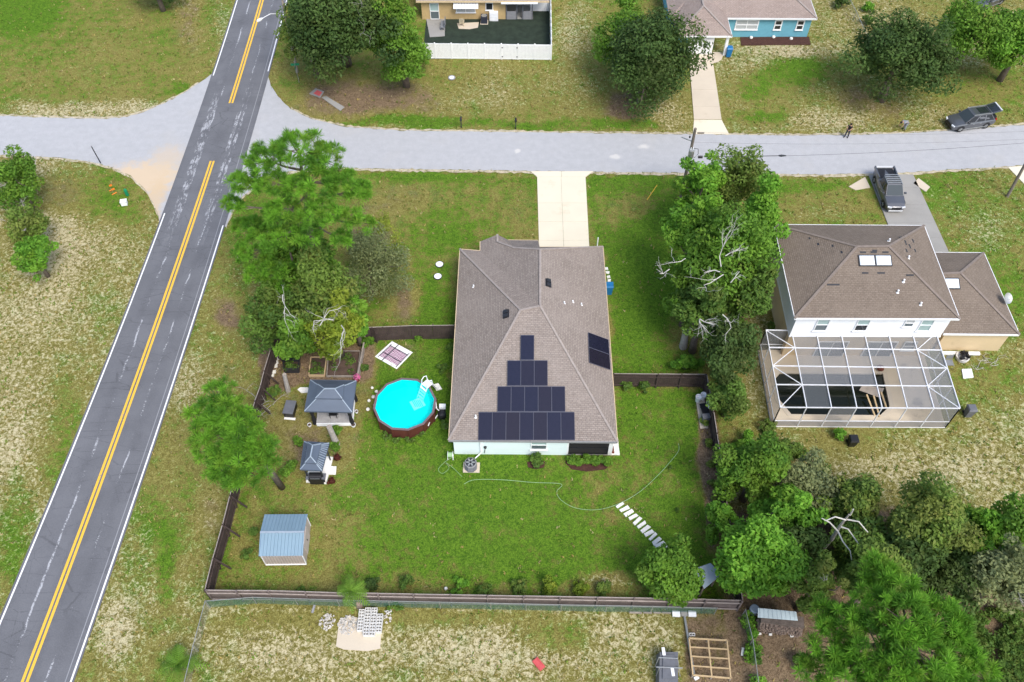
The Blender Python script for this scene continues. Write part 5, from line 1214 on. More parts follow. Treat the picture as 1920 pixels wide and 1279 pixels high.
for i, (x, y) in enumerate(((1322,790),(1330,830),(1334,870),(1338,905),(1342,935))):
    shrub(['uppermost','second','third','fourth','lowest'][i]+' brownish shrub in the bed along the right fence', x, y, 9, .7, 'leaf_olive', 450, .11, 'shrubs in the fence bed', hue=.6)
for i, (x, y) in enumerate(((725,818),(745,824),(768,824),(790,812))):
    shrub(['leftmost','second','third','rightmost'][i]+' low plant around the foot of the round pool', x, y, 11, .35, 'leaf_mid', 350, .09, 'plants around the pool')
shrub('dark red ornamental grass clump right of the grill shelter roof', 631,857,7,.5,'leaf_red',350,.10); shrub('dark red clump at the lower corner of the grill pad', 621,902,7,.5,'leaf_red',350,.10)
palm('palm with long fronds standing at the back fence', 657,1108,2.0,1.5,22,'leaf_green'); palm('spiky palm growing through the wire fence at lower left', 337,1245,.7,1.7,24,'leaf_green')
# ---- dead snag and cut trunks
b = gp(1522,1052); t = thing('dead_tree', 'bleached dead tree with white forked branches rising from the wood', 'tree', b); g = np.random.default_rng(5)
mb = MB(); tp_ = gp(1592,965,9.5); mb.tube([b, lerpv(b,tp_,.5)+Vector((.15,0,.1)), lerpv(b,tp_,.8), tp_], [.17,.13,.09,.045], 8); mb.build('trunk','bark_pale',t)
for pts in ([(1570,995,7),(1556,980,8),(1541,972,8.6)],[(1586,975,8.8),(1566,969,9.2),(1549,976,9)],[(1588,974,8.8),(1610,978,9),(1627,998,8.5)],[(1577,988,7.8),(1590,992,8),(1610,1020,7.5)],[(1571,996,7),(1580,1015,7.2),(1594,1033,7),(1597,1050,6.5)],[(1594,966,9),(1600,955,10)]):
    MB().tube([gp(*p) for p in pts], [.055,.045,.035,.025][:len(pts)], 6).build('branch','dead_wood',t)
for pts, lb, r_ in (([(631,832,0),(617,800,2.4)],'cut grey tree trunk standing between the gazebo and the grill shelter',.22),([(540,732,0),(533,702,2.3)],'leaning cut log beside the metal raised bed',.17),
                    ([(1281,650,0),(1287,616,2.6)],'grey broken trunk leaning by the tree belt',.28)):
    a, b = gp(*pts[0]), gp(*pts[1]); a.z = -.1; t = thing('tree_stump', lb, 'stump', a)
    MB().tube([a, lerpv(a,b,.5), b], [r_*1.25, r_, r_*.92], 10).build('trunk','bark_pale',t); MB().lathe(b, [(r_*.8,.0),(r_*.78,.03)], 10).build('cut_face','weathered_wood',t)
# ================================================================== VEHICLES
q = NT('glass_car'); q.bs(Base_Color=(.05,.065,.075), Roughness=.45, Specular_IOR_Level=.12)
def vehicle(label, loc, rz, kind='suv', hatch=False, name='parked_car', cat='car', L=4.75, Wd=1.88):
    t = thing(name, label, cat, loc, rz); B2 = lambda mb, n, m, p=t, s=False: mb.build(n, m, p, smooth=s, local=True)
    hw = Wd/2; F_ = -L/2; Rr = L/2                        # front towards -x
    top = .98 if kind == 'suv' else 1.05
    # body: stations x, half width, bottom, shoulder, top(deck)
    st = [(F_,.62,.36,.60,.66),(F_+.12,.80,.28,.68,.78),(F_+.45,.90,.24,.76,.90),(F_+1.25,hw,.24,.84,top),(F_+1.6,hw,.24,.86,top+.03),(0,hw,.24,.88,top+.04),(Rr-1.3,hw,.24,.90,top+.05),(Rr-.35,.90,.26,.90,top+.04),(Rr-.08,.86,.32,.86,top),(Rr,.80,.40,.80,top-.06)]
    mb = MB(); rings = []
    for x, w_, zb, zs, zt in st:
        w_ = min(w_, hw); prof = [(-w_*.86,zb),(-w_,zb+.14),(-w_,zs),(-w_*.93,zt-.02),(-w_*.5,zt+.015),(0,zt+.03),(w_*.5,zt+.015),(w_*.93,zt-.02),(w_,zs),(w_,zb+.14),(w_*.86,zb)]
        rings.append(mb.vs([(x,y,z) for y, z in prof]))
    n = 11
    for a, b in zip(rings, rings[1:]):
        for j in range(n): mb.f.append((a+j,a+(j+1)%n,b+(j+1)%n,b+j)); mb.uv.append(None)
    mb.f += [tuple(rings[0]+j for j in range(n)), tuple(rings[-1]+j for j in range(n))[::-1]]; mb.uv += [None]*2
    body = B2(mb, 'body', 'car_paint', s=False)
    # greenhouse
    x0, x1 = F_+1.25, (Rr-.25 if kind == 'suv' else .75); r0, r1 = F_+2.05, (Rr-.75 if kind == 'suv' else .55); zt, zr = top+.02, 1.68 if kind == 'suv' else 1.78
    bw, rw = hw*.94, hw*.74
    lo = [(x0,-bw*.92,zt),(x0,bw*.92,zt),(x1,bw,zt),(x1,-bw,zt)]; hi = [(r0,-rw,zr),(r0,rw,zr),(r1,rw,zr-.03),(r1,-rw,zr-.03)]
    mb = MB(); i = mb.vs(lo+hi); mb.f += [(i+k,i+(k+1)%4,i+4+(k+1)%4,i+4+k) for k in range(4)]; mb.uv += [None]*4; B2(mb, 'pillars', 'grey_plastic')
    mb = MB(); c_ = [Vector(p) for p in hi]; ctr = sum(c_,Vector())/4; up_ = [ctr+(p-ctr)*.8+Vector((0,0,.05)) for p in c_]; i = mb.vs(c_+up_); mb.f += [(i+4,i+5,i+6,i+7)]+[(i+k,i+(k+1)%4,i+4+(k+1)%4,i+4+k) for k in range(4)]; mb.uv += [None]*5
    roof = B2(mb, 'roof', 'car_paint')
    def pane(a, b, c, d, nm, f=.09, m='glass_dark', par=t, lift=.012):
        q_ = [Vector(p) for p in (a,b,c,d)]; cc = sum(q_,Vector())/4; nn = (q_[1]-q_[0]).cross(q_[3]-q_[0]).normalized(); nn = nn if nn.dot(cc-Vector((0,0,1.2))) > 0 else -nn
        mb = MB(); mb.face([p+(cc-p)*f+nn*lift for p in q_]); return B2(mb, nm, m, par)
    pane(lo[0],lo[1],hi[1],hi[0],'windscreen',.07,'glass_car')
    if not hatch: pane(lo[2],lo[3],hi[3],hi[2],'rear_window',.12)
    V = Vector
    for s, (l0, l1, h0, h1) in ((1,(lo[1],lo[2],hi[1],hi[2])),(-1,(lo[0],lo[3],hi[0],hi[3]))):
        m_ = 3 if kind == 'suv' else 2
        for k in range(m_):
            fa, fb = k/m_+.015, (k+1)/m_-.015; L0, L1, H0, H1 = V(l0),V(l1),V(h0),V(h1)
            pane(L0+(L1-L0)*fa, L0+(L1-L0)*fb, H0+(H1-H0)*fb, H0+(H1-H0)*fa, 'side_window', .10)
        MB2 = MB().bar(V((r0-.05,s*rw*.93,zr+.07)), V((r1,s*rw*.93,zr+.06)), .05, .05); B2(MB2, 'roof_rail', 'galvanised')
        B2(MB().box((F_+1.55,s*(hw+.07),top+.12),(.16,.2,.14)), 'mirror', 'car_paint')
        B2(MB().box((F_+.16,s*.62,.72),(.28,.36,.12),-s*.35), 'headlight', 'lamp_clear'); B2(MB().box((Rr-.06,s*.74,.92),(.16,.2,.24)), 'tail_light', 'car_red_lamp')
        B2(MB().box((0,s*(hw+.005),.33),(2.3,.04,.08)), 'sill_trim', 'galvanised')
        for dx in (F_+2.15, .55 if kind == 'suv' else .1): B2(MB().box((dx,s*(hw+.01),.86),(.2,.03,.04)), 'door_handle', 'galvanised')
        for wx in (F_+.92, Rr-.98):
            c = V((wx,s*(hw-.1),.36)); mb = MB(); pr = [(.22,-.11),(.33,-.11),(.36,-.07),(.36,.07),(.33,.11),(.22,.11)]; k = 18; rg = []
            for r_, y in pr: rg.append(mb.vs([c+V((r_*math.cos(2*math.pi*j/k),y,r_*math.sin(2*math.pi*j/k))) for j in range(k)]))
            for a, b in zip(rg, rg[1:]):
                for j in range(k): mb.f.append((a+j,a+(j+1)%k,b+(j+1)%k,b+j)); mb.uv.append(None)
            w_ = B2(mb, 'wheel', 'rubber'); mb = MB(); mb.f.append(tuple(range(k))); mb.uv.append(None); mb.vs([c+V((.22*math.cos(2*math.pi*j/k),s*.06,.22*math.sin(2*math.pi*j/k))) for j in range(k)])
            for j in range(5): mb.bar(c+V((0,s*.09,0)), c+V((.22*math.cos(j*1.2566),s*.09,.22*math.sin(j*1.2566))), .06, .03)
            B2(mb, 'rim', 'galvanised', w_)
            mb = MB(); a = [c+V((.43*math.cos(g_),s*.115,.43*math.sin(g_))) for g_ in np.linspace(-.15,math.pi+.15,12)]; b = [c+V((.36*math.cos(g_),s*.115,.36*math.sin(g_))) for g_ in np.linspace(-.15,math.pi+.15,12)]
            for j in range(11): mb.face([a[j],a[j+1],b[j+1],b[j]])
            B2(mb, 'wheel_arch', 'black_plastic')
    B2(MB().box((F_-.01,0,.62),(.06,.9,.24)), 'grille', 'black_plastic'); B2(MB().box((F_+.06,0,.36),(.14,1.3,.16)), 'bumper', 'black_plastic' if kind == 'suv' else 'lamp_clear')
    B2(MB().box((Rr-.02,0,.45),(.1,1.5,.18)), 'bumper', 'black_plastic')
    if kind == 'suv': B2(MB().box(((r0+r1)/2+.25,0,zr+.055),(1.0,.85,.012)), 'sunroof', 'glass_dark')
    else:
        for k in range(5): B2(MB().box((r0+.18+k*.27,0,zr+.1),(.09,rw*1.75,.03)), 'rack_bar', 'galvanised')
        B2(MB().box((Rr-.83,0,top+.06),(1.45,1.5,.02)), 'bed_floor', 'black_plastic')
        for s in (-1,1): B2(MB().box((Rr-.8,s*(hw-.07),top+.14),(1.6,.12,.24)), 'bed_side', 'car_paint')
        B2(MB().box((Rr-.05,0,top+.12),(.08,1.6,.22)), 'tailgate', 'lamp_clear')
    if hatch:
        hx, hz = r1-.05, zr+.05; mb = MB(); a = [V((hx,-rw,hz)),V((hx,rw,hz)),V((hx+1.05,rw*1.05,hz+.22)),V((hx+1.05,-rw*1.05,hz+.22))]; lo_ = [p-V((0,0,.07)) for p in a]; i = mb.vs(lo_+a); mb.f += [(i+4,i+5,i+6,i+7),(i+3,i+2,i+1,i)]+[(i+k,i+(k+1)%4,i+4+(k+1)%4,i+4+k) for k in range(4)]; mb.uv += [None]*6
        ho = B2(mb, 'tailgate', 'car_paint'); mb = MB(); cc = sum(a,V())/4; mb.face([p+(cc-p)*.22+V((0,0,.012)) for p in a]); B2(mb, 'rear_window', 'glass_dark', ho); B2(MB().box((hx+1.02,0,hz+.2),(.12,rw*1.9,.1)), 'trim', 'lamp_clear', ho)
        B2(MB().box((x1-.3,0,zt+.05),(.9,bw*1.7,.5)), 'boot_space', 'black_plastic')
    return t
a, b = gp(1796,243), gp(1845,236); vehicle('dark grey SUV parked on the grass with its tailgate open', gp(1814,234), math.atan2((b-a).y,(b-a).x), 'suv', True)
a, b = gp(1664,388), gp(1645,336); vehicle('grey pickup truck with roof rack in the neighbour driveway', gp(1663,365)+Vector((0,0,.03)), math.atan2((b-a).y,(b-a).x), 'pickup', False, 'pickup_truck', 'truck', 5.2, 1.95)
vehicle('silver car half hidden under the tree at the top edge', gp(1848,8), .5, 'suv', False)
# ================================================================== PEOPLE
def skinned(name, V_, E_, rad, m, parent, sub=2, root=0):
    me_ = bpy.data.meshes.new(name); me_.from_pydata(V_, E_, []); o = bpy.data.objects.new(name, me_); col.objects.link(o); o.parent = parent
    me_.materials.append(M[m]); md = o.modifiers.new('skin','SKIN'); md.use_smooth_shade = True; me_.update()
    if not me_.skin_vertices:
        bpy.context.view_layer.objects.active = o
    for i, d_ in enumerate(me_.skin_vertices[0].data):
        r_ = rad[i]; d_.radius = (r_, r_) if not isinstance(r_, tuple) else r_; d_.use_root = (i == root)
    o.modifiers.new('sub','SUBSURF').levels = sub; o.modifiers['sub'].render_levels = sub; return o
def person(label, loc, rz, pose, shirt, trousers, hair):
    t = thing('person', label, 'person', loc, rz); J = pose
    V_ = [J[k] for k in ('pelvis','belly','chest','neck','head','shl','ell','hal','shr','elr','har','hil','knl','anl','tol','hir','knr','anr','tor')]
    E_ = [(0,1),(1,2),(2,3),(3,4),(2,5),(5,6),(6,7),(2,8),(8,9),(9,10),(0,11),(11,12),(12,13),(13,14),(0,15),(15,16),(16,17),(17,18)]
    rad = [.13,.125,.15,.055,.10,.065,.045,.035,.065,.045,.035,.09,.06,.042,.04,.09,.06,.042,.04]
    skinned('body', V_, E_, rad, 'skin', t)
    k = [.012]*3
    skinned('shirt', [J['pelvis'],J['belly'],J['chest'],J['shl'],tuple((Vector(J['shl'])+Vector(J['ell']))/2),J['shr'],tuple((Vector(J['shr'])+Vector(J['elr']))/2)], [(0,1),(1,2),(2,3),(3,4),(2,5),(5,6)], [.15,.15,.175,.085,.07,.085,.07], shirt, t)
    skinned('trousers', [J['pelvis'],J['hil'],J['knl'],J['anl'],J['hir'],J['knr'],J['anr']], [(0,1),(1,2),(2,3),(0,4),(4,5),(5,6)], [.15,.11,.085,.07,.11,.085,.07], trousers, t)
    h = Vector(J['head']); MB().lathe(h+Vector((0,0,-.02)), [(.115,-.02),(.122,.04),(.10,.11),(.05,.145),(.01,.15)], 12).build('hair', hair, t, smooth=True, local=True)
    for s in ('l','r'):
        hd = Vector(J['ha'+s]); d_ = (hd-Vector(J['el'+s])).normalized(); sd_ = d_.cross(Vector((0,1,0))).normalized(); mb = MB()
        for q_ in range(4): mb.tube([hd+sd_*(q_-1.5)*.02, hd+sd_*(q_-1.5)*.022+d_*.06, hd+sd_*(q_-1.5)*.02+d_*(.09+.01*(q_ in (1,2)))], .009, 5)
        mb.tube([hd+sd_*.03, hd+sd_*.06+d_*.04], .01, 5); mb.build('fingers','skin',t,local=True)
        an = Vector(J['an'+s]); to = Vector(J['to'+s]); MB().tube([an+Vector((0,0,-.04)), (an+to)/2, to], [.055,.06,.045], 8).build('shoe','cloth_black',t,local=True)
    return t
stand = dict(pelvis=(0,0,.95),belly=(0,0,1.12),chest=(0,-.02,1.34),neck=(0,-.02,1.52),head=(0,-.05,1.66),shl=(.19,-.02,1.42),ell=(.27,-.12,1.17),hal=(.10,-.34,1.12),shr=(-.19,-.02,1.42),elr=(-.27,-.12,1.17),har=(-.12,-.36,1.14),hil=(.1,0,.9),knl=(.12,-.04,.5),anl=(.13,.03,.1),tol=(.14,-.14,.05),hir=(-.1,0,.9),knr=(-.14,-.12,.5),anr=(-.16,-.12,.1),tor=(-.17,-.3,.05))
bend = dict(pelvis=(0,.1,.9),belly=(0,-.08,1.02),chest=(0,-.32,1.06),neck=(0,-.47,1.02),head=(0,-.60,.98),shl=(.19,-.34,1.03),ell=(.22,-.42,.76),hal=(.16,-.55,.52),shr=(-.19,-.34,1.03),elr=(-.22,-.44,.76),har=(-.16,-.58,.5),hil=(.1,.1,.86),knl=(.13,.0,.48),anl=(.14,.08,.1),tol=(.15,-.1,.05),hir=(-.1,.1,.86),knr=(-.13,.0,.48),anr=(-.14,.1,.1),tor=(-.15,-.08,.05))
person('person in black T-shirt and dark trousers standing at the street edge', gp(1587,257), -.7, stand, 'cloth_black', 'cloth_dark', 'hair_dark')
person('person in pale grey shirt bending over the grass verge', gp(1694,243), -1.4, bend, 'cloth_grey', 'cloth_grey', 'hair_dark')
# ================================================================== POLES, LAMPS, WIRES
up_pole = thing('utility_pole', 'wooden power pole with grey transformer at the street edge', 'pole', gp(1276,374)); pb, pt = gp(1276,374), gp(1304,241,9.0)
MB().tube([pb-Vector((0,0,.1)), pt], [.17,.12], 10).build('shaft','pole_wood',up_pole); mid = pb+(pt-pb)*.70
MB().lathe(mid+Vector((.0,-.32,-.4)), [(.05,0),(.26,.03),(.26,.78),(.22,.86),(.05,.9)], 14).build('transformer','galvanised',up_pole)
for dx in (-.1,.1): MB().lathe(mid+Vector((dx,-.32,.48)), [(.05,0),(.03,.06),(.05,.1),(.03,.16),(.04,.2)], 8).build('insulator','white_paint',up_pole)
MB().tube([mid+Vector((.15,-.2,.5)),mid+Vector((.6,-.1,.35)),mid+Vector((.7,-.1,-.2)),mid+Vector((.45,-.15,-.6)),mid+Vector((.05,-.1,-.4))],.025,6).build('drop_loop','wire',up_pole)
MB().bar(pb+(pt-pb)*.83+Vector((0,0,0)), pb+(pt-pb)*.83+Vector((-1.0,.3,.25)), .07).build('bracket','galvanised',up_pole); MB().bar(pt+Vector((.25,0,-.5)), pt+Vector((.85,0,-.5)), .09).build('arm','pole_wood',up_pole); MB().lathe(pt+Vector((-.35,-.05,-1.0)),[(.05,0),(.09,.1),(.05,.22)],8).build('insulator','dark_metal',up_pole)
rp_ = thing('utility_pole', 'plain leaning wooden pole at the right edge above the pale drive', 'pole', gp(1889,368)); MB().tube([gp(1889,368)-Vector((0,0,.1)), gp(1925,303,4.0), gp(1960,240,7.8)], [.15,.13,.11], 9).build('shaft','pole_wood',rp_)
wr = thing('overhead_cable', 'thin overhead cable with splice ends crossing above the street', 'cable', gp(1330,292,5.8)); c0_, c1_ = gp(1283+26,294,5.9), gp(1990,262,6.3)
def cat_pt(f, sag=.5): p = c0_+(c1_-c0_)*f; return p-Vector((0,0,sag*4*f*(1-f)))
MB().tube([cat_pt(f) for f in np.linspace(0,1,24)], .012, 5).build('cable','wire',wr)
a, b = gp(1335,293.5,5.6), gp(1470,292,5.4); MB().tube([a,(a+b)/2-Vector((0,0,.03)),b],.03,6).build('messenger','wire',wr)
for p in (a,b): MB().tube([p-Vector((.5,0,0)),p-Vector((.25,.0,.0)),p+Vector((.2,0,0))],[.05,.11,.04],8).build('splice','dark_metal',wr)
MB().tube([gp(1309,294.5,5.8),gp(1317,294.5,5.8)],.13,10).build('closure','black_plastic',wr)
for i, (h_, y0) in enumerate(((8.6,.0),(7.4,.0))):
    t = thing('power_line', ['upper','lower'][i]+' thin power line between the transformer pole and the right pole', 'cable', pb+(pt-pb)*(h_/9)); s0 = pb+(pt-pb)*(h_/9); s1 = gp(1960,240,7.8)+Vector((0,0,-.3-i*.9)); pts = [s0+(s1-s0)*f-Vector((0,0,1.6*f*(1-f))) for f in np.linspace(0,1,20)]; MB().tube(pts,.008,4).build('strand','wire',t)
lp = thing('street_lamp', 'street lamp with curved arm reaching over the road at the junction', 'street lamp', gp(557,135)); lb, lt_ = gp(557,135), gp(524,-25,10)
MB().tube([lb-Vector((0,0,.1)), lt_], [.16,.11], 9).build('shaft','weathered_wood',lp); a0 = gp(522,26,7.0); a1 = gp(507,26,7.5); a2 = gp(491,35,7.4)
MB().tube([a0,a1,a2],[.045,.04,.035],7).build('arm','aluminium',lp); d_ = (a2-a1).normalized(); MB().tube([a2-d_*.1,a2+d_*.15,a2+d_*.5,a2+d_*.6],[.06,.16,.14,.05],9).build('lamp_head','aluminium',lp)
tp2 = thing('utility_pole', 'grey pole with white cap inside the dark juniper crown', 'pole', gz(gp(1216,52,9),-.1)); q0 = gp(1216,52,9); MB().tube([gz(q0,-.1),q0],[.15,.11],9).build('shaft','pole_wood',tp2); MB().lathe(q0,[(.13,0),(.16,.05),(.05,.16)],9).build('cap','white_paint',tp2); MB().bar(q0+Vector((0,-.1,-.3)),q0+Vector((.5,-.3,-.45)),.06).build('bracket','galvanised',tp2)
MB().tube([q0+Vector((.1,-.2,-.4)), gp(1247,175,.1)],.022,5).build('guy_wire','galvanised',tp2)
# street sign and traffic signs
sg = thing('street_sign', 'green street name sign on a post at the junction corner', 'sign', gp(561,155)); MB().tube([gp(561,155),gp(561,155)+Vector((0,0,2.4))],.03,6).build('post','galvanised',sg); MB().box(gp(561,155)+Vector((0,0,2.3)),(.9,.04,.25),.1).build('blade','sign_green',sg); MB().box(gp(561,155)+Vector((0,0,2.05)),(.04,.9,.25),.1).build('blade','sign_green',sg)
sg = thing('marker_post', 'dark leaning sign post on the left street corner', 'sign', gp(189,306)); q0 = gp(189,306); MB().bar(q0, gz(q0,2.1)+Vector((-.1,0,0)), .07).build('post','dark_metal',sg); MB().box(gz(q0,1.9)+Vector((-.1,0,0)),(.08,.04,.6),1.3).build('plate','mid_grey',sg)
sg = thing('utility_marker', 'small green utility pedestal on the left corner grass', 'pedestal', gp(239,366)); MB().lathe(gp(239,366),[(.16,0),(.16,.6),(.12,.75),(.02,.78)],10).build('body','sign_green',sg)
sg = thing('meter_box', 'white utility box on the left corner grass', 'box', gp(234,383)); MB().box(gp(234,383)+Vector((0,0,.2)),(.55,.45,.42),.2).build('body','white_paint',sg); MB().box(gp(234,383)+Vector((0,0,.43)),(.6,.5,.05),.2).build('lid','white_paint',sg)
for i, (x, y) in enumerate(((208,355),(213,362))):
    t = thing('marker_flag', ['upper','lower'][i]+' orange marker flag on the left corner grass', 'flag', gp(x,y), 0, 'orange marker flags'); MB().tube([gp(x,y),gp(x,y)+Vector((0,0,.6))],.012,5).build('stick','galvanised',t); MB().box(gp(x,y)+Vector((.14,0,.5)),(.28,.01,.22),.6).build('flag','orange_flag',t); MB().box(gp(x,y)+Vector((.1,-.1,.03)),(.5,.12,.02),.8).build('ribbon','orange_flag',t)
def mailbox(label, x, y, m='black_plastic'):
    p = gp(x,y); t = thing('mailbox', label, 'mailbox', p); MB().bar(p-Vector((0,0,.05)),p+Vector((0,0,1.0)),.1).build('post','dark_metal',t); mb = MB(); k = 8
    pr = [(-.1,1.0),(.1,1.0)]+[(.1*math.cos(math.pi*j/k),1.12+.1*math.sin(math.pi*j/k)) for j in range(k+1)]; i0 = mb.vs([p+Vector((u_,-.25,z)) for u_, z in pr]); i1 = mb.vs([p+Vector((u_,.25,z)) for u_, z in pr]); n = len(pr)
    for j in range(n): mb.f.append((i0+j,i0+(j+1)%n,i1+(j+1)%n,i1+j)); mb.uv.append(None)
    mb.f += [tuple(i0+j for j in range(n)),tuple(i1+j for j in range(n))]; mb.uv += [None]*2; mb.build('box',m,t); MB().box(p+Vector((.12,0,1.15)),(.02,.04,.16)).build('flag','red_plastic',t)
mailbox('black mailbox on the verge right of the brown litter patch', 967,241); mailbox('thin dark mailbox on the verge nearer the corner oak', 865,239,'dark_metal')
mh = thing('drain_inlet', 'rusty drain inlet with concrete apron on the corner verge', 'drain', gp(598,178)); MB().prism([gp(580,176),gp(592,166),gp(608,172),gp(600,184)],-.03,.05).build('frame','concrete_grey',mh); MB().prism([gp(588,176),gp(595,170),gp(604,174),gp(599,181)],.0,.07).build('grate','red_plastic',mh); MB().prism([gp(603,183),gp(611,180),gp(646,201),gp(638,208)],-.03,.03).build('apron','concrete_grey',mh)
t = thing('water_meter', 'small round meter lid on the lawn right of the litter patch', 'lid', gp(847,146)); MB().lathe(gp(847,146),[(.4,-.02),(.4,.05),(.28,.05)],16).build('ring','mid_grey',t); MB().lathe(gp(847,146),[(.27,.0),(.27,.06)],16).build('lid','white_paint',t)
for i, (x, y) in enumerate(((824,496),(821,518.5))):
    t = thing('septic_lid', ['upper','lower'][i]+' pale round septic lid on the front lawn', 'lid', gp(x,y), 0, 'septic lids'); MB().lathe(gp(x,y),[(.38,-.03),(.38,.04),(.3,.05)],20).build('rim','black_plastic',t); MB().lathe(gp(x,y),[(.33,.0),(.33,.06),(.1,.075)],20).build('cover','glass_pale' if 0 else 'white_wall',t)
def bin_(label, x, y, m, h=1.05, name='trash_bin'):
    p = gp(x,y); t = thing(name, label, 'bin', p); mb = MB(); s0, s1 = .24, .31; i = mb.vs([p+Vector((a*s0,b*s0,0)) for a,b in ((-1,-1),(1,-1),(1,1),(-1,1))]+[p+Vector((a*s1,b*s1,h)) for a,b in ((-1,-1),(1,-1),(1,1),(-1,1))]); mb.f += [(i+3,i+2,i+1,i)]+[(i+k,i+(k+1)%4,i+4+(k+1)%4,i+4+k) for k in range(4)]; mb.uv += [None]*5; mb.build('body',m,t)
    mb = MB(); i = mb.vs([p+Vector((a*.35,b*.36,h)) for a,b in ((-1,-1),(1,-1),(1,1),(-1,1))]+[p+Vector((a*.28,b*.26,h+.12)) for a,b in ((-1,-1),(1,-1),(1,1),(-1,1))]); mb.f += [(i+4,i+5,i+6,i+7)]+[(i+k,i+(k+1)%4,i+4+(k+1)%4,i+4+k) for k in range(4)]; mb.uv += [None]*5; mb.build('lid',m,t)
    for s in (-1,1): MB().tube([p+Vector((s*.3,.26,.12)),p+Vector((s*.24,.26,.12))],.12,12).build('wheel','rubber',t)
bin_('blue wheeled bin beside the blue house entry', 1365,105,'blue_plastic'); bin_('blue wheeled bin against the right wall of the main house', 1141,549,'blue_plastic')
bin_('dark grey bin at the right corner of the screen enclosure', 1813,778,'grey_plastic',1.0); bin_('black bin below the bright bush near the enclosure', 1595,833,'black_plastic',.85)
# ================================================================== THINGS AROUND THE MAIN HOUSE
ac = thing('air_conditioner', 'grey air conditioning unit on a concrete pad behind the main house', 'air conditioner', gp(883,880)); c = gp(883,880)
MB().prism([gp(868,886),gp(899,886.5),gp(900,868),(gp(869,867))],-.03,.06).build('pad','concrete',ac); MB().lathe(c+Vector((0,.12,.06)),[(.45,0),(.47,.05),(.47,.72),(.44,.8)],8,math.pi/8).build('casing','mid_grey',ac)
for k in range(12): MB().lathe(c+Vector((0,.12,.1+k*.055)),[(.475,0),(.49,.015),(.475,.03)],8,math.pi/8,cap=False).build('louvre','grey_plastic',ac)
MB().lathe(c+Vector((0,.12,.84)),[(.38,.02),(.38,.03)],20).build('grille','dark_metal',ac)
for k in range(3): MB().box(c+Vector((0,.12,.88)),(.66,.12,.02),k*2.094/2*1).build('fan_blade','galvanised',ac)
hr = thing('hose_reel', 'white hose reel at the rear left corner of the main house', 'hose reel', gp(845,858)); c = gp(845,858)
for s in (-1,1): MB().bar(c+Vector((s*.2,-.2,0)),c+Vector((s*.2,0,.5)),.05).build('leg','white_paint',hr); MB().bar(c+Vector((s*.2,.2,0)),c+Vector((s*.2,0,.5)),.05).build('leg','white_paint',hr)
MB().tube([c+Vector((-.18,0,.45)),c+Vector((.18,0,.45))],.2,12).build('drum','hose_green',hr)
for s in (-1,1): MB().tube([c+Vector((s*.18,0,.45)),c+Vector((s*.2,0,.45))],.28,14).build('flange','white_paint',hr)
def hose(label, pts, m='hose_green', r_=.014, name='garden_hose'):
    w_ = [gp(x,y)+Vector((0,0,.03)) for x, y in pts]; out = []
    for i in range(len(w_)-1):
        p0, p1, p2, p3 = w_[max(i-1,0)], w_[i], w_[i+1], w_[min(i+2,len(w_)-1)]
        for k in range(6):
            s = k/6; out.append(.5*((2*p1)+(p2-p0)*s+(2*p0-5*p1+4*p2-p3)*s*s+(3*p1-p0-3*p2+p3)*s**3))
    out.append(w_[-1]); tag(MB().tube(out, r_, 5).build(name, m), label, 'hose')
hose('pale green garden hose looping across the back lawn', [(870,908),(890,900),(940,900),(1000,905),(1052,908),(1044,922),(1052,938),(1080,953),(1120,956),(1160,945),(1200,922),(1235,890),(1255,868),(1272,846),(1272,832)], r_=.018)
hose('thin hose tangled beside the hose reel corner', [(848,858),(835,866),(822,880),(830,888),(842,878),(836,868),(850,878),(866,894)])
def paver(label, x, y, w_, d_, rz, grp, m='stone_white', name='stepping_stone'):
    p = gp(x,y); r_ = random.Random(int(x*7+y)); rz += r_.uniform(-.12,.12); w_ *= r_.uniform(.88,1.1); d_ *= r_.uniform(.88,1.1); cs = [(-1,-1),(1,-1),(1,1),(-1,1)]; poly = []
    for a, b in cs:
        u_, v_ = a*w_/2+r_.uniform(-.05,.05), b*d_/2+r_.uniform(-.04,.04); poly.append((p.x+u_*math.cos(rz)-v_*math.sin(rz), p.y+u_*math.sin(rz)+v_*math.cos(rz)))
    tag(MB().prism(poly, -.05, .035).build(name, m), label, 'paver', grp)
ordw = ['first','second','third','fourth','fifth','sixth','seventh','eighth','ninth','tenth','eleventh','twelfth','thirteenth']
for k in range(12):
    f = k/11; paver(ordw[k]+' white stepping stone, counted from the hose, towards the dome tree', 1162+(1243-1162)*f+4*math.sin(f*3), 947+(1029-947)*f, .72, .27, .62, 'stepping stones on the back lawn')
for k, (x, y) in enumerate(((1136,504),(1139,511),(1141,519),(1142,526),(1143,534))): paver(ordw[k]+' white paver from the top beside the right house wall', x, y, .34, .26, .1, 'pavers beside the house wall')
for k, (x, y) in enumerate(((524,665),(522,672),(520,679),(518,686),(514,697),(512,704))): paver(ordw[k]+' pale edging block from the top inside the left fence', x, y, .22, .3, .2, 'edging blocks inside the fence')
t = thing('side_step', 'pale concrete pad with brown mat beside the dark porch', 'step', gp(1152,850)); MB().prism([gp(1143,853),gp(1162,853.5),gp(1158,820),gp(1144,820)],-.03,.06).build('pad','stone_white',t); MB().prism([gp(1145,851),gp(1152,851),gp(1150,837),gp(1146,837)],.06,.075).build('mat','brown_mat',t)
t = thing('porch_sofa', 'grey sofa inside the dark porch', 'sofa', hpt(WD-2.6,1.6,.06)); p = hpt(WD-2.4,1.7,.06); MB().box(p+Vector((0,0,.22)),(1.7,.8,.4)).build('seat','mid_grey',t); MB().box(p+Vector((0,.35,.55)),(1.7,.2,.5)).build('backrest','mid_grey',t)
for s in (-1,1): MB().box(p+Vector((s*.85,0,.38)),(.18,.8,.5)).build('armrest','mid_grey',t)
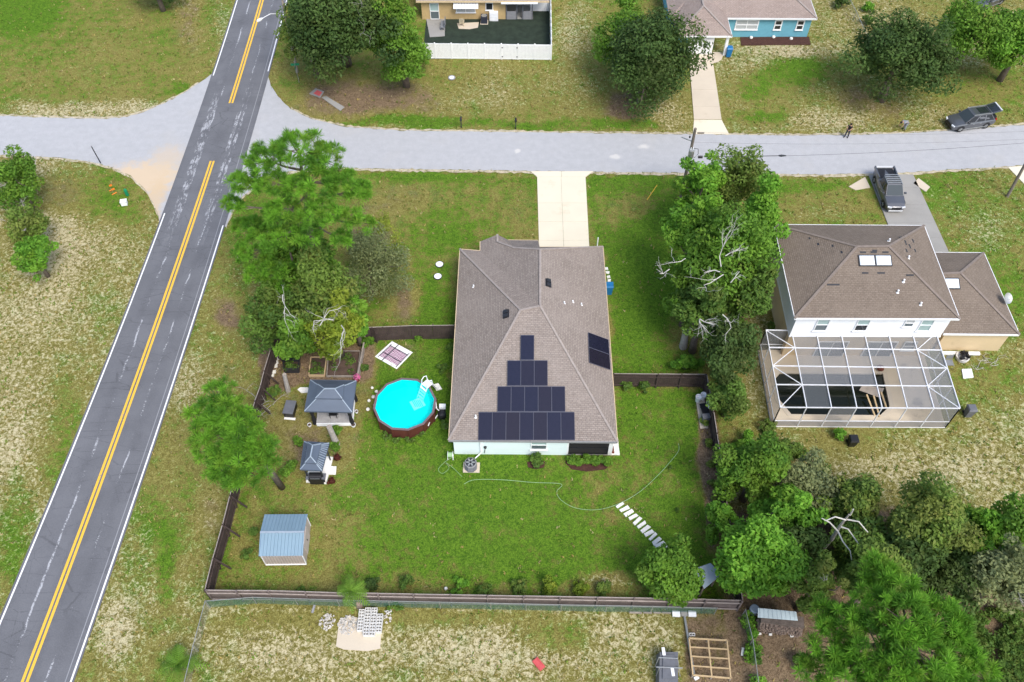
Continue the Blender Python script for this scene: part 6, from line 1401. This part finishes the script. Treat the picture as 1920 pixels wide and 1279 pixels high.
tag(MB().prism([gp(x,y) for x,y in ((1062,858),(1146,858),(1148,868),(1135,880),(1100,884),(1072,880),(1060,868))],-.05,.03).build('mulch_bed','mulch'),kind='structure'); tag(MB().prism([gp(x,y) for x,y in ((988,866),(1022,866),(1020,876),(1005,880),(990,876))],-.05,.03).build('mulch_bed','mulch'),kind='structure')
tag(MB().tube([gp(1119,470),gp(1119,470)+Vector((0,.1,1.6))],.05,8).build('vent_pipe','white_paint'),'white pipe standing beside the driveway at the house corner','pipe')
t = thing('survey_stake', 'leaning yellow stake on the lawn right of the driveway', 'stake', gp(1213,375)); MB().bar(gp(1213,375),gp(1232,347),.05).build('stake','paint_yellow',t)
# ================================================================== GARDEN
def frame_bed(label, cs, m, h, soil='garden_soil', wd=.07, legs=False, name='raised_bed'):
    w_ = [gp(*c) for c in cs]; t = thing(name, label, 'garden bed', sum(w_,Vector())/4)
    for k in range(4): MB().bar(gz(w_[k],h/2), gz(w_[(k+1)%4],h/2), wd, h).build('board',m,t)
    MB().prism(inset(w_,.06), -.05, h*.75).build('soil',soil,t)
    g2 = np.random.default_rng(int(cs[0][0])); cc = np.array([tuple(w_[0]*(1-u_)*(1-v_)+w_[1]*u_*(1-v_)+w_[2]*u_*v_+w_[3]*(1-u_)*v_) for u_, v_ in g2.uniform(.15,.85,(9,2))]); cc[:,2] = h*.85
    lv, tone = leaves(cc, np.full(9,.3), 500, .09, g2); quads_obj('seedlings', lv, tone, 'leaf_mid', t); return t
frame_bed('dark metal raised bed with pale rim in the garden', [(535,699),(561,699),(563,683),(534,683)], 'dark_metal', .6); frame_bed('second raised bed half under the leafy garden tree', [(538,680),(562,680),(563,668),(539,668)], 'dark_metal', .6)
frame_bed('pale timber bed of greens next to the gazebo roof', [(580,707),(609,707),(613,673),(584,673)], 'new_wood', .3); frame_bed('wide brown soil bed beside the timber bed', [(613,707),(670,707),(676,660),(617,660)], 'weathered_wood', .18)
gb2 = thing('garden_border', 'weathered low timber border between garden and pool', 'border', gp(676,700)); MB().bar(gp(672,714)+Vector((0,0,.3)), gp(686,640)+Vector((0,0,.3)), .12, .6).build('board','weathered_wood',gb2)
for f in (0,.33,.66,1): q0 = gp(672,714)+(gp(686,640)-gp(672,714))*f; MB().bar(q0,q0+Vector((0,0,.72)),.12).build('post','weathered_wood',gb2)
t = thing('storage_box', 'dark grey deck box on the grass left of the gazebo', 'box', gp(546,775)); c = gp(546,772); MB().box(c+Vector((0,0,.32)),(.75,1.15,.62),-.1).build('body','black_plastic',t); MB().box(c+Vector((0,0,.66)),(.82,1.22,.09),-.1).build('lid','grey_plastic',t); MB().box(c+Vector((.0,-.66,.03)),(.9,.2,.05),-.1).build('slab','stone_white',t)
o = MB().prism([gp(x,y) for x,y in ((558,731),(563,727),(578,727),(579,736),(565,737))],-.03,.06).build('stepping_stone','stone_white'); tag(o,'white flat stone left of the gazebo roof','paver')
t = thing('flower_pot', 'pink flowers at the upper right corner of the gazebo', 'flowers', gp(671,714)); MB().lathe(gp(671,714),[(.15,0),(.2,.35),(.15,.35)],10).build('pot','brown_mat',t); g2 = np.random.default_rng(3); lv, tone = leaves(np.array([tuple(gp(671,714)+Vector((0,0,.55)))]), np.array([.32]), 160, .07, g2); quads_obj('bloom', lv, tone, 'pink', t)
for i, (x, y, s) in enumerate(((700,745,.16),(692,752,.14),(706,735,.15),(698,728,.12),(690,768,.16),(703,760,.13))): tag(MB().lathe(gp(x,y),[(s*.6,-.02),(s,.05),(s*.8,.13),(s*.2,.17)],8,i).build('edging_rock','stone_white'),['upper pale','lower left','highest','smallest','lowest','right'][i]+' rock of the border between gazebo and pool','rock','rocks between gazebo and pool')
bb = thing('potting_bench', 'potting bench with white pots and black grill at the right fence corner', 'bench', gp(1315,790)); MB().prism([gp(1305,752),gp(1322,750),gp(1328,803),gp(1313,804)],-.02,.05).build('slab','concrete',bb)
for x, y in ((1308,752),(1317,748)): MB().lathe(gp(x,y)+Vector((0,0,.05)),[(.2,0),(.26,.6),(.2,.6),(.18,.45)],14).build('pot','white_paint',bb)
MB().box(gp(1319,775)+Vector((0,0,.5)),(.5,1.2,.08),.15).build('shelf','black_plastic',bb); MB().box(gp(1321,790)+Vector((0,0,.45)),(.6,.45,.7),.15).build('cabinet','grey_plastic',bb)
for sx in (-.2,.2):
    for sy in (-.5,.5): q0 = gp(1319,775)+Vector((sx,sy,0)); MB().bar(q0,gz(q0,.5),.05).build('leg','dark_metal',bb)
MB().box(gp(1325,768)+Vector((0,0,.75)),(.12,.6,.3),.15).build('panel','white_paint',bb)
for i, (x, y) in enumerate(((1258,877),(1270,957))): shrub(['upper','lower']
    [i]+' tiny weed clump on the right of the back lawn', x, y, 5, .3, 'leaf_mid', 120, .07, 'weed clumps on the lawn')
tag(MB().lathe(gp(836,1104),[(.08,-.02),(.13,.06),(.08,.14),(.02,.16)],9).build('ball','stone_white'),'small pale ball on the grass by the back fence','ball')
# ================================================================== SOUTH LOT
def block_mesh():
    mb = MB(); L_, W2, Hh = .39,.19,.19
    for y in (-W2/2+.016, W2/2-.016): mb.box((0,y,Hh/2),(L_,.032,Hh))
    for x in (-L_/2+.018,0,L_/2-.018): mb.box((x,0,Hh/2),(.034,W2-.064,Hh))
    return mb
blk0 = block_mesh().build('concrete_block','concrete_block'); used = [False]; rb2 = random.Random(4)
def put_block(loc, rz, label, grp='stacked concrete blocks'):
    o = blk0 if not used[0] else blk0.copy()
    if used[0]: col.objects.link(o)
    used[0] = True; o.location = loc; o.rotation_euler = (0,0,rz); tag(o, label, 'block', grp)
bc = gp(695,1171); tag(MB().prism([gp(x,y) for x,y in ((636,1163),(660,1156),(716,1168),(713,1216),(690,1221),(645,1218),(630,1212))],-.06,.02).build('concrete_pad','concrete'),kind='structure')
for r_ in range(9):
    for c_ in range(4):
        if (c_ == 3 and r_ in (0,1,8)) or (c_ == 0 and r_ > 6): continue
        vert = (c_ == 3); x = bc.x-.62+c_*.415+rb2.uniform(-.01,.01); y = bc.y+.92-r_*.208+rb2.uniform(-.008,.008)-(.1 if c_ == 0 else 0)
        put_block((x,y,.212), rb2.uniform(-.03,.03), ordw[c_]+' block from left in '+ordw[r_]+' row of the concrete block stack top')
        put_block((x,y,.02), rb2.uniform(-.03,.03), 'lower block under '+ordw[c_]+' of '+ordw[r_]+' row in the concrete block stack')
put_block((bc.x+1.15,bc.y+.85,.0), .5, 'single grey concrete block lying right of the stack', 'loose concrete blocks'); q0 = gp(1297,1191); put_block(tuple(q0), 0, 'single concrete block at the upper left of the timber frame', 'loose concrete blocks')
def rubble(label, x, y, r_, n, m, s, name='rubble_pile', hmax=.35):
    g2 = random.Random(int(x)); mb = MB(); c = gp(x,y)
    for k in range(n):
        a = g2.uniform(0,6.3); d_ = r_*math.sqrt(g2.random()); z = hmax*(1-d_/r_)*g2.random(); ss = s*g2.uniform(.5,1.4); mb.box(c+Vector((d_*math.cos(a),d_*math.sin(a),z)),(ss,ss*g2.uniform(.5,1),ss*g2.uniform(.4,.9)),g2.uniform(0,3),g2.uniform(-.5,.5),g2.uniform(-.5,.5))
    o = mb.build(name,m); tag(o,label,'rubble',kind='stuff')
rubble('heap of broken pale stone chips left of the block stack', 652,1172,.66,190,'rubble',.10,hmax=.2); rubble('small heap of grey rubble at the wire fence', 614,1166,.55,90,'rubble',.10,hmax=.15); rubble('scattered stone chips right of the block stack', 722,1158,.45,26,'rubble',.10,hmax=.08)
t = thing('tree_stump', 'pale reddish stump below the palm at the back fence', 'stump', gp(678,1135)); MB().tube([gp(674,1136),gp(674,1136)+Vector((.05,.0,.7)),gp(680,1131)+Vector((0,0,1.1))],[.26,.22,.2],10).build('trunk','litter_log',t); 
tag(MB().bar(gp(586,1150)+Vector((0,0,.08)),gp(588,1136)+Vector((.1,0,.15)),.14,.1).build('broken_post','mid_grey'),'broken grey post lying below the wire fence','post')
t = thing('plastic_sled', 'faded red plastic sled lying in the dry grass', 'sled', gp(1010,1246)); c = gp(1010,1246); MB().box(c+Vector((0,0,.08)),(.45,.8,.12),.7).build('tray','red_plastic',t); 
for s in (-1,1): MB().box(c+Vector((s*.18*math.cos(.7),s*.18*math.sin(.7),.17)),(.05,.8,.1),.7).build('rim','pink' if 0 else 'red_plastic',t)
t = thing('storage_chest', 'large dark grey plastic chest strapped with pale bars on the dry lot', 'chest', gp(1250,1262)); ch = [gp(1229,1290),gp(1270,1290),gp(1270,1228),gp(1231,1228)]; mb = MB(); hi_ = inset(ch,.1); i = mb.vs([gz(p,0) for p in ch]+[gz(p,.95) for p in hi_]); mb.f += [(i+4,i+5,i+6,i+7)]+[(i+k,i+(k+1)%4,i+4+(k+1)%4,i+4+k) for k in range(4)]; mb.uv += [None]*5; mb.build('body','grey_plastic',t)
MB().prism(inset(ch,.3),.95,1.03).build('lid_panel','grey_plastic',t); cc_ = sum(ch,Vector())/4
for dy, lx_ in ((.55,1.25),(-.05,1.7)): MB().bar(cc_+Vector((-lx_/2,dy,1.08)),cc_+Vector((lx_/2,dy-.06,1.08)),.06,.05).build('strap_bar','galvanised',t)
for dx, dy in ((-.25,.95),(.2,-.35)): MB().box(cc_+Vector((dx,dy,1.06)),(.2,.5,.04),.05).build('white_panel','white_paint',t)
for sx in (-1,1):
    for dy in (.55,-.05): MB().bar(cc_+Vector((sx*.6,dy,1.06)),cc_+Vector((sx*.78,dy-.35,.3)),.04).build('strap','galvanised',t)
t = thing('metal_mast', 'grey metal mast lying on the ground with white panels at its end', 'mast', gp(1295,1215)); MB().tube([gp(1283,1157)+Vector((0,0,.12)),gp(1302,1274)+Vector((0,0,.12))],.085,8).build('pipe','galvanised',t)
for x, w_ in ((1267,.52),(1297,.52)): MB().box(gp(x,1153)+Vector((0,0,.2)),(w_,.38,.14),-.05).build('panel','white_paint',t)
MB().box(gp(1282,1152.5)+Vector((0,0,.18)),(.42,.32,.16)).build('bracket','concrete_grey',t); MB().box(gp(1305,1273)+Vector((0,0,.18)),(.32,.2,.12),.5).build('end_plate','white_paint',t)
tf = thing('timber_frame', 'open rectangular frame of new timber on the bare soil', 'frame', gp(1331,1232)); fz = .45; fcs = [gp(1292,1197,fz),gp(1363,1201,fz),gp(1370,1272,fz),gp(1299,1266,fz)]
for k in range(4): MB().bar(fcs[k],fcs[(k+1)%4],.09,.12).build('beam','new_wood',tf)
m0, m1 = (fcs[0]+fcs[1])/2, (fcs[2]+fcs[3])/2; MB().bar(m0+Vector((0,0,.004)),m1+Vector((0,0,.004)),.09,.1).build('beam','new_wood',tf)
for f in (.24,.49,.75): MB().bar(fcs[0]+(fcs[3]-fcs[0])*f-Vector((0,0,.006)),fcs[1]+(fcs[2]-fcs[1])*f-Vector((0,0,.006)),.07,.1).build('joist','new_wood',tf)
for p in fcs+[m0,m1]: MB().bar(gz(p,0),gz(p,fz-.06),.09).build('leg','weathered_wood',tf)
t = thing('loose_plank', 'short pale plank right of the timber frame', 'plank', gp(1392,1222)); MB().bar(gp(1391,1230)+Vector((0,0,.05)),gp(1393,1215)+Vector((0,0,.05)),.16,.05).build('board','stone_white',t)
lg = thing('plank_row', 'row of pale boards along the foot of the wire fence', 'planks', gp(1215,1150))
for a, b in ((1180,1203),(1206,1222),(1225,1238),(1241,1258)): MB().bar(gp(a,1149)+Vector((0,0,.06)),gp(b,1150)+Vector((0,0,.06)),.1,.12).build('board','weathered_wood',lg)
fw = thing('firewood_stack', 'long stack of firewood under a pale corrugated sheet', 'firewood', gp(1458,1190)); g2 = random.Random(9); A_, Bq = gp(1420,1186), gp(1500,1196); u_ = (Bq-A_).normalized(); v_ = Vector((-u_.y,u_.x,0)); Lf = (Bq-A_).length; mb = MB()
for k in range(330):
    x = g2.uniform(0,Lf); z = g2.uniform(.05,1.0); y = g2.uniform(-.06,.1)+z*.18; r_ = g2.uniform(.035,.075); c = A_+u_*x+v_*y+Vector((0,0,z)); d_ = (v_*1.0+u_*g2.uniform(-.35,.35)+Vector((0,0,g2.uniform(-.25,.25)))).normalized(); mb.tube([c,c+d_*.5],r_,5)
o = mb.build('log','litter_log',fw); o['kind'] = 'stuff'
rsh = [gp(1421,1158,1.25),gp(1496,1164,1.25),gp(1493,1147,1.45),gp(1421,1140,1.45)]; MB().face(rsh).build('cover_sheet','tin_pale',fw)
for k in range(9):
    f = (k+.5)/9; MB().bar(rsh[0]+(rsh[1]-rsh[0])*f+Vector((0,0,.02)),rsh[3]+(rsh[2]-rsh[3])*f+Vector((0,0,.02)),.06,.03).build('rib','tin_pale',fw)
MB().prism([A_+v_*.3,Bq+v_*.3,Bq+v_*1.0,A_+v_*1.0],0,1.2).build('core','bark',fw)
for x in (1424,1444,1484): tag(MB().box(gp(x,1189+(x-1424)*.07)+Vector((0,0,.06)),(.2,.12,.12)).build('block','stone_white',fw))
tag(MB().lathe(gp(1411,1148),[(.3,0),(.32,.7),(.26,.75)],14).build('barrel','tarp'),'pale barrel at the left end of the firewood stack','barrel')
# ================================================================== EAST LOT
t = thing('fire_pit', 'black and white fire pit pile beside the garage wall', 'fire pit', gp(1803,672)); MB().lathe(gp(1803,672),[(.5,0),(.55,.3),(.45,.3),(.4,.1)],14).build('ring','concrete_block',t); g2 = random.Random(2); mb = MB()
for k in range(14): mb.box(gp(1803,672)+Vector((g2.uniform(-.3,.3),g2.uniform(-.3,.3),.3+g2.random()*.3)),(.3,.2,.2),g2.uniform(0,3),.4,.3)
mb.build('charred_pile','black_plastic',t)
t = thing('white_board', 'long white board lying along the garage wall', 'board', gp(1800,664)); MB().bar(gp(1765,663)+Vector((0,0,.08)),gp(1836,664)+Vector((0,0,.08)),.3,.14).build('plank','white_paint',t)
o = MB().prism([gp(x,y) for x,y in ((1803,693),(1821,692),(1825,708),(1806,710))],-.03,.06).build('paver_slab','white_paint'); tag(o,'white square slab on the dry grass by the enclosure','slab')
t = thing('lawn_chair', 'upturned metal chair at the right wall of the enclosure', 'chair', gp(1775,688)); c = gp(1776,686)
for s in (-1,1): MB().tube([c+Vector((s*.28,-.35,.0)),c+Vector((s*.28,-.35,.45)),c+Vector((s*.28,.3,.5)),c+Vector((s*.28,.4,.95))],.02,6).build('frame','galvanised',t)
MB().box(c+Vector((0,0,.47)),(.56,.6,.02)).build('seat','screen_old',t); MB().box(c+Vector((0,.36,.75)),(.56,.03,.45)).build('backrest','screen_old',t)
t = thing('brush_pile', 'tangle of bare twigs on the grass below the garage', 'brush', gp(1860,683)); g2 = np.random.default_rng(8); mb = MB()
for k in range(10): twigs(mb, gp(1860,683)+Vector((g2.normal()*.5,g2.normal()*.3,.1)), g2.normal(size=3)*np.array([1,.6,.3]), .9, .02, 2, g2)
mb.build('twigs','dead_wood',t)
t = thing('brush_pile', 'tangle of bare branches by the left wooden fence near the leaning pine', 'brush', gp(500,775)); mb = MB()
for k in range(12): twigs(mb, gp(498,772)+Vector((g2.normal()*.7,g2.normal()*.5,.2)), g2.normal(size=3)*np.array([1,.7,.5]), 1.2, .025, 2, g2)
mb.build('twigs','bark_pale',t)
# ================================================================== TAN HOUSE YARD
def chair(label, p, rz, m):
    t = thing('patio_chair', label, 'chair', p, rz)
    for sx in (-1,1):
        for sy in (-1,1): MB().bar((sx*.24,sy*.24,0),(sx*.22,sy*.22,.42),.05).build('leg',m,t,local=True)
        MB().box((sx*.27,0,.6),(.06,.5,.05)).build('armrest',m,t,local=True); MB().bar((sx*.27,-.22,.42),(sx*.27,-.22,.6),.05).build('arm_post',m,t,local=True)
    MB().box((0,0,.43),(.5,.5,.05)).build('seat',m,t,local=True); MB().box((0,.26,.75),(.5,.05,.65),0,-.2).build('backrest',m,t,local=True)
plain('cream_plastic',(.55,.48,.33),.5,.08)
chair('cream plastic chair on the patio of the tan house', gp(866,48), math.pi, 'cream_plastic')
t = thing('air_conditioner', 'dark square air conditioner against the tan house wall', 'air conditioner', gp(908,43)); MB().box(gp(908,42)+Vector((0,0,.45)),(.75,.75,.85)).build('casing','cloth_dark',t); MB().lathe(gp(908,42)+Vector((0,0,.88)),[(.32,0),(.32,.02)],16).build('grille','galvanised',t); MB().box(gp(908,42)+Vector((0,0,.02)),(.9,.9,.06)).build('pad','concrete',t)
t = thing('storage_cabinet', 'white slatted cabinet standing on the dark turf', 'cabinet', gp(926,38)); MB().box(gp(926,38)+Vector((0,0,.55)),(1.0,.4,1.1)).build('body','white_paint',t)
for k in range(5): MB().box(gp(926,38)+Vector((0,-.21,.15+k*.2)),(.9,.03,.13)).build('slat','white_paint',t)
tag(MB().prism([gp(x,y) for x,y in ((798,30),(834,28),(834,68),(806,70))],-.02,.03).build('patio_pad','concrete_grey'),kind='structure'); tag(MB().prism([gp(x,y) for x,y in ((857,44),(898,42),(896,52),(880,55),(860,54))],-.02,.03).build('patio_pad','concrete'),kind='structure')
t = thing('garden_swing', 'grey-green glider bench on the tan house patio', 'bench', gp(831,52)); c = gp(831,52); MB().box(c+Vector((0,0,.45)),(.5,1.4,.06)).build('seat','screen_old',t); MB().box(c+Vector((.25,0,.75)),(.06,1.4,.6)).build('backrest','screen_old',t)
for sy in (-.6,.6): MB().bar(c+Vector((-.2,sy,0)),c+Vector((-.2,sy,.45)),.05).build('leg','screen_old',t); MB().bar(c+Vector((.25,sy,0)),c+Vector((.25,sy,.45)),.05).build('leg','screen_old',t)
# ================================================================== GRASS TUFTS (uncountable)
g = np.random.default_rng(77)
def scatter(n, keep, name, m, label, hgt, wid, blades=4, seed=0):
    x = g.uniform(-64, 64, n); y = g.uniform(13, 98, n)
    ix = np.clip(np.searchsorted(gx, x), 0, NX-1); iy = np.clip(np.searchsorted(gy, y), 0, NY-1)
    gr_, sa_, li_ = green[iy, ix], sand[iy, ix], litt[iy, ix]
    ppx, ppy = proj(x, y, 0*x)
    ok = (g.random(n) < keep(gr_, sa_, li_)) & (ppx > -40) & (ppx < 1960)
    # keep clear of paving, roads, houses and pools
    xl = np.polyval(fl, y)-.35; xr = np.polyval(fr_, y)+.3; ok &= ~((x > xl) & (x < xr))
    def inside(pts, px_=ppx, py_=ppy):
        r_ = np.zeros_like(px_, bool); k = len(pts)
        for i in range(k):
            (x1, y1), (x2, y2) = pts[i], pts[(i+1) % k]
            if y1 != y2: r_ ^= ((y1 > py_) != (y2 > py_)) & (px_ < (x2-x1)*(py_-y1)/(y2-y1)+x1)
        return r_
    for poly in (st_top+[(445,140),(362,424)]+bot, [(450,137)]+top2+bot2+[(363,425)], [(990,318),(1118,318),(1100,334),(1108,480),(1005,480),(1005,334)], [(1286,96),(1362,96),(1344,130),(1372,254),(1294,254)], [(1585,324),(1750,324),(1790,480),(1690,480)],
                 [(845,480),(1140,480),(1165,856),(846,856)], [(690,700),(835,700),(835,820),(690,820)], [(1415,655),(1800,655),(1780,805),(1440,805)], [(1455,480),(1900,480),(1900,665),(1455,665)], [(786,-50),(1040,-50),(1036,112),(786,112)], [(1260,-50),(1540,-50),(1525,84),(1370,86),(1260,100)], [(625,1150),(722,1150),(720,1225),(625,1225)], [(1884,312),(1940,300),(1940,350)]):
        ok &= ~inside(poly)
    x, y = x[ok], y[ok]; k = len(x)
    if not k: return
    bx = np.repeat(x, blades)+g.normal(0, wid*.5, k*blades); by = np.repeat(y, blades)+g.normal(0, wid*.5, k*blades)
    a = g.uniform(0, 2*np.pi, k*blades); ln = g.uniform(.4, 1.1, k*blades); hh = hgt*g.uniform(.5, 1.2, k*blades)
    p0 = np.stack([bx, by, np.full_like(bx, -.06)], -1); sd_ = np.stack([-np.sin(a), np.cos(a), 0*a], -1)*wid*.33; tip = np.stack([np.cos(a)*ln*wid, np.sin(a)*ln*wid, hh+.06], -1)
    tri = np.stack([p0-sd_, p0+sd_, p0+tip+sd_*.3, p0+tip-sd_*.3], 1)
    tone = np.stack([np.repeat(g.uniform(0, 1, k), blades)*.7+g.uniform(0, .3, k*blades), np.repeat((g.random(k) < .25)*g.uniform(.3, 1, k), blades)], 1)
    class _P: pass
    root = bpy.data.objects.new('tmp', None); root.location = (0, 0, 0)
    o = quads_obj(name, tri, tone, m, root); o.parent = None; bpy.data.objects.remove(root)
    tag(o, label, 'grass', kind='stuff')
leafmat('tuft_green', (.13,.225,.03), (.24,.24,.06), .2, .9); leafmat('tuft_straw', (.30,.26,.10), (.50,.42,.22), .2, .9)
scatter(30000, lambda a, s, l: .15+.75*s*(1-l), 'weed_tufts', 'tuft_green', 'green weed tufts dotted over the dry grass', .13, .13)
scatter(34000, lambda a, s, l: .1+.55*s+.3*l, 'straw_tufts', 'tuft_straw', 'straw coloured dry grass tufts over the open ground', .10, .13)
# undergrowth of the wood floor
gu = np.random.default_rng(31)
def undergrowth(name, label, poly, n, m, hgt, seed):
    xs = [p[0] for p in poly]; ys = [p[1] for p in poly]; cc = []
    while len(cc) < n:
        x, y = gu.uniform(min(xs), max(xs)), gu.uniform(min(ys), max(ys)); ins = False
        for i in range(len(poly)):
            (x1, y1), (x2, y2) = poly[i], poly[(i+1) % len(poly)]
            if (y1 > y) != (y2 > y) and x < (x2-x1)*(y-y1)/(y2-y1)+x1: ins = not ins
        if ins and math.sin(x*.07)+math.sin(y*.09+x*.03)+gu.normal()*.6 > -.4: cc.append(tuple(gp(x, y, hgt*gu.uniform(.2, 1))))
    cc = np.array(cc); lv, tone = leaves(cc, gu.uniform(.2, .5, n), n*30, .10, gu, hue=.4); lv[..., 2] = np.maximum(lv[..., 2], .0)
    root = bpy.data.objects.new('tmp', None); o = quads_obj(name, lv, tone, m, root); o.parent = None; bpy.data.objects.remove(root); tag(o, label, 'undergrowth', kind='stuff')
undergrowth('undergrowth', 'dark leafy undergrowth in the lower right corner', [(1800,1150),(1925,1140),(1925,1290),(1860,1290)], 260, 'leaf_mid', .5, 1)
undergrowth('undergrowth', 'weedy growth along the wire fence at the wood', [(1395,1150),(1412,1150),(1430,1285),(1412,1285)], 50, 'leaf_bright', .6, 2)
undergrowth('undergrowth', 'low scrub between the enclosure and the wood', [(1372,830),(1470,815),(1580,900),(1540,940),(1400,930)], 160, 'leaf_mid', .8, 3)
undergrowth('undergrowth', 'shaded low growth under the trees of the wood', [(1430,960),(1720,960),(1900,1010),(1900,1080),(1500,1090)], 220, 'leaf_dark', .8, 4)
